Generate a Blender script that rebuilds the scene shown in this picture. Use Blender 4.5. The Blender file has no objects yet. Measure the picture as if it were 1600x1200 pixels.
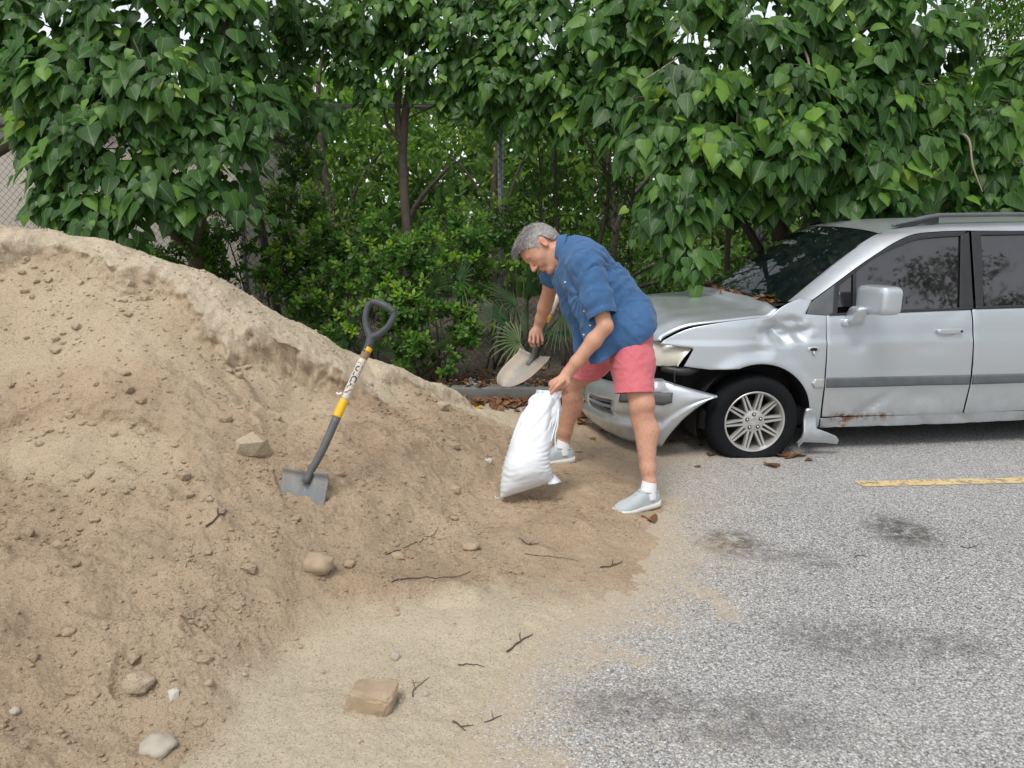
import bpy, bmesh, math, random
import numpy as np
from mathutils import Vector, Matrix
from mathutils.geometry import delaunay_2d_cdt

# ------------------------------------------------------------------ camera, sky, sun, exposure
scene = bpy.context.scene
CAM_H = 1.55; PITCH = math.radians(12.0); FOC = 1202.0            # phone lens, 26 mm equivalent
cam_data = bpy.data.cameras.new('camera'); cam = bpy.data.objects.new('camera', cam_data)
scene.collection.objects.link(cam); scene.camera = cam
cam.location = (0, 0, CAM_H); cam.rotation_euler = (math.radians(90) - PITCH, 0, 0)
cam_data.sensor_width = 36.0; cam_data.lens = 36.0 * FOC / 1600.0
cam_data.clip_start = 0.05; cam_data.clip_end = 600.0

SUN_EL = math.radians(62.0); SUN_AZ = math.radians(205.0)         # compass angle from +Y clockwise: behind and left of the camera
world = bpy.data.worlds.new('World'); scene.world = world; world.use_nodes = True
wn = world.node_tree.nodes; wl = world.node_tree.links; wn.clear()
w_out = wn.new('ShaderNodeOutputWorld'); w_bg = wn.new('ShaderNodeBackground')
w_sky = wn.new('ShaderNodeTexSky'); w_sky.sky_type = 'NISHITA'; w_sky.sun_disc = False
w_sky.sun_elevation = SUN_EL; w_sky.sun_rotation = SUN_AZ; w_sky.air_density = 1.0; w_sky.dust_density = 1.0
w_hs = wn.new('ShaderNodeHueSaturation'); w_hs.inputs['Saturation'].default_value = 0.22  # overcast: almost white
w_bg.inputs['Strength'].default_value = 0.14
wl.new(w_sky.outputs[0], w_hs.inputs['Color']); wl.new(w_hs.outputs[0], w_bg.inputs[0]); wl.new(w_bg.outputs[0], w_out.inputs[0])

sun_d = bpy.data.lights.new('sun', 'SUN'); sun_d.energy = 1.4; sun_d.angle = math.radians(22); sun_d.color = (1.0, 0.965, 0.91)
sun = bpy.data.objects.new('sun', sun_d); scene.collection.objects.link(sun)
_sd = Vector((math.sin(SUN_AZ) * math.cos(SUN_EL), math.cos(SUN_AZ) * math.cos(SUN_EL), math.sin(SUN_EL)))
sun.rotation_euler = _sd.to_track_quat('Z', 'Y').to_euler(); sun.location = (0, 0, 30)

vs = scene.view_settings; vs.view_transform = 'Standard'; vs.look = 'None'; vs.gamma = 1.0; vs.use_curve_mapping = False
vs.exposure = 0.6

# ------------------------------------------------------------------ helpers
rng = np.random.default_rng(7); random.seed(7)
COL = scene.collection
cP, sP = math.cos(PITCH), math.sin(PITCH)
def P(u, v, d):                       # point seen at photo pixel (u,v), d metres along the lens axis
    x = (u - 800) / FOC; y = (600 - v) / FOC
    return np.array([x * d, d * (cP + sP * y), CAM_H + d * (-sP + cP * y)])
def PY(u, v, Y):                      # same, at ground distance Y
    y = (600 - v) / FOC; return P(u, v, Y / (cP + sP * y))
def PG(u, v, z=0.0):                  # same, at height z
    y = (600 - v) / FOC; return P(u, v, (z - CAM_H) / (-sP + cP * y))
def nrm(v):
    v = np.asarray(v, float); return v / (np.linalg.norm(v, axis=-1, keepdims=True) + 1e-12)
def lerp(a, b, t): return a + (b - a) * t
def sstep(a, b, x):
    t = np.clip((x - a) / (b - a), 0, 1); return t * t * (3 - 2 * t)

_perm = np.random.default_rng(3).permutation(256); _perm = np.concatenate([_perm, _perm, _perm])
_grad = nrm(np.random.default_rng(5).normal(size=(256, 3)))
def noise(p):                         # gradient noise, p (...,3), about -1..1
    p = np.asarray(p, float); i = np.floor(p).astype(int); f = p - i; u = f * f * f * (f * (f * 6 - 15) + 10)
    i &= 255; r = 0
    for dx in (0, 1):
        wx = u[..., 0] if dx else 1 - u[..., 0]
        for dy in (0, 1):
            wy = u[..., 1] if dy else 1 - u[..., 1]
            for dz in (0, 1):
                wz = u[..., 2] if dz else 1 - u[..., 2]
                h = _perm[_perm[_perm[(i[..., 0] + dx)] + i[..., 1] + dy] + i[..., 2] + dz]
                r = r + wx * wy * wz * ((f - np.array([dx, dy, dz])) * _grad[h]).sum(-1)
    return r * 1.6
def fbm(p, o=4, g=0.5):
    a = 1.0; r = 0
    for k in range(o): r = r + a * noise(np.asarray(p) * 2 ** k + 17.3 * k); a *= g
    return r
def xy0(x, y, s, z=0.0): return np.stack([x * s, y * s, np.zeros_like(x) + z], -1)

def make_mesh(name, V, F, mat=None, smooth=True, uv=None, attrs=None, mats=None, midx=None):
    """F: array (n,3)/(n,4) or list of such arrays / list of index tuples"""
    V = np.asarray(V, np.float32); me = bpy.data.meshes.new(name)
    if isinstance(F, np.ndarray): F = [F]
    if len(F) and not isinstance(F[0], np.ndarray):
        cnt = np.array([len(f) for f in F]); idx = np.array([i for f in F for i in f])
    else:
        F = [f for f in F if len(f)]
        cnt = np.concatenate([np.full(len(f), f.shape[1]) for f in F]); idx = np.concatenate([f.ravel() for f in F])
    me.vertices.add(len(V)); me.vertices.foreach_set('co', V.ravel())
    me.loops.add(len(idx)); me.loops.foreach_set('vertex_index', idx.astype(np.int32))
    st = np.concatenate([[0], np.cumsum(cnt)[:-1]]).astype(np.int32)
    me.polygons.add(len(cnt)); me.polygons.foreach_set('loop_start', st); me.polygons.foreach_set('loop_total', cnt.astype(np.int32))
    if midx is not None: me.polygons.foreach_set('material_index', np.asarray(midx, np.int32))
    me.update(calc_edges=True)
    me.polygons.foreach_set('use_smooth', np.full(len(cnt), bool(smooth)))
    if uv is not None:
        l = me.uv_layers.new(name='UVMap'); l.data.foreach_set('uv', np.asarray(uv, np.float32)[idx].ravel())
    for k, a in (attrs or {}).items():
        a = np.asarray(a, np.float32)
        if a.ndim == 1: me.attributes.new(k, 'FLOAT', 'POINT').data.foreach_set('value', a)
        else:
            c = np.ones((len(a), 4), np.float32); c[:, :3] = a[:, :3]
            me.attributes.new(k, 'FLOAT_COLOR', 'POINT').data.foreach_set('color', c.ravel())
    if mats:
        for m in mats: me.materials.append(m)
    elif mat: me.materials.append(mat)
    me.validate(); return me
def link(name, me, parent=None, **kw):
    o = bpy.data.objects.new(name, me); COL.objects.link(o)
    if parent: o.parent = parent
    for k, v in kw.items():
        if v is not None: o[k] = v
    return o
def obj(name, V, F, mat=None, parent=None, smooth=True, uv=None, attrs=None, mats=None, midx=None, **kw):
    return link(name, make_mesh(name, V, F, mat, smooth, uv, attrs, mats, midx), parent, **kw)
def empty(name, loc, rz=0.0, **kw):
    o = link(name, None, None, **kw); o.location = [float(a) for a in loc]; o.rotation_euler = (0, 0, rz); o.empty_display_size = 0.1; return o
def flat_edges(o, deg=35):
    me = o.data
    try: me.set_sharp_from_angle(angle=math.radians(deg))
    except Exception: pass
    return o
def join(parts):                       # [(V, F)] -> V, F list
    Vs = []; Fs = []; n = 0
    for V, F in parts:
        Vs.append(np.asarray(V, float)); n0 = n; n += len(V)
        for f in (F if not isinstance(F, np.ndarray) else F.tolist()): Fs.append(tuple(int(i) + n0 for i in f))
    return np.concatenate(Vs), Fs
def box(c, s, R=None, bev=0.0):
    """box with chamfered edges (24 verts) or plain"""
    s = np.asarray(s, float) / 2
    bm = bmesh.new(); bmesh.ops.create_cube(bm, size=1.0)
    for v in bm.verts: v.co = Vector((v.co.x * 2 * s[0], v.co.y * 2 * s[1], v.co.z * 2 * s[2]))
    if bev > 0: bmesh.ops.bevel(bm, geom=bm.edges[:], offset=bev, segments=2, profile=0.5, affect='EDGES')
    V = np.array([v.co[:] for v in bm.verts]); bm.verts.index_update()
    F = [tuple(v.index for v in f.verts) for f in bm.faces]; bm.free()
    if R is not None: V = V @ np.asarray(R).T
    return V + np.asarray(c, float), F
def frames(path):
    path = np.asarray(path, float); T = nrm(np.gradient(path, axis=0)); N = np.zeros_like(T)
    a = np.array([0, 0, 1.0]) if abs(T[0][2]) < 0.9 else np.array([1.0, 0, 0])
    n = nrm(np.cross(T[0], a)); N[0] = n
    for i in range(1, len(T)):
        n = n - T[i] * (n @ T[i]); n = nrm(n); N[i] = n
    return T, N, np.cross(T, N)
def tube(path, r, n=8, cap=True, sq=1.0):
    path = np.asarray(path, float); r = np.broadcast_to(np.asarray(r, float), (len(path),)); T, N, B = frames(path)
    a = np.linspace(0, 2 * np.pi, n, endpoint=False)
    V = path[:, None] + r[:, None, None] * (np.cos(a)[None, :, None] * N[:, None] + sq * np.sin(a)[None, :, None] * B[:, None])
    m = len(path); V = V.reshape(-1, 3); i = np.arange(m - 1)[:, None] * n; j = np.arange(n); k = (j + 1) % n
    F = np.stack([i + j, i + k, i + n + k, i + n + j], -1).reshape(-1, 4); F = [tuple(f) for f in F.tolist()]
    if cap: F.append(tuple(range(n - 1, -1, -1))); F.append(tuple(range((m - 1) * n, m * n)))
    return V, F
def spline(pts, n=24):
    """Catmull-Rom through pts"""
    p = np.asarray(pts, float); p = np.vstack([2 * p[0] - p[1], p, 2 * p[-1] - p[-2]]); m = len(p) - 3
    t = np.linspace(0, m, n); i = np.minimum(t.astype(int), m - 1); f = (t - i)[:, None]
    a, b, c, d = p[i], p[i + 1], p[i + 2], p[i + 3]
    return 0.5 * (2 * b + (c - a) * f + (2 * a - 5 * b + 4 * c - d) * f ** 2 + (3 * b - a - 3 * c + d) * f ** 3)
def lathe(prof, n=32, arc=2 * np.pi):
    """prof (r, h) revolved about local Y axis -> verts (x, y, z)"""
    prof = np.asarray(prof, float); a = np.linspace(0, arc, n, endpoint=False); m = len(prof)
    V = np.stack([prof[:, None, 0] * np.cos(a), np.repeat(prof[:, 1:2], n, 1), prof[:, None, 0] * np.sin(a)], -1).reshape(-1, 3)
    i = np.arange(m - 1)[:, None] * n; j = np.arange(n); k = (j + 1) % n
    return V, [tuple(f) for f in np.stack([i + j, i + n + j, i + n + k, i + k], -1).reshape(-1, 4).tolist()]
def rot(axis, ang): return np.array(Matrix.Rotation(ang, 3, Vector([float(a) for a in axis])))

# ------------------------------------------------------------------ implicit surfaces (for the person and the sand bag)
class Field:
    def __init__(s, lo, hi, h):
        s.lo = np.asarray(lo, float); s.h = h; s.n = np.ceil((np.asarray(hi) - s.lo) / h).astype(int) + 1
        s.F = np.full(s.n, 0.3, np.float32)
    def sub(s, lo, hi):
        a = np.clip(np.floor((np.asarray(lo) - s.lo) / s.h).astype(int), 0, s.n - 1); b = np.clip(np.ceil((np.asarray(hi) - s.lo) / s.h).astype(int) + 1, 1, s.n)
        ax = [s.lo[k] + s.h * np.arange(a[k], b[k]) for k in range(3)]
        g = np.stack(np.meshgrid(*ax, indexing='ij'), -1).astype(np.float32)
        return tuple(slice(a[k], b[k]) for k in range(3)), g
    def mix(s, sl, d, k, op='+'):
        A = s.F[sl]
        if op == '-': A, d = -A, d            # subtract
        if k > 0:
            hh = np.clip(k - np.abs(A - d), 0, None) / k; r = np.minimum(A, d) - hh * hh * k / 4
        else: r = np.minimum(A, d)
        s.F[sl] = -r if op == '-' else r
    def cone(s, a, b, r1, r2, k=0.02, flat=None, op='+'):
        a = np.asarray(a, float); b = np.asarray(b, float); R = max(r1, r2) * (1 if flat is None else max(1, flat[1])) + k + 3 * s.h
        sl, g = s.sub(np.minimum(a, b) - R, np.maximum(a, b) + R)
        if g.size == 0: return
        ab = b - a; q = g - a; t = np.clip((q @ ab) / (ab @ ab + 1e-12), 0, 1); q = q - t[..., None] * ab
        sc = 1.0
        if flat is not None:
            ax = nrm(flat[0]); c = q @ ax; q = q + (c * (1 / flat[1] - 1))[..., None] * ax; sc = min(1, flat[1])
        d = (np.sqrt((q * q).sum(-1)) - lerp(r1, r2, t)) * sc
        s.mix(sl, d.astype(np.float32), k, op)
    def chain(s, pts, rad, k=0.02, flat=None, op='+'):
        for i in range(len(pts) - 1): s.cone(pts[i], pts[i + 1], rad[i], rad[i + 1], k, flat, op)
    def ell(s, c, r, R=None, k=0.02, op='+'):
        c = np.asarray(c, float); r = np.asarray(r, float); R = np.eye(3) if R is None else np.asarray(R)   # columns of R: local axes
        e = np.sqrt(((R * r) ** 2).sum(1)) + k + 3 * s.h
        sl, g = s.sub(c - e, c + e)
        if g.size == 0: return
        q = (g - c) @ R; n0 = np.sqrt(((q / r) ** 2).sum(-1)); n1 = np.sqrt(((q / r ** 2) ** 2).sum(-1)) + 1e-9
        s.mix(sl, (n0 * (n0 - 1) / n1).astype(np.float32), k, op)
    def mesh(s):
        F = s.F; ins = F < 0; nx, ny, nz = F.shape
        c = np.zeros((nx - 1, ny - 1, nz - 1), np.uint8)
        for dx in (0, 1):
            for dy in (0, 1):
                for dz in (0, 1): c += ins[dx:nx - 1 + dx, dy:ny - 1 + dy, dz:nz - 1 + dz]
        act = np.argwhere((c > 0) & (c < 8)); vid = np.full(c.shape, -1, np.int32); vid[tuple(act.T)] = np.arange(len(act))
        acc = np.zeros((len(act), 3)); num = np.zeros(len(act))
        cor = [(x, y, z) for x in (0, 1) for y in (0, 1) for z in (0, 1)]
        for i, a in enumerate(cor):
            for b in cor[i + 1:]:
                if sum(abs(np.subtract(a, b))) != 1: continue
                fa = F[tuple((act + a).T)]; fb = F[tuple((act + b).T)]; m = (fa < 0) != (fb < 0)
                t = np.where(m, fa / (fa - fb + 1e-20), 0); pos = np.array(a) + t[:, None] * np.subtract(b, a)
                acc[m] += pos[m]; num[m] += 1
        V = s.lo + s.h * (act + acc / num[:, None]); Q = []
        for ax in range(3):
            sl0 = [slice(1, -1)] * 3; sl1 = [slice(1, -1)] * 3; sl0[ax] = slice(0, -1); sl1[ax] = slice(1, None)
            A = ins[tuple(sl0)]; B = ins[tuple(sl1)]; e = np.argwhere(A != B)
            if not len(e): continue
            off = np.ones(3, int); off[ax] = 0; flip = A[tuple(e.T)]; e = e + off
            o1, o2 = [(1, 2), (2, 0), (0, 1)][ax]; d1 = np.zeros(3, int); d1[o1] = 1; d2 = np.zeros(3, int); d2[o2] = 1
            q = np.stack([vid[tuple((e - d1 - d2).T)], vid[tuple((e - d2).T)], vid[tuple(e.T)], vid[tuple((e - d1).T)]], 1)
            q[~flip] = q[~flip][:, ::-1]; Q.append(q)
        return V, np.concatenate(Q)
def clip_mesh(V, T, f):
    """keep the part of triangles T where f(vertex) < 0, cutting cleanly along f = 0"""
    T = np.asarray(T); ins = f < 0; n = ins[T].sum(1); keep = [T[n == 3]]; newV = []; base = len(V); cache = {}
    def cut(a, b):
        k = (min(a, b), max(a, b))
        if k not in cache:
            t = f[a] / (f[a] - f[b]); cache[k] = base + len(newV); newV.append(V[a] + t * (V[b] - V[a]))
        return cache[k]
    out = []
    for t in T[(n == 1) | (n == 2)].tolist():
        s = [ins[i] for i in t]
        if sum(s) == 1:
            i = s.index(True); a, b, c = t[i], t[(i + 1) % 3], t[(i + 2) % 3]; out.append((a, cut(a, b), cut(a, c)))
        else:
            i = s.index(False); a, b, c = t[i], t[(i + 1) % 3], t[(i + 2) % 3]; x, y = cut(a, b), cut(a, c); out += [(x, b, c), (x, c, y)]
    if newV: V = np.vstack([V, np.array(newV)])
    T = np.vstack(keep + ([np.array(out)] if out else []))
    u, inv = np.unique(T, return_inverse=True); return V[u], inv.reshape(-1, 3)
def tri(Q): return np.vstack([Q[:, [0, 1, 2]], Q[:, [0, 2, 3]]])
def vnormals(V, T):
    n = np.cross(V[T[:, 1]] - V[T[:, 0]], V[T[:, 2]] - V[T[:, 0]]); N = np.zeros_like(V)
    for k in range(3): np.add.at(N, T[:, k], n)
    return nrm(N)
def relax(V, T, it=2, lam=0.5):
    E = np.vstack([T[:, [0, 1]], T[:, [1, 2]], T[:, [2, 0]]]); E = np.unique(np.sort(E, 1), axis=0)
    deg = np.bincount(E.ravel(), minlength=len(V))[:, None]
    for _ in range(it):
        S = np.zeros_like(V); np.add.at(S, E[:, 0], V[E[:, 1]]); np.add.at(S, E[:, 1], V[E[:, 0]]); V = V + lam * (S / np.maximum(deg, 1) - V)
    return V

# ------------------------------------------------------------------ materials
class N:
    """tiny node-graph helper"""
    def __init__(s, name):
        s.m = bpy.data.materials.new(name); s.m.use_nodes = True; s.t = s.m.node_tree; s.t.nodes.clear()
        s.out = s.t.nodes.new('ShaderNodeOutputMaterial'); s.b = s.new('BsdfPrincipled'); s.lk(s.b.outputs[0], s.out.inputs[0])
    def new(s, t, **kw):
        n = s.t.nodes.new('ShaderNode' + t)
        for k, v in kw.items(): setattr(n, k, v)
        return n
    def lk(s, a, b): s.t.links.new(a, b)
    def set(s, k, v):
        i = s.b.inputs[k]
        if hasattr(v, 'links') or hasattr(v, 'is_linked'): s.lk(v, i)
        else: i.default_value = v
    def co(s, kind='Object'): return s.new('TexCoord').outputs[kind]
    def noise(s, scale, det=4, rough=0.55, vec=None, dist=0.0):
        n = s.new('TexNoise'); n.inputs['Scale'].default_value = scale; n.inputs['Detail'].default_value = det; n.inputs['Roughness'].default_value = rough; n.inputs['Distortion'].default_value = dist
        s.lk(vec if vec is not None else s.co(), n.inputs['Vector']); return n.outputs[0]
    def voro(s, scale, vec=None, feature='F1', out='Distance'):
        n = s.new('TexVoronoi', feature=feature); n.inputs['Scale'].default_value = scale
        s.lk(vec if vec is not None else s.co(), n.inputs['Vector']); return n.outputs[out]
    def ramp(s, fac, stops):
        r = s.new('ValToRGB'); s.lk(fac, r.inputs[0]); e = r.color_ramp.elements
        while len(e) < len(stops): e.new(0.5)
        for el, (p, c) in zip(e, stops):
            el.position = p; el.color = (c, c, c, 1) if not hasattr(c, '__len__') else (*c[:3], 1)
        return r.outputs[0]
    def mix(s, fac, a, b, mode='MIX'):
        n = s.new('MixRGB', blend_type=mode)
        for i, v in zip(n.inputs, (fac, a, b)):
            if hasattr(v, 'is_linked'): s.lk(v, i)
            elif hasattr(v, '__len__'): i.default_value = (*v[:3], 1)
            else: i.default_value = v if i.type == 'VALUE' else (v, v, v, 1)
        return n.outputs[0]
    def math(s, op, a, b=0.0, c=None, clamp=False):
        n = s.new('Math', operation=op, use_clamp=clamp)
        for i, v in zip(n.inputs, (a, b, c)):
            if v is None: continue
            if hasattr(v, 'is_linked'): s.lk(v, i)
            else: i.default_value = v
        return n.outputs[0]
    def attr(s, name, out='Color'):
        n = s.new('Attribute'); n.attribute_name = name; return n.outputs[out]
    def bump(s, h, strength=0.3, dist=0.01, prev=None):
        n = s.new('Bump'); n.inputs['Strength'].default_value = strength; n.inputs['Distance'].default_value = dist; s.lk(h, n.inputs['Height'])
        if prev is not None: s.lk(prev, n.inputs['Normal'])
        s.lk(n.outputs[0], s.b.inputs['Normal']); return n.outputs[0]
_mats = {}
def simple(name, col, rough=0.6, metal=0.0, var=0.12, scale=8.0, bump=0.0, bscale=200.0, coat=0.0, spec=0.5):
    """plain material with a little procedural variation"""
    if name in _mats: return _mats[name]
    n = N(name); f = n.noise(scale, 5)
    c = n.mix(f, [a * (1 - var) for a in col], [min(1, a * (1 + var)) for a in col])
    n.set('Base Color', c); n.set('Metallic', metal); n.set('Roughness', n.math('ADD', n.math('MULTIPLY', n.noise(scale * 3, 3), 0.2), rough - 0.1, clamp=True))
    n.set('Coat Weight', coat); n.set('Specular IOR Level', spec)
    if bump: n.bump(n.noise(bscale, 3), bump, 0.003)
    _mats[name] = n.m; return n.m
# ------------------------------------------------------------------ sand heap: height function
def tps(pts, lam=1e-3):
    p = np.asarray(pts, float); n = len(p); d = np.linalg.norm(p[:, None, :2] - p[None, :, :2], axis=-1)
    K = np.where(d > 0, d * d * np.log(d + 1e-12), 0) + lam * np.eye(n); Q = np.hstack([np.ones((n, 1)), p[:, :2]])
    A = np.zeros((n + 3, n + 3)); A[:n, :n] = K; A[:n, n:] = Q; A[n:, :n] = Q.T
    w = np.linalg.solve(A, np.concatenate([p[:, 2], np.zeros(3)]))
    def f(x, y):
        r = w[n] + w[n + 1] * x + w[n + 2] * y
        for i in range(n):
            q = (x - p[i, 0]) ** 2 + (y - p[i, 1]) ** 2; r = r + w[i] * 0.5 * q * np.log(q + 1e-12)
        return r
    return f
_c = [PY(u, v, Y) for u, v, Y in [
    # crest
    (-60, 348, 4.95), (0, 350, 5.0), (100, 372, 5.0), (180, 385, 5.0), (255, 412, 4.95), (335, 433, 4.95), (400, 470, 5.05), (450, 500, 5.1), (510, 530, 5.2), (560, 555, 5.3), (620, 582, 5.5), (690, 612, 5.7), (740, 636, 5.85),
    # lips and the dug face
    (65, 392, 4.75), (190, 450, 4.55), (0, 450, 4.45), (100, 480, 4.4), (280, 460, 4.6), (340, 540, 4.4), (100, 560, 4.1), (200, 550, 4.12), (280, 600, 3.98), (0, 600, 3.95), (0, 700, 3.45), (100, 700, 3.42), (200, 660, 3.65), (250, 690, 3.55),
    (100, 780, 3.12), (250, 800, 3.05), (0, 820, 2.9), (350, 620, 4.0), (380, 720, 3.55), (440, 556, 4.55), (450, 645, 4.22), (520, 610, 4.55), (560, 660, 4.2), (480, 772, 3.4), (400, 790, 3.22),
    (560, 760, 3.55), (620, 640, 4.75), (650, 700, 4.12), (700, 650, 4.85), (560, 850, 3.15), (420, 880, 2.86), (300, 900, 2.72), (150, 900, 2.65), (0, 950, 2.42), (150, 1000, 2.36), (300, 1000, 2.38), (-200, 900, 2.5), (-200, 650, 3.5)]]
_c += [PG(u, v, z) for u, v, z in [
    (760, 700, .13), (740, 780, .09), (800, 660, .07), (790, 780, .055), (880, 725, .05), (940, 700, .03), (850, 770, .05), (930, 760, .045), (960, 800, .035), (850, 850, .045), (940, 850, .03), (700, 850, .08), (760, 900, .05), (650, 900, .07), (900, 900, .018), (720, 970, .05),
    (830, 960, .018), (600, 960, .05), (500, 960, .07), (420, 1000, .06), (560, 1040, .03), (400, 1080, .045), (640, 1100, .01), (480, 1150, .022), (700, 1020, .018), (600, 1190, .008), (300, 1090, .075), (150, 1100, .10), (0, 1050, .15), (250, 1190, .04), (100, 1190, .06), (0, 1190, .075), (400, 1190, .022),
    # where the sand runs out on the asphalt
    (980, 700, 0), (1000, 750, 0), (1025, 810, .0), (1010, 870, 0), (970, 920, 0), (870, 985, .0), (800, 1030, 0), (760, 1090, 0), (720, 1200, 0), (1100, 700, -.03), (1150, 800, -.04), (1150, 900, -.04), (1000, 1000, -.03), (900, 1080, -.03), (860, 1200, -.03),
    (1250, 700, -.05), (1300, 1000, -.06), (870, 665, .02), (920, 655, .0), (840, 645, .0), (1000, 640, -.04), (1300, 1200, -.06), (1500, 800, -.08)]]
_c += [np.array(a) for a in [(-4.6, 4.6, 1.6), (-6.2, 5.0, .75), (-5.2, 3.0, .8), (-4.0, 2.0, .3), (-3.0, 1.2, .12), (-1.5, 1.0, .02), (-.3, .9, 0), (-7.5, 4, 0.), (-5.5, 1.2, .1),
    (-3.4, 5.9, .85), (-2.4, 5.9, .62), (-1.5, 6.0, .3), (-.8, 6.15, .1), (-3.4, 6.6, .3), (-2.2, 6.6, .12), (-1.2, 6.5, .03), (-.2, 6.4, -.02), (.6, 6.4, -.04), (-3.4, 7.2, 0), (-2, 7.2, -.03), (-5, 6.8, .2), (0.4, 5.6, .02), (1.2, 5.6, -.04), (3, 5, -.1)]]
_tps = tps(_c, 2e-3); _bx = np.arange(-9, 9.01, .03); _by = np.arange(0, 9.01, .03); _bz = _tps(*np.meshgrid(_bx, _by, indexing='ij'))
def _base(x, y):                       # bilinear look-up of the smooth heap
    fx = np.clip((x + 9) / .03, 0, len(_bx) - 1.001); fy = np.clip(y / .03, 0, len(_by) - 1.001); i = fx.astype(int); j = fy.astype(int); a = fx - i; b = fy - j
    return (_bz[i, j] * (1 - a) + _bz[i + 1, j] * a) * (1 - b) + (_bz[i, j + 1] * (1 - a) + _bz[i + 1, j + 1] * a) * b
def _pl(l): return np.array([PY(u, v, Y) for u, v, Y in l])
_l1 = _pl([(-120, 470, 4.4), (-40, 450, 4.5), (0, 425, 4.6), (30, 397, 4.7), (65, 389, 4.76), (110, 395, 4.76), (150, 412, 4.7), (190, 449, 4.58), (215, 434, 4.64), (240, 427, 4.68), (270, 442, 4.62), (300, 482, 4.52), (330, 530, 4.43), (365, 560, 4.42), (400, 554, 4.5), (440, 557, 4.56), (490, 576, 4.62), (540, 600, 4.68), (585, 610, 4.75)])
_l3 = _pl([(590, 590, 5.05), (640, 612, 5.2), (690, 622, 5.35), (745, 645, 5.6)])
_l4 = _pl([(-60, 720, 3.45), (0, 690, 3.6), (40, 662, 3.7), (85, 648, 3.75), (130, 652, 3.72), (200, 667, 3.68), (262, 664, 3.65), (292, 700, 3.52), (312, 742, 3.36)])
_l5 = _pl([(310, 1180, 2.02), (330, 1120, 2.12), (345, 1040, 2.3), (375, 990, 2.42), (430, 962, 2.55), (480, 935, 2.66), (520, 915, 2.74), (575, 908, 2.8), (640, 905, 2.88), (700, 900, 2.95)])
_l6 = _pl([(425, 742, 3.5), (440, 740, 3.52), (470, 736, 3.54), (520, 748, 3.5), (535, 755, 3.47)])
_l7 = _pl([(-40, 610, 3.9), (60, 590, 4.0), (130, 575, 4.05), (200, 585, 4.03), (260, 610, 3.95)]); _l8 = _pl([(160, 800, 3.05), (210, 770, 3.15), (250, 765, 3.2), (300, 790, 3.1), (340, 810, 3.02)]); _l9 = _pl([(620, 700, 4.1), (670, 690, 4.2), (720, 700, 4.2), (770, 690, 4.35)])
LIPS = [  # polyline, step height along it (by arc share), half width of the face, decay up, decay down
    (_l1, ([0, .15, .45, .62, .7, .85, 1], [.10, .11, .11, .10, .17, .20, .12]), .030, .22, .30), (_l3, ([0, 1], [.09, .07]), .026, .2, .25), (_l4, ([0, .5, 1], [.05, .07, .05]), .022, .25, .3), (_l5, ([0, .4, 1], [.012, .028, .015]), .05, .3, .35), (_l6, ([0, 1], [.05, .05]), .015, .1, .2), (_l7, ([0, 1], [.03, .03]), .03, .2, .2), (_l8, ([0, 1], [.05, .04]), .03, .15, .2), (_l9, ([0, 1], [.03, .03]), .03, .2, .2)]
def seg_dist(x, y, pl, full=False):
    """signed distance to a polyline in plan (positive = away from the camera) and distance"""
    best = np.full(x.shape, 9.0); sg = np.ones(x.shape); par = np.zeros(x.shape); cl = np.concatenate([[0], np.cumsum(np.linalg.norm(np.diff(pl[:, :2], axis=0), axis=1))]); cl /= cl[-1]; seg = 0
    for a, b in zip(pl[:-1], pl[1:]):
        d = b[:2] - a[:2]; L = d @ d + 1e-9; t = np.clip(((x - a[0]) * d[0] + (y - a[1]) * d[1]) / L, 0, 1)
        ex = x - a[0] - t * d[0]; ey = y - a[1] - t * d[1]; q = np.hypot(ex, ey); cr = d[0] * (y - a[1]) - d[1] * (x - a[0])
        m = q < best; best = np.where(m, q, best); sg = np.where(m, np.sign(cr), sg); par = np.where(m, cl[seg] + t * (cl[seg + 1] - cl[seg]), par); seg += 1
    return (best * sg, par) if full else best * sg
PITS = [  # shallow scoops and footprints: photo pixel, z guess, radius x, radius y, depth
    (575, 712, 4.0, .11, .10, .07), (470, 630, 4.3, .20, .10, .08), (530, 650, 4.28, .12, .08, .05), (420, 615, 4.33, .12, .07, .05), (600, 640, 4.6, .2, .12, .03), (205, 1060, 2.25, .07, .13, .03), (190, 940, 2.55, .12, .09, .03), (60, 980, 2.4, .10, .06, .025), (340, 860, 2.85, .1, .08, .02), (330, 980, 2.45, .07, .11, .02),
    (110, 1060, 2.22, .09, .1, .025), (180, 1165, 2.03, .11, .07, .025), (40, 1140, 2.05, .1, .07, .03), (700, 960, 2.85, .09, .06, .02), (860, 830, 3.45, .13, .08, .02), (930, 770, 3.8, .12, .09, .02), (820, 705, 4.4, .16, .1, .03), (660, 800, 3.4, .14, .1, .03), (260, 760, 3.2, .16, .1, .05), (120, 830, 2.9, .2, .1, .04)]
MOUNDS = [(476, 792, 3.36, .12, .05, .012), (380, 590, 4.3, .07, .05, .05), (300, 560, 4.25, .1, .06, .03), (500, 668, 4.1, .12, .07, .04), (440, 668, 4.1, .10, .06, .03), (250, 700, 3.55, .16, .06, .03), (170, 740, 3.3, .14, .07, .04), (620, 760, 3.6, .12, .08, .03), (690, 740, 3.9, .12, .08, .03), (300, 900, 2.72, .12, .06, .025), (120, 930, 2.55, .12, .06, .03), (230, 980, 2.42, .10, .05, .025), (720, 965, 2.88, .10, .07, .035), (690, 975, 2.85, .05, .04, .02), (330, 800, 3.05, .1, .06, .05), (100, 630, 3.9, .25, .12, .03), (600, 650, 4.5, .2, .15, .04), (225, 770, 3.15, .12, .07, .05), (420, 590, 4.4, .12, .06, .03), (880, 800, 3.65, .25, .1, .02), (560, 890, 2.9, .1, .05, .02)]
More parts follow.
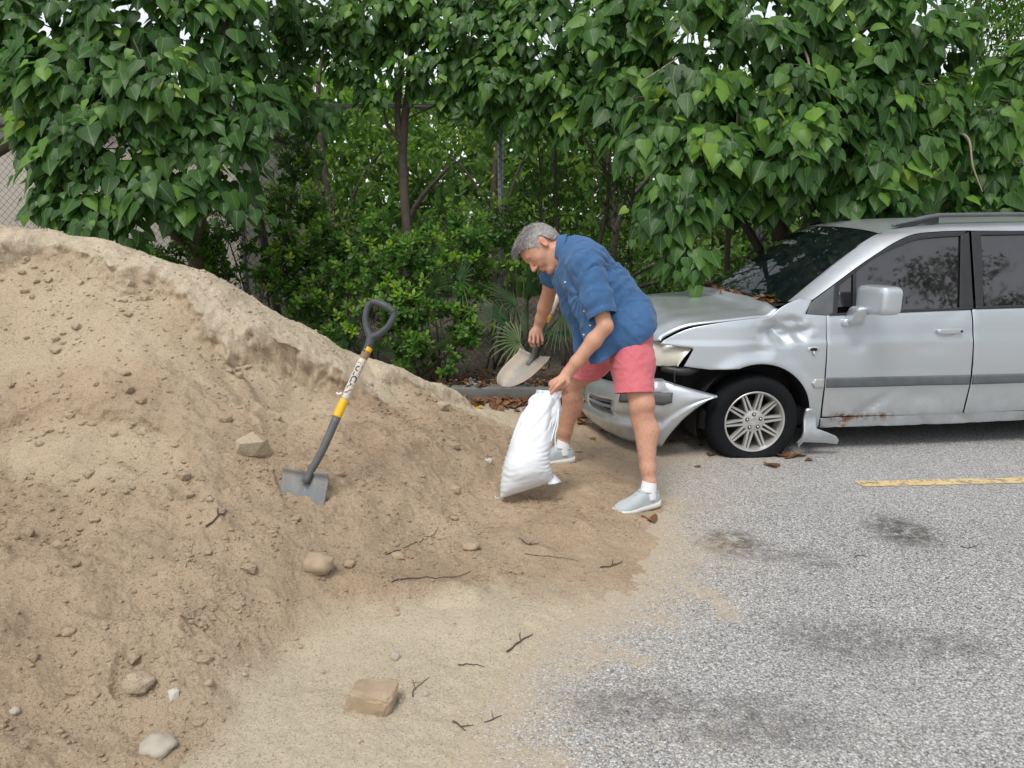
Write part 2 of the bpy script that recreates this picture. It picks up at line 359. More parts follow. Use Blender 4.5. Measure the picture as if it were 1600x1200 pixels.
def masks(x, y):
    """0..1 maps: dry crust (pale, compact), loose (crumbly)"""
    p = xy0(x, y, 1.0); wob = 0.10 * noise(p * 2.3) + 0.05 * noise(p * 7)
    crust = np.zeros(x.shape)
    for k in (0, 1):
        pl = LIPS[k][0]; x0, x1 = pl[0, 0], pl[-1, 0]; s = seg_dist(x, y, pl)
        crust = np.maximum(crust, sstep(-.005, .03, s + .02 * noise(p * 16)) * sstep(x0 - .25, x0 + .02, x) * sstep(x1 + .25, x1 - .02, x))
    crust = np.maximum(crust, sstep(5.05, 5.35, y + wob) * (x < .3))
    s4 = seg_dist(x, y, LIPS[3][0]); pack = sstep(.06, -.14, s4 + wob) * sstep(-1.12, -.88, x + .3 * wob) * sstep(3.15, 2.8, y + wob) * sstep(1.9, 2.2, y + 1.2 + x * .2)
    dugsmooth = sstep(.02, -.04, seg_dist(x, y, LIPS[2][0])) * sstep(.5, .3, np.hypot((x + 1.95) / 1.1, (y - 3.5) / .75))
    face = sstep(3.85, 4.15, y + wob) * (1 - crust) * sstep(-.9, -1.2, x + wob)
    loose = np.clip(1 - crust * .35 - pack * .85 - dugsmooth * .6 - face * .45, 0.05, 1)
    return crust, pack, loose, np.clip(face + dugsmooth, 0, 1)
def sand_z(x, y, detail=True):
    x = np.asarray(x, float); y = np.asarray(y, float); z = np.array(_base(x, y)); p = xy0(x, y, 1.0)
    for pl, st, hw, du, dd in LIPS:
        sd0, par = seg_dist(x, y, pl, True); m = np.abs(sd0) < .9
        if not m.any(): continue
        pm = p[m]; pr = par[m]; s = sd0[m] + .050 * noise(pm * 3.3) + .022 * noise(pm * 9) + .006 * noise(pm * 22)
        prof = .5 * np.clip(s / hw, -1, 1) * np.where(s > 0, np.exp(-(np.clip(s - hw, 0, None) / du) ** 2), np.exp(-(np.clip(-s - hw, 0, None) / dd) ** 2))
        z[m] += np.interp(pr, *st) * prof * (1 + .3 * noise(pm * 3)) * sstep(0, .06, pr) * sstep(1, .94, pr)
    for L, sg in ((PITS, -1), (MOUNDS, 1)):
        for u, v, Y, rx, ry, h in L:
            c = PY(u, v, Y); q = ((x - c[0]) / rx) ** 2 + ((y - c[1]) / ry) ** 2; m = q < 9
            if m.any(): z[m] += sg * h * np.exp(-np.clip(q[m] + .35 * noise(p[m] * 11), 0, 20) ** 1.5)
    for u, v, Y, th in ((205, 1050, 2.26, .25), (330, 955, 2.52, -.4)):            # boot prints with ribbed soles
        c = PY(u, v, Y); ca, sa = math.cos(th), math.sin(th); a = (x - c[0]) * ca + (y - c[1]) * sa; b = -(x - c[0]) * sa + (y - c[1]) * ca; q = (a / .055) ** 2 + (b / .125) ** 2; z = z - sstep(1.35, .5, q) * (.011 + .006 * np.sin(b * 2 * np.pi / .030)) + .008 * np.exp(-((q - 1.25) / .25) ** 2)
    if detail:
        crust, pack, loose, face = masks(x, y); hi = sstep(.0, .06, z)
        z = z + hi * (.026 * fbm(p * 2.6, 3) + .016 * fbm(p * 7, 3) * (.35 + .65 * loose)) * (1 - .45 * pack)
        cl = fbm(p * 15, 3); rg = 1 - np.abs(noise(p * 22 + 5))
        z = z + hi * loose * (.013 * cl + .011 * np.clip(noise(p * 30), .15, 1) + .008 * np.clip(noise(p * 62 + 9), .1, 1) + .005 * rg) * np.clip(.75 + .8 * noise(p * 3.1 + 2), .2, 1.5)
        z = z + hi * .0022 * noise(p * 85) * (.4 + loose)
        z = z + (1 - hi) * (.007 * fbm(p * 11, 4, .6) + .010 * noise(p * 3.1 + 8))
        # ripples left by sliding sand on the steep face
        z = z + face * hi * .008 * fbm(np.stack([x * 6, y * 1.5, z * 2], -1), 3)
    return z
def sz(x, y): return float(sand_z(np.array([x]), np.array([y]))[0])
def sand_hit(u, v):                    # distance along the lens axis at which the view through (u,v) meets the heap
    d = np.linspace(1.5, 7, 1400); q = np.array([P(u, v, k) for k in d]); h = q[:, 2] - np.maximum(sand_z(q[:, 0], q[:, 1]), 0); i = int(np.argmax(h < 0)); return float(d[i])
def top_z(x, y): return max(sz(x, y), 0.0)

# ------------------------------------------------------------------ materials of the ground
def sand_material():
    n = N('sand'); co = n.co('Object'); crust = n.attr('crust', 'Fac'); pack = n.attr('pack', 'Fac'); face = n.attr('face', 'Fac')
    big = n.noise(2.2, 5, .6, co); med = n.noise(14, 4, .6, co); fine = n.noise(420, 2, .6, co); gr = n.voro(260, co, out='Color')
    moist = n.mix(n.ramp(big, [(.35, 0), (.65, 1)]), (0.600, 0.458, 0.314), (0.450, 0.327, 0.214))
    dry = n.mix(n.ramp(med, [(.3, 0), (.7, 1)]), (0.779, 0.659, 0.491), (0.676, 0.557, 0.398))
    facec = n.mix(n.ramp(n.noise(3.0, 4, .6, co), [(.35, 0), (.65, 1)]), (0.654, 0.523, 0.364), (0.585, 0.455, 0.305))
    packc = n.mix(big, (0.748, 0.645, 0.476), (0.655, 0.549, 0.392))
    c = n.mix(face, moist, facec); c = n.mix(crust, c, dry); c = n.mix(pack, c, packc)
    c = n.mix(n.ramp(n.noise(1.1, 3, .5, co), [(.45, 0), (.75, .35)]), c, (0.682, 0.573, 0.406))
    g2 = n.new('SeparateColor'); n.lk(gr, g2.inputs[0])
    c = n.mix(n.math('MULTIPLY', n.ramp(g2.outputs[0], [(.0, 1), (.16, 0)]), .55), c, (.10, .07, .045))      # dark grains
    c = n.mix(n.math('MULTIPLY', n.ramp(g2.outputs[1], [(.90, 0), (.98, 1)]), .45), c, (0.635, 0.583, 0.481))        # shell bits
    c = n.mix(.5, c, n.mix(fine, (.12, .12, .12), (.88, .88, .88)), 'OVERLAY'); c = n.mix(.35, c, n.mix(n.noise(130, 4, .7, co), (.2, .2, .2), (.8, .8, .8)), 'OVERLAY')
    n.set('Base Color', c); n.set('Roughness', .95); n.set('Specular IOR Level', .15)
    b = n.bump(n.noise(55, 5, .75, co), .8, .022); b = n.bump(n.noise(150, 4, .7, co), .8, .010, b); n.bump(n.noise(380, 3, .7, co), .7, .005, b)
    return n.m
def asphalt_material():
    n = N('worn_asphalt'); co = n.co('Object'); sand = n.attr('dust', 'Fac')
    wob = n.new('TexNoise'); wob.inputs['Scale'].default_value = 60; n.lk(co, wob.inputs['Vector'])
    vec = n.new('VectorMath', operation='MULTIPLY_ADD'); n.lk(wob.outputs['Color'], vec.inputs[0]); vec.inputs[1].default_value = (.008,) * 3; n.lk(co, vec.inputs[2]); vco = vec.outputs[0]
    v = n.new('TexVoronoi'); v.inputs['Scale'].default_value = 128; n.lk(vco, v.inputs['Vector'])
    v2 = n.new('TexVoronoi'); v2.inputs['Scale'].default_value = 270; n.lk(vco, v2.inputs['Vector'])
    sc = n.new('SeparateColor'); n.lk(v.outputs['Color'], sc.inputs[0]); s2 = n.new('SeparateColor'); n.lk(v2.outputs['Color'], s2.inputs[0])
    stone = n.ramp(sc.outputs[0], [(.0, (.09, .089, .092)), (.14, (.22, .218, .214)), (.42, (.38, .372, .36)), (.75, (.50, .49, .47)), (1, (.68, .67, .65))])
    stone2 = n.ramp(s2.outputs[1], [(.0, (.07, .07, .072)), (.35, (.33, .325, .315)), (1, (.62, .61, .59))])
    c = n.mix(n.ramp(sc.outputs[2], [(.52, 0), (.56, 1)]), stone, stone2)
    pit = n.ramp(v.outputs['Distance'], [(.42, 0), (.72, 1)])
    c = n.mix(n.math('MULTIPLY', pit, .62), c, (.07, .069, .069))                                           # binder between the stones
    worn = n.noise(1.3, 5, .6, co); dark = n.ramp(worn, [(.52, 0), (.78, .38)])
    c = n.mix(dark, c, n.mix(.6, c, (.075, .074, .076)))
    streak = n.ramp(n.noise(5, 6, .7, co, 1.5), [(.62, 0), (.78, .32)]); c = n.mix(streak, c, (.085, .084, .084))
    c = n.mix(n.ramp(n.noise(.5, 3, .5, co), [(.4, 0), (.8, .35)]), c, (.40, .39, .37))
    stain = n.attr('stain', 'Fac'); c = n.mix(n.math('MULTIPLY', stain, n.ramp(n.noise(16, 6, .7, co), [(.38, .05), (.56, 1)])), c, (.085, .078, .070))
    dm = n.math('ADD', sand, n.math('MULTIPLY', n.math('SUBTRACT', n.noise(24, 6, .75, co), .5), 1.5)); dm = n.math('ADD', dm, n.math('MULTIPLY', n.math('SUBTRACT', v.outputs['Distance'], .4), .8))
    c = n.mix(n.ramp(dm, [(.34, 0), (.95, .85)]), c, n.mix(n.noise(300, 2, .5, co), (.36, .285, .19), (.50, .41, .29)))
    n.set('Base Color', c); n.set('Roughness', .88); n.set('Specular IOR Level', .25)
    h = n.math('SUBTRACT', 1.0, v.outputs['Distance']); b = n.bump(h, .38, .005); n.bump(n.noise(26, 4, .6, co), .35, .01, b)
    return n.m
M_SAND = sand_material(); M_ASPH = asphalt_material()

# ------------------------------------------------------------------ ground, asphalt, kerb, verge
def grid(xs, ys):
    X, Y = np.meshgrid(xs, ys, indexing='ij'); nx, ny = len(xs), len(ys); i = (np.arange(nx - 1)[:, None] * ny + np.arange(ny - 1)).ravel()
    return X.ravel(), Y.ravel(), np.stack([i, i + ny, i + ny + 1, i + 1], 1)
xs = np.concatenate([[-60, -20, -10], np.arange(-5, 7.01, .05), [10, 20, 60]]); ys = np.concatenate([[-60, -20, -6, -2, 0], np.arange(1, 6.6, .05), [6.62]])
X, Y, Q = grid(xs, ys); near = (np.abs(X - 1) < 6.5) & (Y > .5)
dust = np.full(X.shape, -.25)
bz = np.zeros(X.shape); bz[near] = _base(X[near], Y[near]); bz[~near] = -.2
pq = xy0(X, Y, 1.0); dust = np.clip(.92 + bz * 15 + .25 * fbm(pq * 1.7, 3), -.4, 1); dust = np.where(near, dust, -.4); dust = np.where(bz < -.06, np.minimum(dust, .1), dust)
for a, b, w in (((900, 985), (930, 1030), .07), ((930, 1010), (1010, 1035), .05), ((930, 955), (1060, 972), .045), ((880, 1010), (900, 1050), .06), ((1110, 925), (1140, 960), .06), ((1060, 900), (1100, 930), .06), ((700, 1150), (860, 1190), .1), ((760, 1050), (800, 1110), .12)):
    d = np.abs(seg_dist(X, Y, np.array([PG(*a), PG(*b)]))); dust = np.maximum(dust, .85 * np.exp(-(d / (w * 1.3)) ** 2) - .1)
stain = np.zeros(X.shape)
for u, v, rx, ry in ((1140, 848, .17, .17), (1225, 868, .2, .08), (1410, 830, .17, .22), (1330, 1000, .3, .16), (1290, 880, .12, .06), (1480, 1010, .2, .1), (1000, 1100, .25, .12), (1180, 1130, .3, .15)):
    c = PG(u, v); k = 1.0 if v < 850 else .55; stain = np.maximum(stain, k * np.exp(-(((X - c[0]) / rx) ** 2 + ((Y - c[1]) / ry) ** 2) ** 2.2))
obj('parking_lot', np.stack([X, Y, np.zeros_like(X)], 1), Q, M_ASPH, attrs={'dust': dust, 'stain': stain}, kind='structure')

def soil_material():
    n = N('dark_soil'); co = n.co('Object'); c = n.mix(n.noise(9, 5, .65, co), (.035, .026, .018), (.11, .08, .055))
    g = n.new('SeparateColor'); n.lk(n.voro(70, co, out='Color'), g.inputs[0]); c = n.mix(n.ramp(g.outputs[0], [(.8, 0), (.9, .7)]), c, (.28, .27, .25))
    n.set('Base Color', c); n.set('Roughness', .95); n.bump(n.noise(40, 5, .7, co), .8, .03); return n.m
M_SOIL = soil_material()
gx, gy, gq = grid(np.concatenate([[-250, -60, -25], np.arange(-10, 13, .25), [25, 60, 250]]), np.concatenate([[6.765, 6.9], np.arange(7.1, 13, .25), [20, 40, 80, 250]]))
obj('verge_ground', np.stack([gx, gy, .055 + .035 * fbm(xy0(gx, gy, 1.3), 3) * (gy > 6.8)], 1), gq, M_SOIL, kind='structure')
obj('ground', np.array([[-400, -400, -.03], [400, -400, -.03], [400, 400, -.03], [-400, 400, -.03]]), [(0, 1, 2, 3)], M_SOIL, kind='structure')

M_CONC = simple('grey_concrete', (.15, .15, .14), .9, var=.5, scale=7, bump=.5, bscale=90)
kerb = empty('kerb', (0, 6.69, 0), kind='structure')
for k in range(-5, 7):                                     # cast in 1.8 m lengths with open joints
    V, F = box((k * 1.8 + .35, 0, .045), (1.788, .14, .13), bev=.016); V[:, 2] += .004 * noise(V * 3 + k); V[:, 1] += .004 * noise(V * 2.2 + 7 * k)
    obj('kerb_stone', V, F, M_CONC, kerb)

# painted bay line, worn through in places
def line_material():
    n = N('worn_yellow_paint'); co = n.co('Object'); c = n.mix(n.noise(30, 4, .6, co), (.58, .41, .16), (.70, .55, .30))
    n.set('Base Color', c); n.set('Roughness', .8); n.bump(n.noise(120, 3), .5, .004)
    tr = n.new('BsdfTransparent'); mx = n.new('MixShader'); f = n.ramp(n.math('ADD', n.noise(16, 4, .7, co), n.math('MULTIPLY', n.noise(110, 3, .7, co), .55)), [(.77, 1), (.92, 0)])
    n.lk(f, mx.inputs[0]); n.lk(tr.outputs[0], mx.inputs[1]); n.lk(n.b.outputs[0], mx.inputs[2]); n.lk(mx.outputs[0], n.out.inputs[0]); return n.m
a = PG(1342, 757); b = PG(1600, 751); d = nrm(b - a); s = np.array([-d[1], d[0], 0]); L = 4.6; t = np.linspace(0, L, 47)
lv = np.concatenate([a + t[:, None] * d + (.048 + .006 * noise(np.stack([t * 6, t * 0, t * 0 + 1], 1)))[:, None] * s, a + t[:, None] * d - (.048 + .006 * noise(np.stack([t * 6, t * 0, t * 0 + 8], 1)))[:, None] * s]); lv[:, 2] = .004
obj('parking_line', lv, np.array([[i, i + 47, i + 48, i + 1] for i in range(46)])[:, ::-1], line_material(), kind='structure')
yl = PG(750, 637); V, F = box((yl[0] - .02, yl[1] + .05, top_z(yl[0], yl[1] + .05) + .006), (.16, .07, .004)); V += .004 * noise(V * 20)[:, None]
# ------------------------------------------------------------------ the sand heap itself
if globals().get('QUICK'): ang = np.radians(np.linspace(-58, 32, 250)); rad = np.exp(np.linspace(math.log(1.25), math.log(7.9), 220))
else:
    ang = np.radians(np.concatenate([np.linspace(-58, -37, 60, endpoint=False), np.linspace(-37, 32, 690)])); lg = lambda a, b, n, e=False: np.exp(np.linspace(math.log(a), math.log(b), n, endpoint=e))
    rad = np.concatenate([lg(1.25, 3.3, 330), lg(3.3, 5.7, 460), lg(5.7, 7.9, 60, True)])
NA, NR = len(ang), len(rad)
A, R = np.meshgrid(ang, rad, indexing='ij'); X = (R * np.sin(A)).ravel(); Y = (R * np.cos(A)).ravel(); Z = sand_z(X, Y)
i = (np.arange(NA - 1)[:, None] * NR + np.arange(NR - 1)).ravel(); Q = np.stack([i, i + 1, i + NR + 1, i + NR], 1)[:, ::-1]
keep = (Z[Q].max(1) > -.004) & (Y[Q].max(1) < 7.6); Q = Q[keep]; u, inv = np.unique(Q, return_inverse=True); Q = inv.reshape(-1, 4)
cr, pk, lo, fc = masks(X[u], Y[u]); Vs = np.stack([X[u], Y[u], Z[u]], 1)
# lips hang over a little and their faces are rough in all directions
for pl, st, hw, du, dd in LIPS[:5]:
    s, pr = seg_dist(Vs[:, 0], Vs[:, 1], pl, True); m = np.abs(s) < .16; s = s[m]; Vm = Vs[m]; k = np.interp(pr[m], *st) / .12 * sstep(0, .06, pr[m]) * sstep(1, .94, pr[m])
    Vm[:, 1] -= np.where(s > -.01, .034 * np.exp(-((s - .022) / .024) ** 2), 0) * k * np.clip(.8 + 1.0 * noise(Vm * 13), 0, 1.8)
    w = np.minimum(k, 1.3) * np.exp(-(s / .08) ** 2); Vm[:, 1] -= w * (.016 * noise(Vm * 10) + .018 * noise(Vm * 24 + 3) + .012 * np.abs(noise(Vm * 48)) + .006 * noise(Vm * 90)); Vm[:, 2] += w * (.010 * noise(Vm * 22 + 4) + .006 * noise(Vm * 60)); Vs[m] = Vm
obj('sand_heap', Vs, Q, M_SAND, attrs={'crust': cr, 'pack': pk, 'face': fc}, kind='structure')
# ------------------------------------------------------------------ the crashed silver people carrier
CAR_A = math.radians(8.0); CAR_O = P(1180.5, 660, 5.1) * np.array([1, 1, 0])
c_ex = np.array([math.cos(CAR_A), math.sin(CAR_A), 0]); c_ey = np.array([-math.sin(CAR_A), math.cos(CAR_A), 0]); CW = 1.70
def interp(x, xp, fp): return np.interp(x, xp, fp)
def car_side(x, z):                   # distance inboard of the widest line, near side
    x = np.asarray(x, float); z = np.asarray(z, float)
    y = interp(z, [.05, .17, .26, .45, .62, .765, .785, .88, .95, 1.6], [.075, .05, .028, .002, -.004, .0, .008, .016, .032, .207])
    y = y + .36 * np.clip(-.12 - x, 0, None) ** 2 + .9 * np.clip(-.62 - x, 0, None) ** 2 + .10 * np.clip(x - 2.7, 0, None) ** 2 + .5 * np.clip(x - 3.4, 0, None) ** 2
    for ax in (0.0, 2.78):
        r = np.hypot(x - ax, z - .25); y = y - .016 * np.exp(-((r - .40) / .05) ** 2) * (z < .7)
    return y
def car_dent(x, z):                   # damage on the near side only
    x = np.asarray(x, float); z = np.asarray(z, float); d = 0
    q = np.stack([x * 6, z * 9, x * 0], -1); g = np.exp(-(((x - .17) / .17) ** 2 + ((z - .84) / .085) ** 2) ** 2)
    d = d + g * (.020 + .062 * np.abs(noise(q)) - .030 * np.abs(noise(q * 1.7 + 4)) + .055 * np.abs(((x * .9 + z * .5) * 7.5) % 1 - .5) - .030 * np.abs(((x * .5 - z * .9) * 9) % 1 - .5))
    d = d + .010 * np.exp(-(((x + .02) / .07) ** 2 + ((z - .72) / .05) ** 2)) - .006 * np.exp(-(((x - .1) / .05) ** 2 + ((z - .7) / .05) ** 2))
    d = d + .018 * np.exp(-(((x - 1.2) / .13) ** 2 + ((z - .38) / .06) ** 2)) + .022 * np.exp(-(((x - .85 - (z - .33) * 1.2) / .05) ** 2 + ((z - .33) / .08) ** 2))
    d = d + .012 * np.exp(-(((x - .68) / .06) ** 2 + ((z - .74) / .035) ** 2)) + .004 * np.exp(-(((x - 1.2) / .1) ** 2 + ((z - .72) / .03) ** 2)) + .005 * np.exp(-(((x - 1.36) / .07) ** 2 + ((z - .92) / .03) ** 2))
    d = d + .0055 * noise(np.stack([x * 3.2, z * 4.5, x * 0 + 2], -1)) * sstep(.3, .5, x) * sstep(.95, .85, z)
    d = d + .022 * np.clip(noise(np.stack([x * 9, z * 12, x * 0 + 7], -1)), 0, 1) * (z < .26) * sstep(.3, .6, x)
    return d
def cs(u, v, off=0.0):                # photo pixel -> (x, z) on the near flank
    r = P(u, v, 1) - np.array([0, 0, CAM_H]); cy = 0.0
    for _ in range(8):
        t = ((CAR_O + cy * c_ey - np.array([0, 0, CAM_H])) @ c_ey) / (r @ c_ey); q = np.array([0, 0, CAM_H]) + t * r - CAR_O
        x, z = q @ c_ex, q[2]; cy = float(car_side(x, z)) + off
    return np.array([x, z])
def resample(poly, h, closed=True):
    poly = [np.asarray(p, float) for p in poly]; out = []; m = len(poly)
    for i in range(m if closed else m - 1):
        a, b = poly[i], poly[(i + 1) % m]; k = max(1, int(round(np.linalg.norm(b - a) / h)))
        out += [a + (b - a) * j / k for j in range(k)]
    if not closed: out.append(poly[-1])
    return np.array(out)
def smooth_poly(pts, n): return spline(pts, n)
def panel2d(outline, h=.03, roll=.006):
    """triangulated flat polygon with inner grid; returns 2D points, triangles, distance to the edge"""
    o = resample(outline, h * .7); n = len(o)
    if np.sum(o[:, 0] * np.roll(o[:, 1], -1) - np.roll(o[:, 0], -1) * o[:, 1]) < 0: o = o[::-1]
    def edge_d(p):
        a = o; b = np.roll(o, -1, 0); d = b - a; t = np.clip(((p[:, None] - a) * d).sum(-1) / ((d * d).sum(-1) + 1e-12), 0, 1)
        return np.linalg.norm(p[:, None] - a - t[..., None] * d, axis=-1).min(1)
    def inside(p):
        c = np.zeros(len(p), bool); a = o; b = np.roll(o, -1, 0)
        for k in range(n):
            m = (a[k, 1] > p[:, 1]) != (b[k, 1] > p[:, 1]); c ^= m & (p[:, 0] < (b[k, 0] - a[k, 0]) * (p[:, 1] - a[k, 1]) / (b[k, 1] - a[k, 1] + 1e-15) + a[k, 0])
        return c
    tg = nrm(np.roll(o, -1, 0) - np.roll(o, 1, 0)); inn = np.stack([-tg[:, 1], tg[:, 0]], 1); extra = []
    for k in ((.35, 1.0) if roll > 0 else ()): extra.append(o + inn * roll * k)
    lo, hi = o.min(0), o.max(0); gx, gy = np.meshgrid(np.arange(lo[0] + h / 2, hi[0], h), np.arange(lo[1] + h / 2, hi[1], h)); g = np.stack([gx.ravel(), gy.ravel()], 1)
    g = g[inside(g)]; g = g[edge_d(g) > roll + h * .4] if len(g) else g
    if extra:
        e = np.vstack(extra); e = e[inside(e)]; e = e[edge_d(e) > roll * .3]; g = np.vstack([g, e])
    pts = np.vstack([o, g]); v2, _, fc, *_r = delaunay_2d_cdt([Vector(p) for p in pts.tolist()], [], [list(range(n))], 1, 1e-5)
    v2 = np.array([v[:] for v in v2]); return v2, fc, edge_d(v2)
def panel(name, outline, surf, mat, parent, h=.03, roll=.006, thick=.006, out=(0, -1, 0), mirror=False, attrs=None, **kw):
    v2, fc, ed = panel2d(outline, h, roll); V = surf(v2[:, 0], v2[:, 1]); out = np.asarray(out, float)
    T = np.array([f for f in fc if len(f) == 3]); nn = vnormals(V, T)
    if (nn @ out).sum() < 0: T = T[:, ::-1]; nn = -nn
    if roll > 0: k = np.clip(1 - ed / roll, 0, 1); V = V - nn * (roll * .7 * (1 - np.sqrt(np.clip(1 - k * k, 0, 1))))[:, None]
    if mirror: V = V * np.array([1, -1, 1]) + np.array([0, CW, 0]); T = T[:, ::-1]
    o = obj(name, V, T, mat, parent, attrs={k: f(v2[:, 0], v2[:, 1]) for k, f in (attrs or {}).items()}, **kw)
    if thick: m = o.modifiers.new('thickness', 'SOLIDIFY'); m.thickness = thick; m.offset = -1
    return o
def side_surf(dent=True, off=0.0):
    def f(x, z):
        y = car_side(x, z) + off + (car_dent(x, z) if dent else 0); return np.stack([x, y, z], 1)
    return f
def ribbon(A, B, n=6, bulge=0.0, bdir=(0, -1, 0.4)):
    """surface between polylines A and B"""
    A = np.asarray(A, float); B = np.asarray(B, float); t = np.linspace(0, 1, n + 1); bd = nrm(bdir)
    V = A[:, None] + (B - A)[:, None] * t[None, :, None] + bulge * (4 * t * (1 - t))[None, :, None] * bd
    m = len(A); i = (np.arange(m - 1)[:, None] * (n + 1) + np.arange(n)).ravel(); return V.reshape(-1, 3), np.stack([i, i + 1, i + n + 2, i + n + 1], 1)
def orient(V, F, out):
    F = np.asarray(F); n = np.cross(V[F[:, 1]] - V[F[:, 0]], V[F[:, 2]] - V[F[:, 0]]); return F if (n @ np.asarray(out, float)).sum() > 0 else F[:, ::-1]
def mir(V): return V * np.array([1, -1, 1]) + np.array([0, CW, 0])

def paint_material():
    n = N('silver_car_paint'); co = n.co('Object'); geo = n.new('NewGeometry'); sep = n.new('SeparateXYZ'); n.lk(geo.outputs['Normal'], sep.inputs[0])
    dirt = n.noise(3.5, 6, .65, co); up = n.ramp(sep.outputs[2], [(.35, 0), (.85, 1)])
    c = n.mix(n.noise(500, 2, .5, co), (.52, .56, .595), (.64, .68, .715))
    c = n.mix(n.math('MULTIPLY', n.ramp(dirt, [(.35, .05), (.75, .7)]), n.math('ADD', n.math('MULTIPLY', up, .85), .12)), c, (.36, .345, .31))
    sp = n.new('SeparateXYZ'); n.lk(co, sp.inputs[0]); low = n.ramp(sp.outputs[2], [(.16, .55), (.5, 0)])
    c = n.mix(n.math('MULTIPLY', low, n.ramp(n.noise(9, 5, .7, co), [(.35, .1), (.7, 1)])), c, (.33, .31, .28))
    scr = n.new('Mapping'); scr.inputs['Rotation'].default_value = (0, .5, 0); scr.inputs['Scale'].default_value = (3, 1, 60); n.lk(co, scr.inputs[0])
    c = n.mix(n.ramp(n.noise(2.2, 3, .5, scr.outputs[0]), [(.68, 0), (.72, .35)]), c, (.80, .81, .82))
    rust = n.attr('rust', 'Fac'); rm = n.math('MULTIPLY', rust, n.ramp(n.noise(24, 5, .7, co), [(.42, 0), (.56, 1)])); c = n.mix(rm, c, n.mix(n.noise(60, 3, .6, co), (.07, .03, .015), (.30, .13, .045)))
    n.set('Base Color', c); n.set('Metallic', n.math('MULTIPLY', n.math('SUBTRACT', 1.0, rm), .68)); n.set('Roughness', n.math('ADD', .22, n.math('MULTIPLY', dirt, .25)))
    n.set('Coat Weight', .35); n.set('Coat Roughness', .12); return n.m
M_PAINT = paint_material()
def glass_material(name, tint, rough, ior):
    n = N(name); co = n.co('Object'); d = n.noise(5, 6, .7, co); n.set('Base Color', n.mix(n.ramp(d, [(.45, 0), (.85, .12)]), tint, (.16, .155, .14)))
    n.set('Roughness', n.math('ADD', rough, n.math('MULTIPLY', n.ramp(d, [(.45, 0), (.85, 1)]), .06))); n.set('IOR', ior); return n.m
M_TINT = glass_material('tinted_window_glass', (.014, .011, .014), .02, 1.95); M_SCREEN = glass_material('dusty_windscreen_glass', (.004, .008, .008), .04, 1.5)
M_BLACK = simple('black_plastic_trim', (.022, .023, .025), .5, var=.4, scale=20); M_VOID = simple('black_underbody', (.008, .008, .009), .9)
M_TRIM = simple('faded_grey_trim', (.10, .11, .115), .6, var=.35, scale=12); M_RUBBER = simple('tyre_rubber', (.0075, .0085, .010), .85, var=.35, scale=14, bump=.25, bscale=60, spec=.2)
M_RIM = simple('dull_alloy', (.52, .51, .49), .42, .55, var=.2, scale=14); M_CHROME = simple('bare_metal', (.55, .55, .55), .3, .9)
M_LENS = simple('yellowed_headlight_lens', (.66, .65, .56), .3, 0, var=.15, scale=9, coat=.6)

car = empty('crashed_car', CAR_O, CAR_A, label='silver people carrier with crumpled wing, torn front bumper and flat front tyre', category='car')
rustf = lambda x, z: np.exp(-((z - .245) / .03) ** 2) * sstep(.5, .6, x) * sstep(1.05, .95, x) + .9 * np.exp(-((x - .66) / .035) ** 2) * (z < .26) + .8 * np.exp(-((z - .19) / .04) ** 2) * sstep(1.9, 2.2, x)
ARCH = [np.array([.385 * math.cos(t), .25 + .385 * math.sin(t)]) for t in np.linspace(math.radians(-8), math.radians(118), 22)]
def arch(ax, t0, t1, r=.385, n=22): return [np.array([ax + r * math.cos(t), .25 + r * math.sin(t)]) for t in np.linspace(math.radians(t0), math.radians(t1), n)]
# --- front wings
hood_edge = smooth_poly([cs(*p) for p in ((1031, 538), (1040, 530), (1075, 514), (1120, 505), (1163, 499), (1200, 495.5))], 20)
up_edge = smooth_poly([cs(*p) for p in ((1207, 492), (1218, 482), (1231, 474), (1250, 466))], 8)
wing_out = list(hood_edge) + list(up_edge) + [cs(1269, 469), cs(1259, 490), cs(1294, 493)] + [np.array([.458, .94]), np.array([.463, .6]), np.array([.474, .255]), np.array([.475, .175])] + arch(0, -12, 112) + [cs(1110, 578), cs(1068, 573), cs(1083, 547), cs(1081, 544)]
for m in (False, True):
    w = panel('front_wing', wing_out, side_surf(not m), M_PAINT, car, h=.013 if not m else .03, mirror=m, attrs={'rust': lambda x, z: x * 0})
    if not m: w['label'] = 'crumpled front wing with dents above the wheel'; wing = w
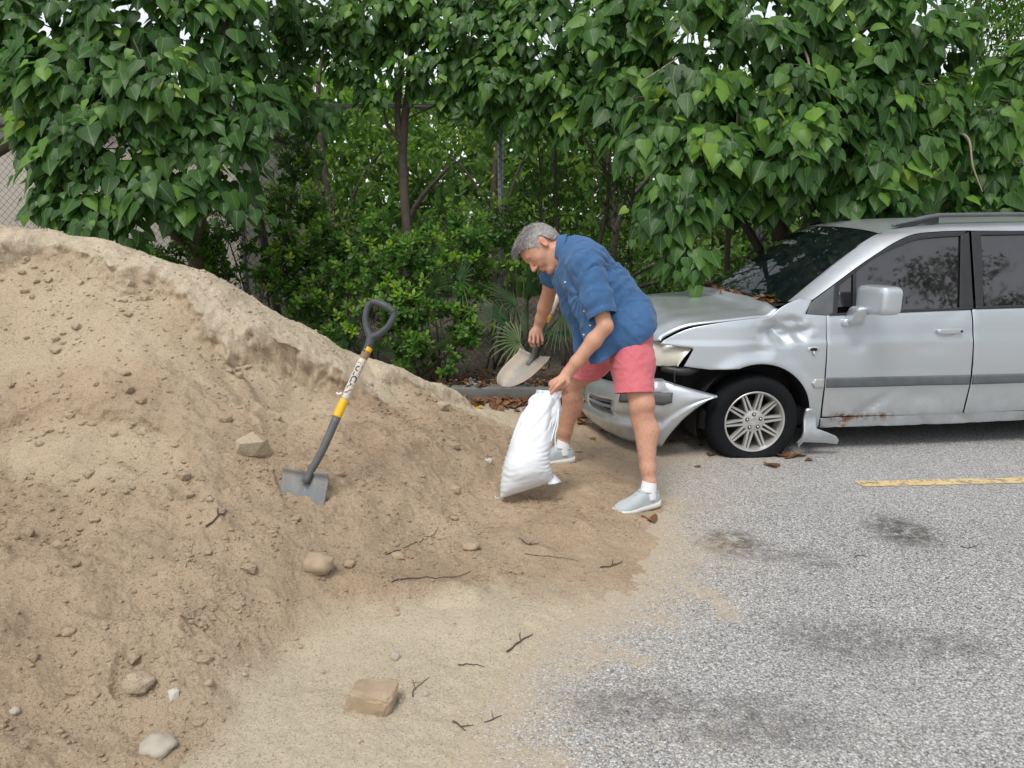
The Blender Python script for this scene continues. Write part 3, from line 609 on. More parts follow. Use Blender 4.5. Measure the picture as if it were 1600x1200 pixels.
# --- doors, rear quarter, sill
def door(x0, x1, arch_cut=False):
    o = [np.array([x0 - .012, .945]), np.array([x0, .6]), np.array([x0 + .015, .252])]
    if arch_cut: o += [np.array([2.36, .252])] + arch(2.78, 180, 128, .42, 8) + [np.array([2.60, .70]), np.array([2.58, .975])]
    else: o += [np.array([x1 + .002, .236]), np.array([x1 + .004, .5]), np.array([x1 - .03, .962])]
    return o
DOORS = []
for m in (False, True):
    DOORS.append(panel('front_door', door(.47, 1.532), side_surf(not m), M_PAINT, car, h=.026, mirror=m, attrs={'rust': rustf}))
    DOORS.append(panel('rear_door', [np.array([1.510, .966]), np.array([1.545, .5]), np.array([1.543, .236])] + door(0, 0, True)[3:], side_surf(False), M_PAINT, car, h=.04, mirror=m, attrs={'rust': rustf}))
    panel('rear_quarter_panel', [np.array([2.588, .975]), np.array([2.608, .70])] + arch(2.78, 112, 2, .42, 16) + [np.array([3.25, .24]), np.array([3.55, .24]), np.array([3.62, .5]), np.array([3.63, .8]), np.array([3.60, .99])], side_surf(False), M_PAINT, car, h=.05, mirror=m, attrs={'rust': lambda x, z: x * 0})
    panel('sill', [np.array([.482, .242]), np.array([.49, .168]), np.array([1.4, .160]), np.array([2.0, .165]), np.array([2.37, .185]), np.array([2.36, .242])], side_surf(not m, .006), M_PAINT, car, h=.022, mirror=m, attrs={'rust': rustf})
    panel('side_moulding', [np.array([.478, .527]), np.array([.480, .460]), np.array([1.526, .452]), np.array([1.526, .520])], side_surf(not m, -.014), M_TRIM, car, h=.025, roll=.012, thick=.02, mirror=m)
    panel('side_moulding', [np.array([1.545, .520]), np.array([1.547, .452]), np.array([2.33, .452]), np.array([2.31, .516])], side_surf(False, -.014), M_TRIM, car, h=.03, roll=.012, thick=.02, mirror=m)
    panel('side_moulding', [np.array([.375, .494]), np.array([.395, .525]), np.array([.462, .525]), np.array([.465, .460]), np.array([.395, .462])], side_surf(not m, -.013), M_RIM, car, h=.02, roll=.01, thick=.02, mirror=m)
# --- greenhouse: pillars and cant rail as one painted strip each side
def gside(u, v): x, z = cs(u, v); return np.array([x, float(car_side(x, z)), z])
outer = np.array([gside(*p) for p in ((1269, 468.5), (1300, 446), (1339, 417), (1370, 396), (1397, 379), (1427, 366), (1465, 361.6), (1510, 360))])
xo = outer[-1][0]; outer = np.vstack([spline(outer, 40), [[x, .175 + .06 * max(0, x - 3.0) ** 2, 1.482 - .02 * max(0, x - 2.4) ** 1.5] for x in np.linspace(xo + .1, 3.42, 16)]])
ws_near = spline([(.25, .165, 1.02), (.45, .205, 1.165), (.68, .245, 1.325), (.86, .270, 1.432), (.95, .285, 1.470)], 30)
roof_in = spline([(.95, .285, 1.470), (1.10, .27, 1.502), (1.4, .262, 1.522), (2.2, .26, 1.535), (3.0, .27, 1.525), (3.45, .29, 1.495)], 27)[1:]
inner = np.vstack([ws_near, roof_in]); inner = spline(inner, len(outer))
V, F = ribbon(outer, inner, 5, .012)
for m in (False, True): VV = mir(V) if m else V; obj('roof_pillar', VV, orient(VV, F, (0, 1 if m else -1, .6)), M_PAINT, car, attrs={'rust': np.zeros(len(VV))})
# roof
ri = np.vstack([[(.93, .262, 1.463)], roof_in]); cyl = np.linspace(0, 1, 15); RV = []
for a in ri:
    b = a * np.array([1, -1, 1]) + np.array([0, CW, 0]); row = a + (b - a) * cyl[:, None]; row[:, 2] += .045 * (4 * cyl * (1 - cyl)) ** .8; row[:, 0] -= .06 * (4 * cyl * (1 - cyl)) * np.exp(-(a[0] - .93) / .15); RV.append(row)
RV = np.array(RV); nr, nc = RV.shape[:2]; i = (np.arange(nr - 1)[:, None] * nc + np.arange(nc - 1)).ravel(); RF = np.stack([i, i + nc, i + nc + 1, i + 1], 1); RV = RV.reshape(-1, 3)
obj('roof', RV, orient(RV, RF, (0, 0, 1)), M_PAINT, car, attrs={'rust': np.zeros(len(RV))})
# windscreen
wb = spline([(.25, .165, 1.02), (.16, .45, 1.0), (.13, .85, .995), (.16, 1.25, 1.0), (.25, 1.535, 1.02)], 22)
wt = spline([(.945, .275, 1.470), (.885, .55, 1.497), (.865, .85, 1.505), (.885, 1.15, 1.497), (.945, 1.425, 1.470)], 22)
V, F = ribbon(wb, wt, 16, .03, (-.55, 0, 1)); V[:, 2] -= .004
ws = obj('windscreen', V, orient(V, F, (-1, 0, 1)), M_SCREEN, car, label='dark dusty windscreen')
for t0, t1, l in ((.25, .80, .5), (.62, 1.30, .5)):
    a = np.array([.13, t0, 1.012]); b = np.array([.17, t1, 1.035]); V, F = tube(spline([a, (a + b) / 2 + [0, 0, .012], b], 10), .007, 6); obj('wiper', V, F, M_BLACK, car)
# side glazing and its black frames (near side from the photo, far side mirrored)
gl = side_surf(False, .012); fr = side_surf(False, -.002)
q_glass = [cs(1309, 480), cs(1312, 446), cs(1334, 428), cs(1333, 479)]
top_f = [cs(*p) for p in ((1338, 424), (1370, 401.5), (1411, 383), (1436, 374.5), (1465, 371), (1502, 368.5))]
f_glass = [cs(1337, 487)] + list(spline(top_f, 16)) + [cs(1500, 481)]
out2 = [np.array([a[0], a[2]]) for a in outer]; k_b = int(np.argmin([abs(a[0] - cs(1513, 361)[0]) for a in out2]))
xB = cs(1514, 361)[0]; zb = .955
r_glass = [np.array([1.615, .975]), np.array([1.598, 1.455]), np.array([2.44, 1.462]), np.array([2.52, .985])]
t_glass = [np.array([2.62, .985]), np.array([2.54, 1.455]), np.array([3.20, 1.44]), np.array([3.40, 1.01])]
def band(a, b): return list(a) + list(b)[::-1]
topo = [p + np.array([.004, -.004]) for p in out2[:k_b + 1]]; kk = int(np.argmin([abs(a[0] - cs(1340, 417)[0]) for a in out2]))
for m in (False, True):
    for nm, g in (('quarter_window', q_glass), ('side_window', f_glass), ('side_window', r_glass), ('quarter_window', t_glass)): panel(nm, g, gl, M_TINT, car, h=.06, roll=0, thick=0, mirror=m)
    panel('sail_panel', [cs(1260, 491), cs(1266, 474), cs(1272, 468.5), cs(1304, 445), cs(1301, 492), cs(1295, 493)], fr, M_TRIM, car, h=.03, roll=.004, mirror=m)
    panel('window_frame', [cs(1301, 492), cs(1304, 445), cs(1340, 418), cs(1338, 424), cs(1312, 445.5), cs(1308, 492)], fr, M_BLACK, car, h=.02, roll=.003, mirror=m)
    panel('window_frame', band(topo[kk:], spline(top_f, 14)), fr, M_BLACK, car, h=.02, roll=.003, mirror=m)
    panel('window_frame', [cs(1338, 424), cs(1333, 428), cs(1332, 487), cs(1338, 487)], fr, M_BLACK, car, h=.02, roll=.002, mirror=m)
    panel('door_pillar', [cs(1501, 368), cs(1514, 361.5), cs(1521, 483), cs(1499, 482)], fr, M_BLACK, car, h=.03, roll=.004, mirror=m)
    panel('door_pillar', [cs(1517.5, 361.5), cs(1532, 361), cs(1535, 400), cs(1537, 481), cs(1525, 482)], fr, M_BLACK, car, h=.03, roll=.004, mirror=m)
    panel('belt_strip', [cs(1296, 493.5), cs(1296, 489.5), cs(1520, 479), cs(1520, 483)], side_surf(False, -.006), M_BLACK, car, h=.03, roll=.003, mirror=m)
    panel('belt_strip', [np.array([1.535, .966]), np.array([1.535, .985]), np.array([3.5, 1.01]), np.array([3.55, .99])], side_surf(False, -.006), M_BLACK, car, h=.04, roll=.003, mirror=m)
    panel('window_frame', [np.array([1.59, 1.452]), np.array([1.58, 1.484]), np.array([3.2, 1.475]), np.array([3.36, 1.44]), np.array([3.2, 1.435]), np.array([2.44, 1.46])], fr, M_BLACK, car, h=.04, roll=.003, mirror=m)
    panel('door_pillar', [np.array([2.51, .985]), np.array([2.43, 1.462]), np.array([2.55, 1.462]), np.array([2.63, .985])], fr, M_BLACK, car, h=.04, roll=.003, mirror=m)
    panel('rear_pillar', [np.array([3.39, 1.01]), np.array([3.20, 1.44]), np.array([3.44, 1.47]), np.array([3.60, .99])], fr, M_PAINT, car, h=.04, roll=.004, mirror=m, attrs={'rust': lambda x, z: x * 0})
    # roof rail
    pth = spline([(1.03, .285, 1.515), (1.15, .28, 1.545), (1.32, .275, 1.578), (1.45, .275, 1.586), (2.2, .275, 1.592), (3.0, .285, 1.58), (3.25, .29, 1.535)], 40)
    V, F = tube(pth, np.concatenate([np.linspace(.012, .021, 12), np.full(28, .019)]), 8, sq=.8)
    rl = obj('roof_rail', mir(V) if m else V, F, M_TRIM, car)
    for x0, x1 in ((1.04, 1.36), (2.1, 2.22), (3.0, 3.26)):
        a = np.array([[x, .28, 1.508 + .02 * (x > 1.2)] for x in np.linspace(x0, x1, 6)]); b = np.array([pth[np.argmin(abs(pth[:, 0] - x))] for x in np.linspace(x0, x1, 6)]); Vr, Fr = ribbon(a, b, 2); Vr2 = np.vstack([Vr + [0, -.014, 0], Vr + [0, .014, 0]]); Fr = np.vstack([Fr, Fr[:, ::-1] + len(Vr)])
        obj('rail_foot', mir(Vr2) if m else Vr2, Fr, M_BLACK, rl)
# --- bonnet
he = np.array([[p[0], float(car_side(*p)) + .012, p[1] + .004] for p in list(hood_edge) + list(up_edge)[:3]]); he[:, 2] += .020 * sstep(-.1, -.6, he[:, 0])
he = np.vstack([he[:1] + [[-.05, .10, -.012]], he]); he = spline(he, 34); BV = []; cyl = np.linspace(0, 1, 41)
for a in he:
    b = a * np.array([1, -1, 1]) + np.array([0, CW, 0]); row = a + (b - a) * cyl[:, None]; e = np.minimum(cyl, 1 - cyl) * 2
    t = float(sstep(-.75, .1, a[0])); row[:, 2] += .030 * sstep(0, .18, e) + .028 * sstep(0, 1, e) * (1 - .55 * t) + .014 * sstep(.30, .42, e) * (1 - .3 * t)
    row[:, 0] -= (.10 * (1 - t) + .05 * t) * (1 - (1 - e) ** 2.2)
    row[:, 2] += .004 * noise(np.stack([row[:, 0] * 4, row[:, 1] * 4, row[:, 0] * 0], 1)); BV.append(row)
BV = np.array(BV); nr, nc = BV.shape[:2]; i = (np.arange(nr - 1)[:, None] * nc + np.arange(nc - 1)).ravel(); BF = np.stack([i, i + nc, i + nc + 1, i + 1], 1); BV = BV.reshape(-1, 3)
bon = obj('bonnet', BV, orient(BV, BF, (0, 0, 1)), M_PAINT, car, attrs={'rust': np.zeros(len(BV))}); md = bon.modifiers.new('thickness', 'SOLIDIFY'); md.thickness = .012; md.offset = -1
V, F = ribbon(spline([(.10, .12, .985), (.03, .85, .99), (.10, 1.58, .985)], 16), wb[::-1][np.linspace(0, 21, 16).astype(int)][::-1] - [0, 0, .012], 3); obj('cowl', V, orient(V, F, (0, 0, 1)), M_BLACK, car)
# --- headlights, grille, bumper, black innards
def corner(s):                         # plan curve of the nose, s = 0 near wing .. 1 centre
    return spline([(-.455, .055), (-.60, .125), (-.72, .22), (-.80, .36), (-.85, .60), (-.87, .85)], 41)[np.clip((np.asarray(s) * 40).astype(int), 0, 40)]
for m in (False, True):
    s = np.linspace(0, .52, 20); c = corner(s); t = s / .52
    top = np.stack([c[:, 0] + .03, c[:, 1] + .02, lerp(.748, .785, t)], 1); bot = np.stack([c[:, 0] + .012 * (1 - t) - .09 * (1 - sstep(0, .25, t)), c[:, 1] - .01 * t, lerp(.622, .600, t)], 1); top[0] += [0, 0, -.004]
    V, F = ribbon(bot, top, 8, .022, (-.6, -.8, .2)); V = mir(V) if m else V
    hl = obj('headlight', V, orient(V, F, (-1, 1 if m else -1, 0)), M_LENS, car)
    for k in (.35, .72):
        j = int(k * 19); p = (top[j] + bot[j]) / 2 + np.array([.05, .05, 0]); V, F = lathe([(.001, .0), (.03, .004), (.048, .02), (.05, .03)], 16); V = V @ rot((0, 0, 1), -.6).T + p; obj('reflector', mir(V) if m else V, F, M_CHROME, hl)
    V, F = tube(np.vstack([top[::3], bot[::-3], top[:1]]), .004, 5, False); obj('headlight_seal', mir(V) if m else V, F, M_BLACK, hl)
for k in range(5):
    z = .63 + .03 * k; c = np.vstack([np.append(corner(s), z) for s in np.linspace(.56, 1, 12)]); c = np.vstack([c, mir(c)[::-1]]); V, F = tube(c, .007, 5); obj('grille_bar', V, F, M_TRIM, car)
# bumper: plan path from the near wheel arch round the nose, sagging off its mounts
bp = spline([(-.285, -.005), (-.45, .012), (-.60, .06), (-.74, .16), (-.83, .32), (-.90, .58), (-.93, .85), (-.91, 1.12), (-.84, 1.38), (-.74, 1.55), (-.60, 1.65), (-.42, 1.69)], 64)
sb = np.linspace(0, 1, 64); topz = interp(sb, [0, .08, .2, .3, .45, .62, 1], [.435, .475, .530, .520, .425, .39, .36]); BV = []
for i, (px, py) in enumerate(bp):
    tg = bp[min(i + 1, 63)] - bp[max(i - 1, 0)]; nn = nrm(np.array([tg[1], -tg[0]])); nn = -nn if nn @ (np.array([-.2, .85]) - bp[i]) > 0 else nn
    z = np.linspace(.075, topz[i], 19); r = (z - .075) / (topz[i] - .075)
    o = .05 * np.sin(np.pi * np.clip(r * 1.02, 0, 1)) ** .6 - .03 * sstep(.86, 1, r) + .018 * sstep(.34, .28, r) - .012 * np.exp(-((r - .40) / .05) ** 2)
    BV.append(np.stack([px + nn[0] * (o - .03), py + nn[1] * (o - .03), z], 1))
BV = np.array(BV)
# wheel-arch cut: the first columns rise from the lower corner in an arc
for i in range(64):
    x = BV[i, :, 0].mean(); zc = .25 + math.sqrt(max(0, .43 ** 2 - min(.43, abs(x + .02)) ** 2)) if x > -.45 else 0
    lo = max(.075, float(interp(x, [-.62, -.58, -.5, -.42, -.34, -.285], [.075, .16, .27, .345, .40, .428]))) if i < 22 else .075
    if lo > .08: BV[i, :, 2] = lo + (topz[i] - lo) * np.linspace(0, 1, 19); w = BV[i, 9:10, :2]; BV[i, :, :2] = lerp(BV[i, :, :2], w, .5)
i = (np.arange(63)[:, None] * 19 + np.arange(18)).ravel(); BF = np.stack([i, i + 19, i + 20, i + 1], 1)
# holes for the lower intake
col = i // 19; rowi = i % 19; hole = (col > 24) & (col < 33) & (rowi > 6) & (rowi < 12); tear = (col == 36) & (rowi > 5); BFk = BF[~hole & ~tear]; BVf = BV.reshape(-1, 3).copy()
BVf += (.006 * noise(BVf * 7))[:, None] * np.array([1, 1, .3])
n0 = np.cross(BVf[BFk[:, 1]] - BVf[BFk[:, 0]], BVf[BFk[:, 2]] - BVf[BFk[:, 0]])[5]; BFk = BFk if n0[1] < 0 else BFk[:, ::-1]
bump = obj('front_bumper', BVf, BFk, M_PAINT, car, attrs={'rust': np.zeros(len(BVf))}, label='torn front bumper hanging off its mounts'); md = bump.modifiers.new('thickness', 'SOLIDIFY'); md.thickness = .008; md.offset = -1
for r in (7, 9, 11):
    V, F = ribbon(BV[25:34, r] + [.004, 0, .0], BV[25:34, r] + [.02, .03, .012], 1); V2 = np.vstack([V, V + [0, 0, .009]]); F2 = np.vstack([F, F[:, ::-1] + len(V)]); obj('intake_slat', V2, F2, M_PAINT, bump, attrs={'rust': np.zeros(len(V2))})
V, F = ribbon(BV[10:24, 12] + [-.006, -.010, -.012], BV[10:24, 15] + [-.004, -.010, .0], 3, .006, (-.5, -.8, 0)); o = obj('bumper_moulding', V, orient(V, F, (-.4, -1, 0)), M_TRIM, bump); md = o.modifiers.new('thickness', 'SOLIDIFY'); md.thickness = .012
V, F = ribbon(BV[24:33, 6] + [.10, .09, 0], BV[24:33, 12] + [.10, .09, 0], 1); obj('intake_duct', V, F, M_VOID, bump)
# black innards: engine bay, inner arches, floor
for nm, c, s in (('engine_bay', (-.12, .85, .52), (.98, 1.22, .62)), ('floor_pan', (1.45, .85, .24), (3.6, 1.5, .14)), ('cabin', (1.85, .85, .66), (2.7, 1.46, .7)), ('radiator', (-.70, .85, .5), (.06, 1.0, .36))):
    V, F = box(c, s, bev=.03); obj(nm, V, F, M_VOID, car)
for ax in (0, 2.78):
    for m in (False, True):
        t = np.linspace(math.radians(-15), math.radians(195), 26); A = np.stack([ax + .40 * np.cos(t), 0 * t + .035, .25 + .40 * np.sin(t)], 1); B = A + [0, .30, 0]; V, F = ribbon(A, B, 3); C = np.stack([ax + .06 * np.cos(t), 0 * t + .335, .25 + .06 * np.sin(t)], 1); V3, F3 = ribbon(B, C, 2); F = np.vstack([F, F3 + len(V)]); V = np.vstack([V, V3]); obj('arch_liner', mir(V) if m else V, F, M_VOID, car)
V, F = tube(spline([(-.62, .12, .60), (-.5, .06, .585), (-.40, .10, .60), (-.36, .2, .63)], 12), np.linspace(.02, .045, 12), 8); obj('washer_bottle', V, F, M_BLACK, car)
V, F = tube(spline([(-.56, .03, .60), (-.565, .025, .55), (-.56, .02, .525)], 8), .005, 6); obj('hanging_clip', V, F, M_BLACK, car)
# tail: tailgate, rear bumper, rear lamps (out of the picture)
a = spline([(3.46, .30, 1.49), (3.60, .20, 1.0), (3.66, .14, .8), (3.67, .14, .48)], 20); V, F = ribbon(a, mir(a), 12, .09, (1, 0, 0)); obj('tailgate', V, orient(V, F, (1, 0, 0)), M_PAINT, car, attrs={'rust': np.zeros(len(V))})
a = spline([(3.50, .32, 1.42), (3.60, .24, 1.03)], 6); V, F = ribbon(a, mir(a), 8, .098, (1, 0, .1)); V[:, 0] += .012; obj('rear_window', V, orient(V, F, (1, 0, 0)), M_TINT, car)
p = spline([(3.22, .03, 0), (3.5, .05, 0), (3.68, .2, 0), (3.76, .85, 0), (3.68, 1.5, 0), (3.5, 1.65, 0), (3.22, 1.67, 0)], 40); V, F = ribbon(p + [0, 0, .22], p + [0, 0, .52], 6, .05, (1, 0, 0)); obj('rear_bumper', V, orient(V, F, (1, 0, 0)), M_PAINT, car, attrs={'rust': np.zeros(len(V))})
M_TAIL = simple('red_tail_lamp', (.35, .02, .02), .25)
for m in (False, True): V, F = box((3.58, .13, .78), (.14, .10, .36), bev=.02); obj('tail_lamp', mir(V) if m else V, F, M_TAIL, car)
# --- wheels
def wheel(x, y, zc, steer, far, flat):
    w = empty('wheel', (x, y, zc)); w.parent = car; w.rotation_euler = (0, 0, steer)
    R = .315; prof = [(.196, .0), (.205, -.012), (.235, -.022), (.265, -.024), (.29, -.015), (.305, .004), (.312, .03), (R, .07), (R, .135), (.312, .17), (.305, .195), (.27, .215), (.22, .21), (.196, .195)]
    V, F = lathe(prof, 96); r = np.hypot(V[:, 0], V[:, 2]); a = np.arctan2(V[:, 2], V[:, 0])
    tread = (r > .300); gro = (np.abs(((V[:, 1] - .1) / .038) % 1 - .5) < .18); V[tread & gro, 0] *= .986; V[tread & gro, 2] *= .986
    st = (np.arange(len(V)) % 2 == 0) & tread; V[st, 0] *= .990; V[st, 2] *= .990
    fl = -zc + .004; low = V[:, 2] < fl + .05; k = np.clip((fl + .05 - V[:, 2]) / .12, 0, 1); V[:, 2] = np.maximum(V[:, 2], fl + .0005 * np.arange(len(V)) % .002)
    if flat: V[:, 1] += np.where(V[:, 1] < .1, -1, 1) * .028 * k * (r > .215)
    if far: V[:, 1] *= -1; F = [f[::-1] for f in F]
    obj('tyre', V, F, M_RUBBER, w)
    sg = -1 if far else 1; parts = []
    V, F = lathe([(.208, -.004), (.208, -.012), (.203, -.016), (.197, -.014), (.192, -.004), (.186, .03), (.18, .12), (.185, .19), (.2, .2)], 64); parts.append((V, F))
    V, F = lathe([(.001, .002), (.028, .001), (.030, .004), (.064, .006), (.074, .010), (.078, .03)], 40); parts.append((V, F))
    for k in range(10):
        t = 2 * math.pi * (k + .5) / 10 + .1
        for dl in (-1, 1):
            t1 = t + dl * math.radians(15); A = np.array([.068 * math.cos(t + dl * .08), .009, .068 * math.sin(t + dl * .08)]); B = np.array([.196 * math.cos(t1), .006, .196 * math.sin(t1)]); d = nrm(B - A); s = np.cross(d, [0, 1, 0]) * .0066
            Vq = np.array([A - s, A + s, B + s, B - s, A - s * 1.35 + [0, .03, 0], A + s * 1.35 + [0, .03, 0], B + s * 1.35 + [0, .028, 0], B - s * 1.35 + [0, .028, 0]]); parts.append((Vq, [(0, 1, 2, 3), (4, 7, 6, 5), (0, 4, 5, 1), (1, 5, 6, 2), (2, 6, 7, 3), (3, 7, 4, 0)]))
    V, F = join(parts); V[:, 1] *= sg; rm = obj('rim', V, F if not far else [f[::-1] for f in F], M_RIM, w); flat_edges(rm, 30)
    for k in range(5):
        t = 2 * math.pi * k / 5 + .35; V, F = lathe([(.001, -.004), (.006, -.003), (.0085, .004), (.0085, .014), (.012, .015)], 8); V = V + [.048 * math.cos(t), -.002, .048 * math.sin(t)]; V[:, 1] *= sg; obj('wheel_nut', V, F, M_CHROME, rm); V, F = lathe([(.001, .0034), (.0135, .0034), (.0135, .008)], 14); V = V + [.048 * math.cos(t), 0, .048 * math.sin(t)]; V[:, 1] *= sg; obj('nut_recess_shade', V, F, M_BLACK, rm)  # flat black disc round each nut: the recess shade is put in as colour
    V, F = lathe([(.001, .06), (.13, .06), (.13, .075), (.001, .075)], 32); V[:, 1] *= sg; obj('brake_disc', V, F, M_BLACK, rm)
    return w
wheel(0, .022, .241, -.05, False, True); wheel(0, CW - .02, .30, -.05, True, False); wheel(2.78, .022, .27, 0, False, False); wheel(2.78, CW - .02, .30, 0, True, False)
# --- mirror, handle, side repeater, broken arch trim
mc = np.array([.715, -.125, 1.055])
def rbox(c, s, e=4.0, n=20, taper=0.0):
    u = np.linspace(-np.pi / 2, np.pi / 2, n); v = np.linspace(-np.pi, np.pi, 2 * n, endpoint=False); U, Vv = np.meshgrid(u, v, indexing='ij'); f = lambda w: np.sign(w) * np.abs(w) ** (2 / e)
    X = np.stack([f(np.cos(U)) * f(np.cos(Vv)), f(np.cos(U)) * f(np.sin(Vv)), f(np.sin(U))], -1); X[..., 1] *= 1 + taper * X[..., 2]
    V = X.reshape(-1, 3) * np.asarray(s) / 2 + c; m = 2 * n; i = np.arange(n - 1)[:, None] * m; j = np.arange(m); k = (j + 1) % m; return V, [tuple(q) for q in np.stack([i + j, i + k, i + m + k, i + m + j], -1).reshape(-1, 4).tolist()]
for m in (False, True):
    V, F = rbox(mc, (.145, .235, .185), 5.5); V[:, 0] += .25 * (V[:, 2] - mc[2]) * 0 + .05 * np.clip(-(V[:, 1] - mc[1]) / .2, -1, 1); dd = obj('door_mirror', mir(V) if m else V, F if not m else [f[::-1] for f in F], M_PAINT, car, attrs={'rust': np.zeros(len(V))})
    V, F = rbox(mc + [.074, 0, 0], (.012, .20, .150), 6, 12); V[:, 0] += .05 * np.clip(-(V[:, 1] - mc[1]) / .2, -1, 1); obj('mirror_glass', mir(V) if m else V, F, M_TINT, dd)
    V, F = rbox((.625, -.035, .945), (.085, .13, .13), 4, 12); V[:, 1] += .5 * (V[:, 2] - .945) * -1; obj('mirror_stalk', mir(V) if m else V, F if not m else [f[::-1] for f in F], M_PAINT, dd, attrs={'rust': np.zeros(len(V))})
    V, F = rbox((.635, .01, .895), (.155, .05, .06), 4, 10); obj('mirror_base', mir(V) if m else V, F if not m else [f[::-1] for f in F], M_PAINT, dd, attrs={'rust': np.zeros(len(V))})
    for dr, (hx, hz) in zip((DOORS[2 * m], DOORS[2 * m + 1]), ((1.335, .812), (2.30, .815))):
        y0 = float(car_side(hx, hz)); V, F = rbox((hx, y0 - .012, hz + .012), (.185, .035, .034), 6, 12); h_ = obj('door_handle', mir(V) if m else V, F if not m else [f[::-1] for f in F], M_PAINT, dr, attrs={'rust': np.zeros(len(V))})
        V, F = rbox((hx, y0 + .002, hz - .02), (.115, .016, .055), 3, 10); obj('handle_recess', mir(V) if m else V, F if not m else [f[::-1] for f in F], M_RIM, dr)
        V, F = lathe([(.001, -.001), (.009, 0), (.010, .004)], 12); V += [hx + .075, y0 - .031, hz + .012]; obj('lock', mir(V) if m else V, F, M_BLACK, h_)
x, z = cs(1271, 546); y0 = float(car_side(x, z)); V, F = rbox((x, y0 - .001, z), (.085, .010, .040), 2.2, 10); o = obj('side_repeater', V, F, M_PAINT, wing, attrs={'rust': np.zeros(len(V))})
V, F = rbox((x, y0 - .005, z), (.052, .008, .022), 2.5, 10); obj('repeater_hole', V, F, M_VOID, o); V, F = tube([(x, y0 - .005, z - .008), (x + .002, y0 - .012, z - .03), (x + .002, y0 - .012, z - .042)], [.005, .007, .004], 8); obj('bulb_holder', V, F, M_RIM, o)
tr = [cs(*p, -.03) for p in ((1258, 641), (1267, 638), (1275, 644), (1275, 655), (1272, 667), (1286, 672), (1299, 678), (1304, 685), (1301, 691), (1285, 689), (1250, 688), (1242, 695), (1249, 672))]
panel('broken_arch_trim', tr, lambda x, z: np.stack([x, -.03 + .012 * np.sin(z * 30) + .02 * (x - .4), z], 1), M_PAINT, car, h=.015, roll=.006, thick=.03, attrs={'rust': lambda x, z: x * 0})
# ------------------------------------------------------------------ the man filling a sand bag
def skin_material():
    n = N('sun_tanned_skin'); co = n.co('Object'); c = n.mix(n.noise(16, 4, .6, co), (.50, .255, .165), (.60, .335, .225)); c = n.mix(n.ramp(n.noise(70, 3, .6, co), [(.5, 0), (.75, .35)]), c, (.40, .18, .12))
    mp = n.new('Mapping'); mp.inputs['Scale'].default_value = (260, 260, 45); n.lk(co, mp.inputs[0]); sp_ = n.new('SeparateXYZ'); n.lk(co, sp_.inputs[0]); leg = n.ramp(sp_.outputs[2], [(.10, 0), (.2, 1), (.55, 1), (.68, 0)])
    c = n.mix(n.math('MULTIPLY', leg, n.ramp(n.noise(1.0, 3, .6, mp.outputs[0]), [(.5, 0), (.7, .55)])), c, (.20, .10, .06))
    red = n.attr('red', 'Fac'); c = n.mix(n.math('MULTIPLY', red, .55), c, (.60, .20, .15)); n.set('Base Color', c); n.set('Roughness', .52); n.set('Subsurface Weight', .12); n.set('Subsurface Radius', (.012, .005, .003)); n.set('Subsurface Scale', .5)
    n.bump(n.noise(260, 3, .6, co), .12, .002); return n.m
def cloth_material(name, c0, c1, weave=900, wear=.0):
    n = N(name); co = n.co('Object'); c = n.mix(n.noise(7, 5, .6, co), c0, c1); c = n.mix(.35, c, n.mix(n.noise(weave, 2, .5, co), (.3, .3, .3), (.7, .7, .7)), 'OVERLAY')
    if wear: c = n.mix(n.ramp(n.noise(45, 4, .7, co), [(.55, 0), (.8, wear)]), c, [min(1, a * 1.7 + .03) for a in c1])
    n.set('Base Color', c); n.set('Roughness', .85); n.set('Sheen Weight', .15); n.set('Specular IOR Level', .25); b = n.bump(n.noise(30, 4, .6, co), .25, .006); n.bump(n.noise(weave * .6, 2, .5, co), .25, .002, b); return n.m
M_SKIN = skin_material(); M_SHIRT = cloth_material('blue_linen_shirt', (.036, .096, .215), (.056, .142, .290), 700, .3); M_SHORTS = cloth_material('coral_pink_cotton', (.53, .115, .145), (.66, .185, .205), 800)
M_SHOE = cloth_material('pale_grey_knit', (.36, .40, .415), (.46, .50, .51), 500); M_SOLE = simple('off_white_shoe_sole', (.66, .64, .60), .7, var=.15, scale=30); M_SOCK = cloth_material('white_sock', (.76, .77, .80), (.84, .85, .87), 600)
M_BUTTON = simple('pearl_button', (.75, .74, .72), .3); M_EYE = simple('eye_white', (.62, .58, .55), .2)

shN, elN, wrN = P(916, 413, 4.18), P(946, 510, 4.12), P(886, 584, 4.18); shF, elF, wrF = P(868, 414, 4.52), P(855, 468, 4.70), P(842, 508, 4.80)
hipN, kneeN, ankN = P(986, 528, 4.31), P(1003, 640, 4.23), P(1015, 754, 4.20); hipF, kneeF, ankF = P(949, 536, 4.56), P(894, 606, 4.72), P(881, 690, 4.83)
lat = nrm(shN - shF); U_ = np.array([0, sP, cP]); X_ = np.array([1.0, 0, 0]); W_ = np.array([0, cP, -sP])
nb = P(884, 392, 4.35); Hc = P(846, 388, 4.37); HS = 1.09
hf = nrm(-.53 * X_ - .85 * U_ - .13 * W_); hu = -.85 * X_ + .53 * U_; hu = nrm(hu - hf * (hu @ hf)); hl = np.cross(hu, hf)       # face, crown, near ear
HR = np.stack([hf, hl, hu], 1)
def Hd(f, l, u): return Hc + HS * (HR @ np.array([f, l, u]))
man = empty('person', (*(((ankN + ankF) / 2)[:2]), 0.0), label='man in blue shirt and pink shorts bending over with bag and shovel', category='person'); man_o = np.array(man.location)
def mobj(name, V, F, mat, parent=None, **kw): return obj(name, np.asarray(V) - man_o, F, mat, parent or man, **kw)

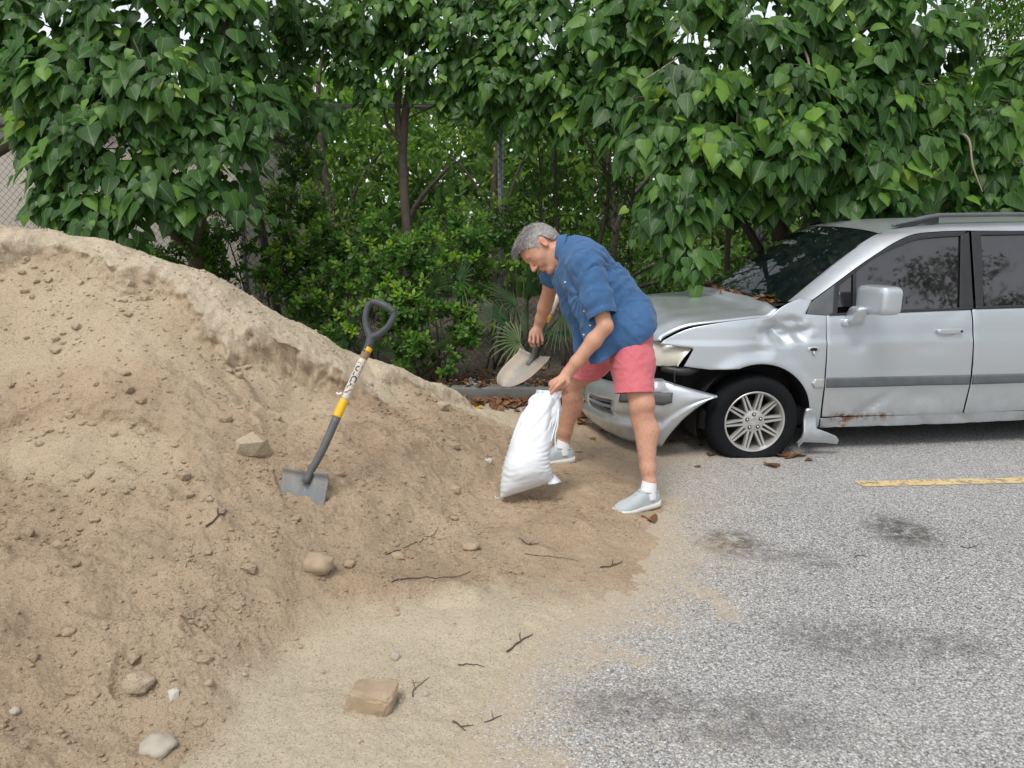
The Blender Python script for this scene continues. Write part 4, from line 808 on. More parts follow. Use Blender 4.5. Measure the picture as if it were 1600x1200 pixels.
lo = np.min([Hc, wrF, ankF, ankN, shN], 0) - .26; hi = np.max([Hc, ankN, ankF, elN, hipN, shN], 0) + .28; lo[2] = 0.02
B = Field(lo, hi, .0045)
C0, C1, C2, C3, C4 = P(893, 402, 4.35), P(905, 412, 4.35), P(944, 455, 4.39), P(970, 494, 4.42), P(972, 522, 4.44)
B.chain([C0, C1, C2, C3, C4], [.085, .11, .115, .115, .12], .05, (lat, 1.35))
for sh, el, wr, s in ((shN, elN, wrN, 1), (shF, elF, wrF, -1)):
    m = lerp(sh, el, .45); fm = lerp(el, wr, .3); B.chain([C1 + lat * .12 * s, sh, m, el], [.07, .058, .050, .041], .03); B.chain([el, fm, lerp(el, wr, .75), wr], [.040, .043, .034, .027], .02)
for hp, kn, an, s in ((hipN, kneeN, ankN, 1), (hipF, kneeF, ankF, -1)):
    d = nrm(an - kn); back = nrm(np.cross(d, lat)); back = back if back @ X_ > 0 else -back
    B.chain([hp, lerp(hp, kn, .5), kn + [0, 0, .03]], [.10, .085, .064], .04); B.chain([kn + [0, 0, .03], kn - [0, 0, .05], lerp(kn, an, .8), an], [.064, .054, .039, .034], .03)
    B.chain([lerp(kn, an, .12) + back * .012, lerp(kn, an, .30) + back * .028, lerp(kn, an, .62) + back * .008], [.048, .056, .039], .03)
    B.ell(kn - back * .036 + [0, 0, .010], (.032, .036, .040), None, .025); B.cone(an, an - [0, 0, .06], .036, .036, .02)
# head
def he(c, r, k=.015, op='+', R=None): B.ell(Hd(*c), np.array(r) * HS, HR if R is None else HR @ R, k * HS, op)
def hc(a, b, r1, r2, k=.012, op='+'): B.cone(Hd(*a), Hd(*b), r1 * HS, r2 * HS, k, None, op)
B.chain([Hd(-.035, 0, -.03), Hd(-.045, 0, -.085), nb], [.058, .056, .064], .03); B.cone(nb, C1, .065, .09, .05)
he((-.012, 0, .036), (.100, .077, .088)); he((.030, 0, .022), (.068, .066, .080), .03); he((.030, 0, -.035), (.058, .057, .075), .03)
for s in (-1, 1):
    hc((-.012, .052 * s, -.055), (.062, .020 * s, -.098), .020, .017, .03); he((.056, .044 * s, -.016), (.022, .018, .020), .025); he((.073, .030 * s, -.040), (.020, .016, .017), .02)
he((.076, 0, -.100), (.018, .022, .017), .025); hc((.086, -.030, .026), (.086, .030, .026), .011, .011, .02)
for s in (-1, 1): he((.101, .032 * s, .006), (.016, .017, .010), .012, '-'); he((.081, .031 * s, .004), (.013, .014, .011), .004)
hc((.092, 0, .016), (.121, 0, -.026), .007, .0115, .012); he((.112, 0, -.030), (.014, .016, .010), .008)
for s in (-1, 1): he((.103, .012 * s, -.031), (.010, .008, .008), .006)
he((.096, 0, -.056), (.008, .024, .0055), .006); he((.091, 0, -.069), (.009, .020, .007), .006); hc((.103, -.02, -.0625), (.103, .02, -.0625), .0035, .0035, .003, '-')
for s in (-1, 1):
    R = rot((0, 1, 0), -.25) @ rot((0, 0, 1), .35 * s); he((-.012, .081 * s, .0), (.019, .0085, .032), .008, R=R); he((-.008, .091 * s, .003), (.010, .007, .019), .004, '-', R=R)
# hands
def finger(pts, r0=.0105, r1=.0085): B.chain(pts, np.linspace(r0, r1, len(pts)), .005)
palmN = P(876, 596, 4.165); B.cone(wrN, palmN, .027, .030, .02, (W_, .75)); B.ell(P(874, 599, 4.165), (.044, .026, .034), np.stack([nrm(P(884, 605, 4.19) - P(866, 600, 4.14)), W_, U_], 1), .015)
for pts in ([(866, 601, 4.135), (860.5, 609, 4.15), (866, 616, 4.18)], [(871.5, 605, 4.15), (868, 613, 4.17), (874, 617, 4.205)], [(877.5, 607, 4.17), (875.5, 614.5, 4.19), (880.5, 616.5, 4.225)], [(883.5, 606, 4.19), (882.5, 612.5, 4.21), (886.5, 613, 4.24)]): finger([P(*p) for p in pts])
finger([P(881, 594, 4.13), P(869.5, 604, 4.105), P(861.5, 614, 4.115)], .0125, .0092)
B.cone(wrF, P(838, 519, 4.79), .027, .028, .02, (W_, .75)); B.ell(P(837, 521, 4.79), (.042, .024, .032), np.stack([X_, W_, U_], 1), .015)
for pts in ([(829, 522, 4.775), (827.5, 533, 4.76), (831, 541, 4.785)], [(834.5, 524.5, 4.765), (833.5, 535, 4.755), (836, 541, 4.785)], [(840.5, 525, 4.77), (840.5, 535, 4.76), (841.5, 540, 4.79)], [(846, 523, 4.785), (847.5, 532, 4.78), (847, 537, 4.81)]): finger([P(*p) for p in pts])
finger([P(833, 514, 4.83), P(837, 524, 4.855), P(842, 531, 4.86)], .012, .009)
BVt, Qd = B.mesh(); Tt = tri(Qd); BVt = relax(BVt, Tt, 1, .4)
q = (BVt - Hc) @ HR / HS; red = np.exp(-(((q[:, 0] - .11) / .03) ** 2 + (q[:, 1] / .03) ** 2 + ((q[:, 2] + .025) / .03) ** 2)) + .8 * np.exp(-(((q[:, 0] + .012) / .03) ** 2 + ((np.abs(q[:, 1]) - .085) / .02) ** 2 + (q[:, 2] / .04) ** 2)) + .6 * np.exp(-(((q[:, 0] - .09) / .03) ** 2 + ((q[:, 2] - .06) / .04) ** 2) - (q[:, 1] / .05) ** 2) + .5 * np.exp(-((BVt - P(872, 606, 4.16)) ** 2).sum(1) / .05 ** 2) + .4 * np.exp(-((BVt - P(836, 530, 4.78)) ** 2).sum(1) / .05 ** 2) + .3 * np.exp(-((BVt - kneeN) ** 2).sum(1) / .07 ** 2)
mobj('body', BVt, Qd, M_SKIN, attrs={'red': np.clip(red, 0, 1)}); del B
for s in (1, -1):
    V, F = lathe([(.0001, -.0108), (.006, -.009), (.0095, -.004), (.0108, .001)], 16); V = V @ rot((0, 0, 1), math.radians(-90)).T; V[:, 0] *= -1
    V = V * np.array([-1, 1, 1]); V = (Hc + (HR @ ((V * 1.0 + np.array([.0855, .031 * s, .003])) * HS).T).T); mobj('eye', V, F, M_EYE)
# brows and hair: a shell with the hairline cut in, plus strands
M_HAIR = N('grey_hair'); _f = M_HAIR.attr('shade', 'Fac'); M_HAIR.set('Base Color', M_HAIR.ramp(_f, [(.0, (.05, .045, .042)), (.4, (.20, .185, .175)), (.7, (.36, .34, .325)), (1, (.58, .56, .54))])); M_HAIR.set('Roughness', .55); M_HAIR = M_HAIR.m
Hf = Field(Hc - .19, Hc + .19, .004)
Hf.ell(Hd(-.014, 0, .040), np.array((.1035, .0795, .0905)) * HS, HR, .02); Hf.ell(Hd(.035, 0, .040), np.array((.070, .068, .075)) * HS, HR, .03); Hf.ell(Hd(.070, 0, .095), np.array((.028, .046, .014)) * HS, HR @ rot((0, 1, 0), .15), .03); Hf.ell(Hd(-.055, 0, .0), np.array((.062, .070, .075)) * HS, HR, .03)
V, Qd = Hf.mesh(); T = tri(Qd); q = (V - Hc) @ HR / HS
hline = np.interp(q[:, 0], [-.13, -.095, -.06, -.042, -.030, .006, .014, .030, .036, .058, .074, .085, .2], [-.05, -.062, -.050, -.005, .040, .040, -.018, -.018, .030, .055, .078, .083, .088])
f = hline + .006 * noise(q * 90) - q[:, 2]; V, T = clip_mesh(V, T, f); nn = vnormals(V, T); q = (V - Hc) @ HR / HS
V = V + nn * (.0028 * noise(np.stack([q[:, 0] * 30, q[:, 1] * 90, q[:, 2] * 45], 1)) + .001)[:, None]
top = sstep(.05, .11, q[:, 2]); shade = np.clip(.52 + .3 * noise(np.stack([q[:, 0] * 60, q[:, 1] * 200, q[:, 2] * 90], 1)) + .10 - .28 * sstep(.05, .1, q[:, 0]) * top, 0, 1)
hair = mobj('hair', V, T, M_HAIR, attrs={'shade': shade}, label='short tousled grey hair')
ids = rng.choice(len(V), 9000); b0 = V[ids]; qq = q[ids]; tp = sstep(.03, .10, qq[:, 2]); fw = sstep(.02, .09, qq[:, 0]) * tp
L = (.006 + .013 * tp + .012 * fw) * rng.uniform(.6, 1.3, len(ids)); dr = nrm(nn[ids] * (.35 + .25 * tp)[:, None] + (HR @ np.stack([.25 + .75 * tp, 0 * tp, -.55 + .5 * tp], 0)).T + .42 * rng.normal(size=(len(ids), 3)))
sd = nrm(np.cross(dr, rng.normal(size=(len(ids), 3)))) * .0007; mid = b0 + dr * L[:, None] * .5; tip = b0 + nrm(dr + .35 * hf + np.array([0, 0, -.25])) * L[:, None]
SV = np.stack([b0 - sd, b0 + sd, mid + sd * .8, mid - sd * .8, tip], 1).reshape(-1, 3); k = np.arange(len(ids))[:, None] * 5; SF = [np.hstack([k, k + 1, k + 2, k + 3]), np.hstack([k + 3, k + 2, k + 4])]
mobj('hair_strands', SV, SF, M_HAIR, hair, attrs={'shade': np.repeat(np.clip(rng.normal(.55, .25, len(ids)) - .2 * fw, 0, 1), 5)}, kind='stuff')
for s in (1, -1):
    pts = [Hd(.096, .014 * s, .025), Hd(.098, .028 * s, .031), Hd(.088, .046 * s, .027)]; V, F = tube(spline(pts, 8), [.002, .0038, .0045, .0045, .004, .0035, .003, .002], 6); mobj('eyebrow', V, F, M_HAIR, attrs={'shade': np.full(len(V), .2)})
# --- shirt
ax_t = nrm(C3 - C1); prp = np.cross(ax_t, lat)
S = Field(np.min([shF, C0, elF, C4, shN, elN, P(900, 560, 4.5)], 0) - .22, np.max([shN, C4, elN, shF, elF], 0) + .26, .0065)
S.chain([P(897, 398, 4.36), C1, C2 + .004 * U_, C3, C4, C4 + [.01, 0, -.09]], [.105, .138, .148, .146, .150, .145], .06, (lat, 1.28))
S.chain([C2 + lat * .05, C3 + lat * .07, hipN + [.0, 0, .045], hipN + [0, 0, -.06]], [.12, .138, .132, .130], .05); S.chain([C1 + lat * .10, shN, lerp(shN, elN, .22)], [.11, .086, .070], .05); S.chain([C1 - lat * .10, shF, lerp(shF, elF, .15)], [.10, .080, .068], .05)
S.chain([P(900, 445, 4.28), P(925, 478, 4.26), P(938, 520, 4.25), P(938, 585, 4.22)], [.07, .095, .085, .055], .07); S.chain([P(884, 440, 4.40), P(900, 480, 4.46), P(910, 515, 4.50), P(905, 560, 4.50)], [.07, .08, .06, .035], .05)
V, Qd = S.mesh(); T = tri(Qd); V = relax(V, T, 2, .5); nn = vnormals(V, T)
a = (V - C1) @ ax_t; b = (V - C1) @ lat; c = (V - C1) @ prp
dsp = .008 * noise(np.stack([a * 2.5 + b * 3, b * 7 - a * 4, c * 6], 1)) - .0085 * np.abs(noise(np.stack([a * 4 + b * 4, b * 13 - a * 7, c * 11], 1))) - .004 * np.abs(noise(np.stack([a * 10 - b * 8, b * 26 + a * 12, c * 22], 1))) + .0035 * np.exp(-(noise(np.stack([a * 5 - b * 2, b * 11 + a * 7, c * 9 + 3], 1)) / .12) ** 2) + .0015 * noise(np.stack([a * 30, b * 30, c * 30], 1))
# pull lines from the arm pits and the shoulder blade
for o, w in ((shN + ax_t * .10 - prp * 0, 1.0), (C2 + lat * .1, .5)):
    r = V - o; th = np.arctan2(r @ lat, r @ ax_t); rr = np.linalg.norm(r, axis=1); dsp += w * .0045 * np.sin(th * 11 + 3 * noise(V * 6)) * np.exp(-((rr - .14) / .10) ** 2)
aw = elN - shN; ta = ((V - shN) @ aw) / (aw @ aw); onarm = np.exp(-((np.linalg.norm(V - shN - np.clip(ta, 0, 1)[:, None] * aw, axis=1) - .07) / .05) ** 2) * sstep(.1, .4, ta)
V = V + nn * dsp[:, None]
h0, h1, h2 = P(1031, 506, 4.28), P(938, 567, 4.16), P(902, 541, 4.56); hn = nrm(np.cross(h1 - h0, h2 - h0)); hn = hn if hn[2] < 0 else -hn
f1 = (V - h0) @ hn + .006 * noise(V * 9) - .012 * np.sin(np.clip(((V - h0) @ nrm(h1 - h0)) / np.linalg.norm(h1 - h0), 0, 1) * np.pi)
def cut_plane(f, p, n_, rad, pts): d = (pts - p) @ nrm(n_); return np.where(np.linalg.norm(pts - p, axis=1) < rad, np.maximum(f, d), f)
nk = nb + nrm(Hc - nb) * .030; f1 = cut_plane(f1, nk, nrm(Hc - nb), .12, V)
Vs_, Ts_ = clip_mesh(V, T, f1)
shirt = mobj('shirt', Vs_, Ts_, M_SHIRT, label='blue short-sleeved linen shirt, untucked'); md = shirt.modifiers.new('thickness', 'SOLIDIFY'); md.thickness = .0035; md.offset = -1
for sh, el, tc, rr in ((shN, elN, .84, (.084, .085, .083, .080)), (shF, elF, .42, (.079, .078, .076, .074))):
    Sl = Field(np.min([sh, el], 0) - .13, np.max([sh, el], 0) + .13, .006); Sl.chain([lerp(sh, el, -.10), lerp(sh, el, .2), lerp(sh, el, .6), lerp(sh, el, 1.1)], rr, .04, (np.cross(nrm(el - sh), lat), .92)); V, Qd = Sl.mesh(); T = tri(Qd); V = relax(V, T, 1, .5); nn = vnormals(V, T); aw = el - sh; ta = ((V - sh) @ aw) / (aw @ aw)
    V = V + nn * (.007 * noise(V * np.array([8, 8, 5])) + .004 * np.sin(ta * 15 + 5 * noise(V * 8)) * sstep(.1, .5, ta) + .0035 * np.exp(-(noise(V * np.array([9, 9, 6]) + 4) / .12) ** 2) - .004 * np.abs(noise(V * 14)) + .001 * noise(V * 35) + .004 * np.exp(-((ta - tc + .06) / .035) ** 2))[:, None]
    V, T = clip_mesh(V, T, np.maximum((V - lerp(sh, el, tc)) @ nrm(aw) + .008 * noise(V * 12), -.9)); o = mobj('sleeve', V, T, M_SHIRT, shirt); md = o.modifiers.new('thickness', 'SOLIDIFY'); md.thickness = .0035; md.offset = -1
# collar, placket, buttons, cuffs
nd = nrm(Hc - nb); cf = nrm(-prp + 0 * nd) if (-prp) @ hf > 0 else nrm(prp); e1 = nrm(cf - nd * (cf @ nd)); e2 = np.cross(nd, e1); th = np.linspace(math.radians(22), math.radians(338), 40); cc = nb + nd * .022
def ring(r, off, sag=0.0): return cc + nd * off + (np.cos(th) * r)[:, None] * e1 + (np.sin(th) * r * 1.02)[:, None] * e2 - nd * (sag * np.cos(th / 2 - np.pi / 2 + np.pi / 2) ** 2)[:, None] * 0
A_, Bq, Cq = ring(.076, -.012), ring(.078, .030), ring(.094, -.022); Cq += (e1 * .035 - nd * .03) * (np.exp(-((th - th[0]) / .5) ** 2) + np.exp(-((th - th[-1]) / .5) ** 2))[:, None]
V1, F1 = ribbon(A_, Bq, 3); V2, F2 = ribbon(Bq, Cq, 5, .006, nd); V2 += (.003 * noise(V2 * 30))[:, None] * nd; o = mobj('collar', np.vstack([V1, V2]), np.vstack([F1, F2 + len(V1)]), M_SHIRT, shirt); md = o.modifiers.new('thickness', 'SOLIDIFY'); md.thickness = .003
def on_shirt(p, out, lift=.003):
    d = np.linalg.norm(np.cross(Vs_ - p, nrm(out)), axis=1); near_ = np.where(d < .02)[0]
    if not len(near_): near_ = np.argsort(d)[:5]
    j = near_[np.argmax((Vs_[near_] - p) @ nrm(out))]; return Vs_[j] + lift * nrm(out)
toc = nrm(-P(900, 500, 4.3) + np.array([0, 0, CAM_H]))
for u, v in ((938, 497), (908, 488), (917, 506), (907, 525), (879, 445)):
    p = on_shirt(P(u, v, 4.35), nrm(np.array([0, 0, CAM_H]) - P(u, v, 4.35))); V, F = lathe([(.0001, -.002), (.005, -.002), (.0062, 0), (.005, .002)], 12); mobj('button', V @ rot((1, 0, 0), .2).T + p, F, M_BUTTON, shirt)
def cuff(cp, nrmv, r, parent, mat, name='cuff', fl=1.0):
    nv = nrm(nrmv); x = nrm(np.cross(nv, lat)); y = np.cross(nv, x); t = np.linspace(0, 2 * np.pi, 41); rr = r * (1 + .05 * np.sin(3 * t + 1) + .03 * np.sin(5 * t)); Ra = cp + (np.cos(t) * rr)[:, None] * x + (np.sin(t) * rr * fl)[:, None] * y; V, F = ribbon(Ra - nv * .022, Ra + nv * .004, 2); o = mobj(name, V, F, mat, parent); md = o.modifiers.new('thickness', 'SOLIDIFY'); md.thickness = .004; md.offset = 0; return o
# --- shorts
hemN, hemF = P(991, 614, 4.25), P(908, 583, 4.67)
S = Field(np.min([hipF, hemF, hemN, C3], 0) - .22, np.max([hipN, hemN, C3], 0) + .25, .006)
pel = (hipN + hipF) / 2; S.chain([C3, C4, pel + [.012, 0, -.02]], [.125, .142, .135], .05, (lat, 1.22)); S.ell(pel + np.array([.045, .0, -.015]), (.115, .15, .12), None, .06)
S.chain([hipN, lerp(hipN, hemN, .5), lerp(hipN, hemN, 1.25)], [.118, .112, .110], .05); S.chain([hipF, lerp(hipF, hemF, .5), lerp(hipF, hemF, 1.25)], [.118, .108, .100], .05)
V, Qd = S.mesh(); T = tri(Qd); V = relax(V, T, 2, .5); nn = vnormals(V, T); dn = nrm(hemN - hipN); t_ = (V - hipN) @ dn
dsp = .008 * noise(V * np.array([5, 5, 8])) - .0045 * np.abs(noise(np.stack([V[:, 0] * 9 + V[:, 2] * 7, V[:, 1] * 9, V[:, 2] * 20 - V[:, 0] * 14], 1))) + .003 * np.exp(-(noise(np.stack([V[:, 0] * 5, V[:, 1] * 5, V[:, 2] * 15 + V[:, 0] * 9], 1) + 5) / .12) ** 2) + .002 * noise(V * 40)
dsp += .0012 * np.sin((V - hipN) @ nrm(X_ * .6 + U_) * 55 + 3 * noise(V * 7)) * np.exp(-np.linalg.norm(V - (pel - [.06, 0, .05]), axis=1) ** 2 / .11 ** 2)
V = V + nn * dsp[:, None]; f = np.full(len(V), -1.0); sideN = np.linalg.norm(V - lerp(hipN, hemN, 1), axis=1) < np.linalg.norm(V - hemF, axis=1); hvN = nrm(hemN - hipN + np.array([0, .02, -.08])); hvF = nrm(hemF - hipF + np.array([.10, 0, -.05]))
f = np.where(sideN, (V - hemN) @ hvN, (V - hemF) @ hvF); Vc_, Tc_ = clip_mesh(V, T, f); shorts = mobj('shorts', Vc_, Tc_, M_SHORTS, label='coral pink cotton shorts'); md = shorts.modifiers.new('thickness', 'SOLIDIFY'); md.thickness = .004; md.offset = -1
# --- socks and shoes
def shoe(ank, toe_dir, label):
    d = nrm(np.array([*toe_dir, 0])); s = np.array([-d[1], d[0], 0]); z0 = top_z(ank[0], ank[1]) + .003; o = np.array([ank[0], ank[1], z0]) - d * .065
    t = np.linspace(0, 1, 30); Lh = .295; w = np.interp(t, [0, .03, .1, .25, .45, .65, .8, .92, .98, 1], [.014, .027, .037, .041, .042, .050, .053, .043, .026, .008]); h = np.interp(t, [0, .06, .16, .30, .42, .55, .7, .85, .95, 1], [.066, .094, .098, .104, .102, .084, .068, .058, .046, .030])
    a = np.linspace(0, np.pi, 17); V = []
    for i in range(30):
        x = np.cos(a); y = np.sin(a); x = np.sign(x) * np.abs(x) ** .75; y = np.abs(y) ** (.42 if t[i] < .42 else lerp(.42, .8, min(1, (t[i] - .42) / .2))); V.append(o + d * t[i] * Lh + s * (w[i] * x)[:, None] + np.array([0, 0, 1]) * (.018 + (h[i] - .018) * y)[:, None])
    V = np.array(V).reshape(-1, 3); i = (np.arange(29)[:, None] * 17 + np.arange(16)).ravel(); F = np.stack([i, i + 17, i + 18, i + 1], 1)
    F = orient(V, F, (0, 0, 1)); sh = mobj('shoe', V, F, M_SHOE, label=label)
    V = []; hs = np.interp(t, [0, .1, .4, .8, 1], [.030, .028, .024, .022, .024]); toe = np.interp(t, [.7, 1], [0, .012])
    for i in range(30):
        ww = w[i] + .005; e = .004 * (1 if 0 < i < 29 else 0); V.append(np.array([o + d * (t[i] * (Lh + .012) - .006) + s * ww * k + np.array([0, 0, zz]) for k, zz in ((-.9, toe[i]), (-1, .006 + toe[i]), (-1.0, hs[i]), (-.85, hs[i] + .003), (.85, hs[i] + .003), (1.0, hs[i]), (1, .006 + toe[i]), (.9, toe[i]))]))
    V = np.array(V).reshape(-1, 3); i = np.arange(29)[:, None] * 8; j = np.arange(8); k = (j + 1) % 8; F = [tuple(q) for q in np.stack([i + j, i + k, i + 8 + k, i + 8 + j], -1).reshape(-1, 4).tolist()] + [tuple(range(8)), tuple(range(239, 231, -1))]; mobj('sole', V, F, M_SOLE, sh)
    c = o + d * .072 + np.array([0, 0, .093]); tt = np.linspace(0, 2 * np.pi, 33); rim = c + (np.cos(tt) * .058)[:, None] * d + (np.sin(tt) * .037)[:, None] * s + (np.cos(tt) * .006)[:, None] * np.array([0, 0, 1]); V, F = tube(rim, .006, 8, False); mobj('shoe_collar', V, F, M_SHOE, sh)
    V, F = tube([c + d * .045 + [0, 0, .004], c + d * .085 + [0, 0, -.004], c + d * .10 + [0, 0, -.012]], [.004, .004, .003], 6); mobj('elastic_gore', V, F, M_SHOE, sh)
    V, F = tube(spline([c - [0, 0, .045], c + [0, 0, .0], c + (ank - c) * .6 + [0, 0, .01], ank + [0, 0, .006]], 14), np.interp(np.linspace(0, 1, 14), [0, .35, .7, 1], [.046, .044, .041, .041]), 20); V += (.0015 * noise(V * 90))[:, None]; mobj('sock', V, F, M_SOCK)
shoe(ankN, (-.86, -.50), 'grey slip-on shoe on the asphalt edge'); shoe(ankF, (-.95, -.30), 'grey slip-on shoe behind the bag')

# ------------------------------------------------------------------ shovels
def metal_material(name, c0, c1, mud):
    n = N(name); co = n.co('Object'); c = n.mix(n.noise(12, 6, .7, co), c0, c1); m = n.ramp(n.noise(9, 5, .7, co), [(.42, 0), (.62, mud)]); c = n.mix(m, c, (.42, .34, .25)); c = n.mix(n.ramp(n.noise(60, 4, .7, co), [(.62, 0), (.7, .6)]), c, (.05, .045, .04))
    n.set('Base Color', c); n.set('Metallic', .25); n.set('Roughness', .58); n.bump(n.noise(80, 4, .6, co), .25, .004); return n.m
M_STEEL = metal_material('dirty_grey_steel', (.12, .13, .135), (.22, .235, .24), .35); M_STEELW = metal_material('sand_worn_steel', (.25, .235, .21), (.36, .33, .285), .8)
M_SOCKET = simple('grey_fibreglass_socket', (.105, .11, .11), .5, .1, var=.35, scale=22); M_YEL = simple('yellow_sleeve', (.80, .46, .012), .45, var=.12, scale=40); M_LABEL = simple('clear_label_over_wood', (.60, .52, .40), .35, var=.15, scale=60, coat=.4); M_BROWN = simple('frayed_brown_tape', (.24, .16, .085), .7, var=.3, scale=60); M_GRIP = simple('scuffed_dark_grip', (.05, .056, .062), .55, var=.5, scale=25, bump=.3, bscale=120); M_BLUE = simple('blue_print', (.008, .055, .16), .5)
def sub(path, t0, t1, n=14):
    L = np.concatenate([[0], np.cumsum(np.linalg.norm(np.diff(path, axis=0), axis=1))]); L /= L[-1]; t = np.linspace(t0, t1, n); return np.stack([np.interp(t, L, path[:, k]) for k in range(3)], 1)
def print_text(txt, path, t0, t1, r, toward, height, parent, org, mat):
    """lettering printed round a shaft, running from share t0 to t1 of its path, tops turned to the right"""
    cu = bpy.data.curves.new('lettering', 'FONT'); cu.body = txt; cu.size = 1.0; cu.offset = .035; o = bpy.data.objects.new('lettering', cu); COL.objects.link(o); dg = bpy.context.evaluated_depsgraph_get(); me = o.evaluated_get(dg).to_mesh()
    V = np.array([v.co[:] for v in me.vertices]); F = [tuple(p.vertices) for p in me.polygons]; bpy.data.objects.remove(o)
    V = V - V.min(0); k = V[:, 0] / V[:, 0].max(); L = sub(path, min(t0, t1), max(t0, t1), 30); L = L if t0 < t1 else L[::-1]; cen = np.stack([np.interp(k, np.linspace(0, 1, 30), L[:, c]) for c in range(3)], 1); d = nrm(L[-1] - L[0]); tw = nrm(toward - d * (toward @ d)); rt = np.cross(tw, d); rt = rt if rt[0] > 0 else -rt
    ang = (V[:, 1] / V[:, 1].max() - .5) * height / r; return obj('lettering', cen + r * (np.cos(ang)[:, None] * tw + np.sin(ang)[:, None] * rt) - org, F, mat, parent, smooth=False)
def shovel(name, label, path, grip_pts, bands, r, blade, mat_blade, text=None, handle_axis=None):
    org = np.asarray(blade['tip'], float); e = empty(name, org, label=label, category='shovel')
    for nm, t0, t1, mt, rr in bands: V, F = tube(sub(path, t0, t1), np.linspace(rr[0], rr[1], 14), 14); obj(nm, V - org, F, mt, e)
    # blade
    n_, s_ = 24, 21; V = []
    for i in range(n_):
        s = i / (n_ - 1); c = blade['neck'] + (blade['tip'] - blade['neck']) * s; hw = blade['w'](s)
        for j in range(s_):
            t = -1 + 2 * j / (s_ - 1); dish = blade['dish'] * (t * t) * (1 - .35 * s) - .012 * np.exp(-(t / .16) ** 2) * (1 - s) ** 2 * 1.5; up = blade['step'] * max(0, 1 - s / .07) * (abs(t) > .22); V.append(c + blade['side'] * hw * t + blade['nor'] * (dish + up) + (blade['neck'] - blade['tip']) * 0)
    V = np.array(V); i = (np.arange(n_ - 1)[:, None] * s_ + np.arange(s_ - 1)).ravel(); F = np.stack([i, i + s_, i + s_ + 1, i + 1], 1); o = obj('blade', V - org, F, mat_blade, e); md = o.modifiers.new('thickness', 'SOLIDIFY'); md.thickness = .003; md.offset = 0
    if grip_pts is not None:
        for nm, pts, rr in grip_pts: V, F = tube(spline(pts, 18), rr if np.isscalar(rr) else np.interp(np.linspace(0, 1, 18), np.linspace(0, 1, len(rr)), rr), 12); obj(nm, V - org, F, M_GRIP, e)
    return e, org
sb = lambda u, v, d: P(u, v, d)
dh = sand_hit(477, 776); low_ = sb(474, 776, dh + .004); neckp = sb(481, 737, dh + .035); tipd = neckp + (low_ - neckp) * 2.3; side = nrm(sb(517, 742, dh + .02) - sb(443, 731, dh + .045)); nor = nrm(np.cross(side, tipd - neckp)); nor = nor if nor[1] < 0 else -nor
pth = spline([sb(477, 755, dh + .012), sb(487, 734, dh + .02), sb(500, 711, dh + .02), sb(513, 683, dh + .03), sb(528, 648, dh + .05), sb(552, 594, dh + .08), sb(577, 540, dh + .12)], 60); G0 = dh + .12
gr = [('grip_socket', [sb(571, 551, G0 + -0.010), sb(577, 537, G0 + 0.000), sb(580, 526, G0 + 0.005)], [.019, .020, .022]), ('grip_arm', [sb(580, 528, G0 + 0.005), sb(573, 512, G0 + 0.010), sb(571, 495, G0 + 0.015), sb(575, 478, G0 + 0.020), sb(582, 472, G0 + 0.020)], [.022, .0165, .015, .0155, .016]),
      ('grip_arm', [sb(581, 527, G0 + 0.005), sb(592, 522, G0 + 0.000), sb(606, 510, G0 + 0.000), sb(615, 494, G0 + 0.000), sb(616, 486, G0 + 0.000)], [.022, .0165, .015, .0155, .016]), ('grip_bar', [sb(580, 472, G0 + 0.020), sb(590, 473, G0 + 0.015), sb(604, 479, G0 + 0.005), sb(617, 488, G0 + 0.000)], [.0165, .019, .019, .0165])]
bd = [('socket', 0, .48, M_SOCKET, (.017, .0205)), ('yellow_sleeve', .478, .60, M_YEL, (.0215, .0205)), ('shaft', .598, .90, M_LABEL, (.0195, .0195)), ('tape', .90, .958, M_BROWN, (.0205, .0205)), ('yellow_ring', .956, .985, M_YEL, (.0212, .0212))]
e1_, org1 = shovel('shovel', 'square-mouthed shovel with yellow sleeve standing upright in the sand heap', pth, gr, bd, .02, dict(neck=neckp, tip=tipd, side=side, nor=nor, w=lambda s: .112 - .004 * s, dish=.020, step=.022), M_STEEL)
print_text('VULCAN', pth, .885, .64, .0206, np.array([0, 0, CAM_H]) - pth[40], .032, e1_, org1, M_BLUE)
V, F = tube(spline([sub(pth, .64, .641, 2)[0] + [-.02, -.012, .01], sub(pth, .64, .641, 2)[0] + [-.035, -.018, .004], sub(pth, .64, .641, 2)[0] + [-.045, -.02, .012]], 6), .005, 5); obj('peeling_label', V - org1, F, M_SOCK, e1_)
# the one in the man's far hand
tip2 = P(785, 606, 4.76); nk2 = P(837, 557, 4.865); sd2 = nrm(P(857, 563, 4.83) - P(815, 551, 4.89)); nr2 = nrm(np.cross(sd2, tip2 - nk2)); nr2 = nr2 if nr2[1] < 0 else -nr2
pth2 = spline([P(824, 571, 4.845), P(832, 561, 4.868), P(836, 545, 4.855), P(839, 533, 4.845), P(848, 512, 4.85), P(862, 485, 4.86), P(884, 436, 4.88), P(903, 395, 4.90)], 60)
gr2 = [('grip_socket', [P(899, 404, 4.90), P(905, 391, 4.90), P(908, 384, 4.90)], [.019, .020, .022]), ('grip_arm', [P(908, 385, 4.9), P(906, 376, 4.85), P(908, 368, 4.83), P(912, 358, 4.83)], [.018, .013, .012, .013]), ('grip_arm', [P(908, 385, 4.9), P(912, 378, 4.95), P(914, 370, 4.97), P(914, 359, 4.97)], [.018, .013, .012, .013]), ('grip_bar', [P(912, 358, 4.83), P(913, 357, 4.9), P(914, 359, 4.97)], [.0135, .0155, .0135])]
for k in range(4): gr2[k] = (gr2[k][0], [p + np.array([-.03, 0, -.10]) for p in gr2[k][1]], gr2[k][2])
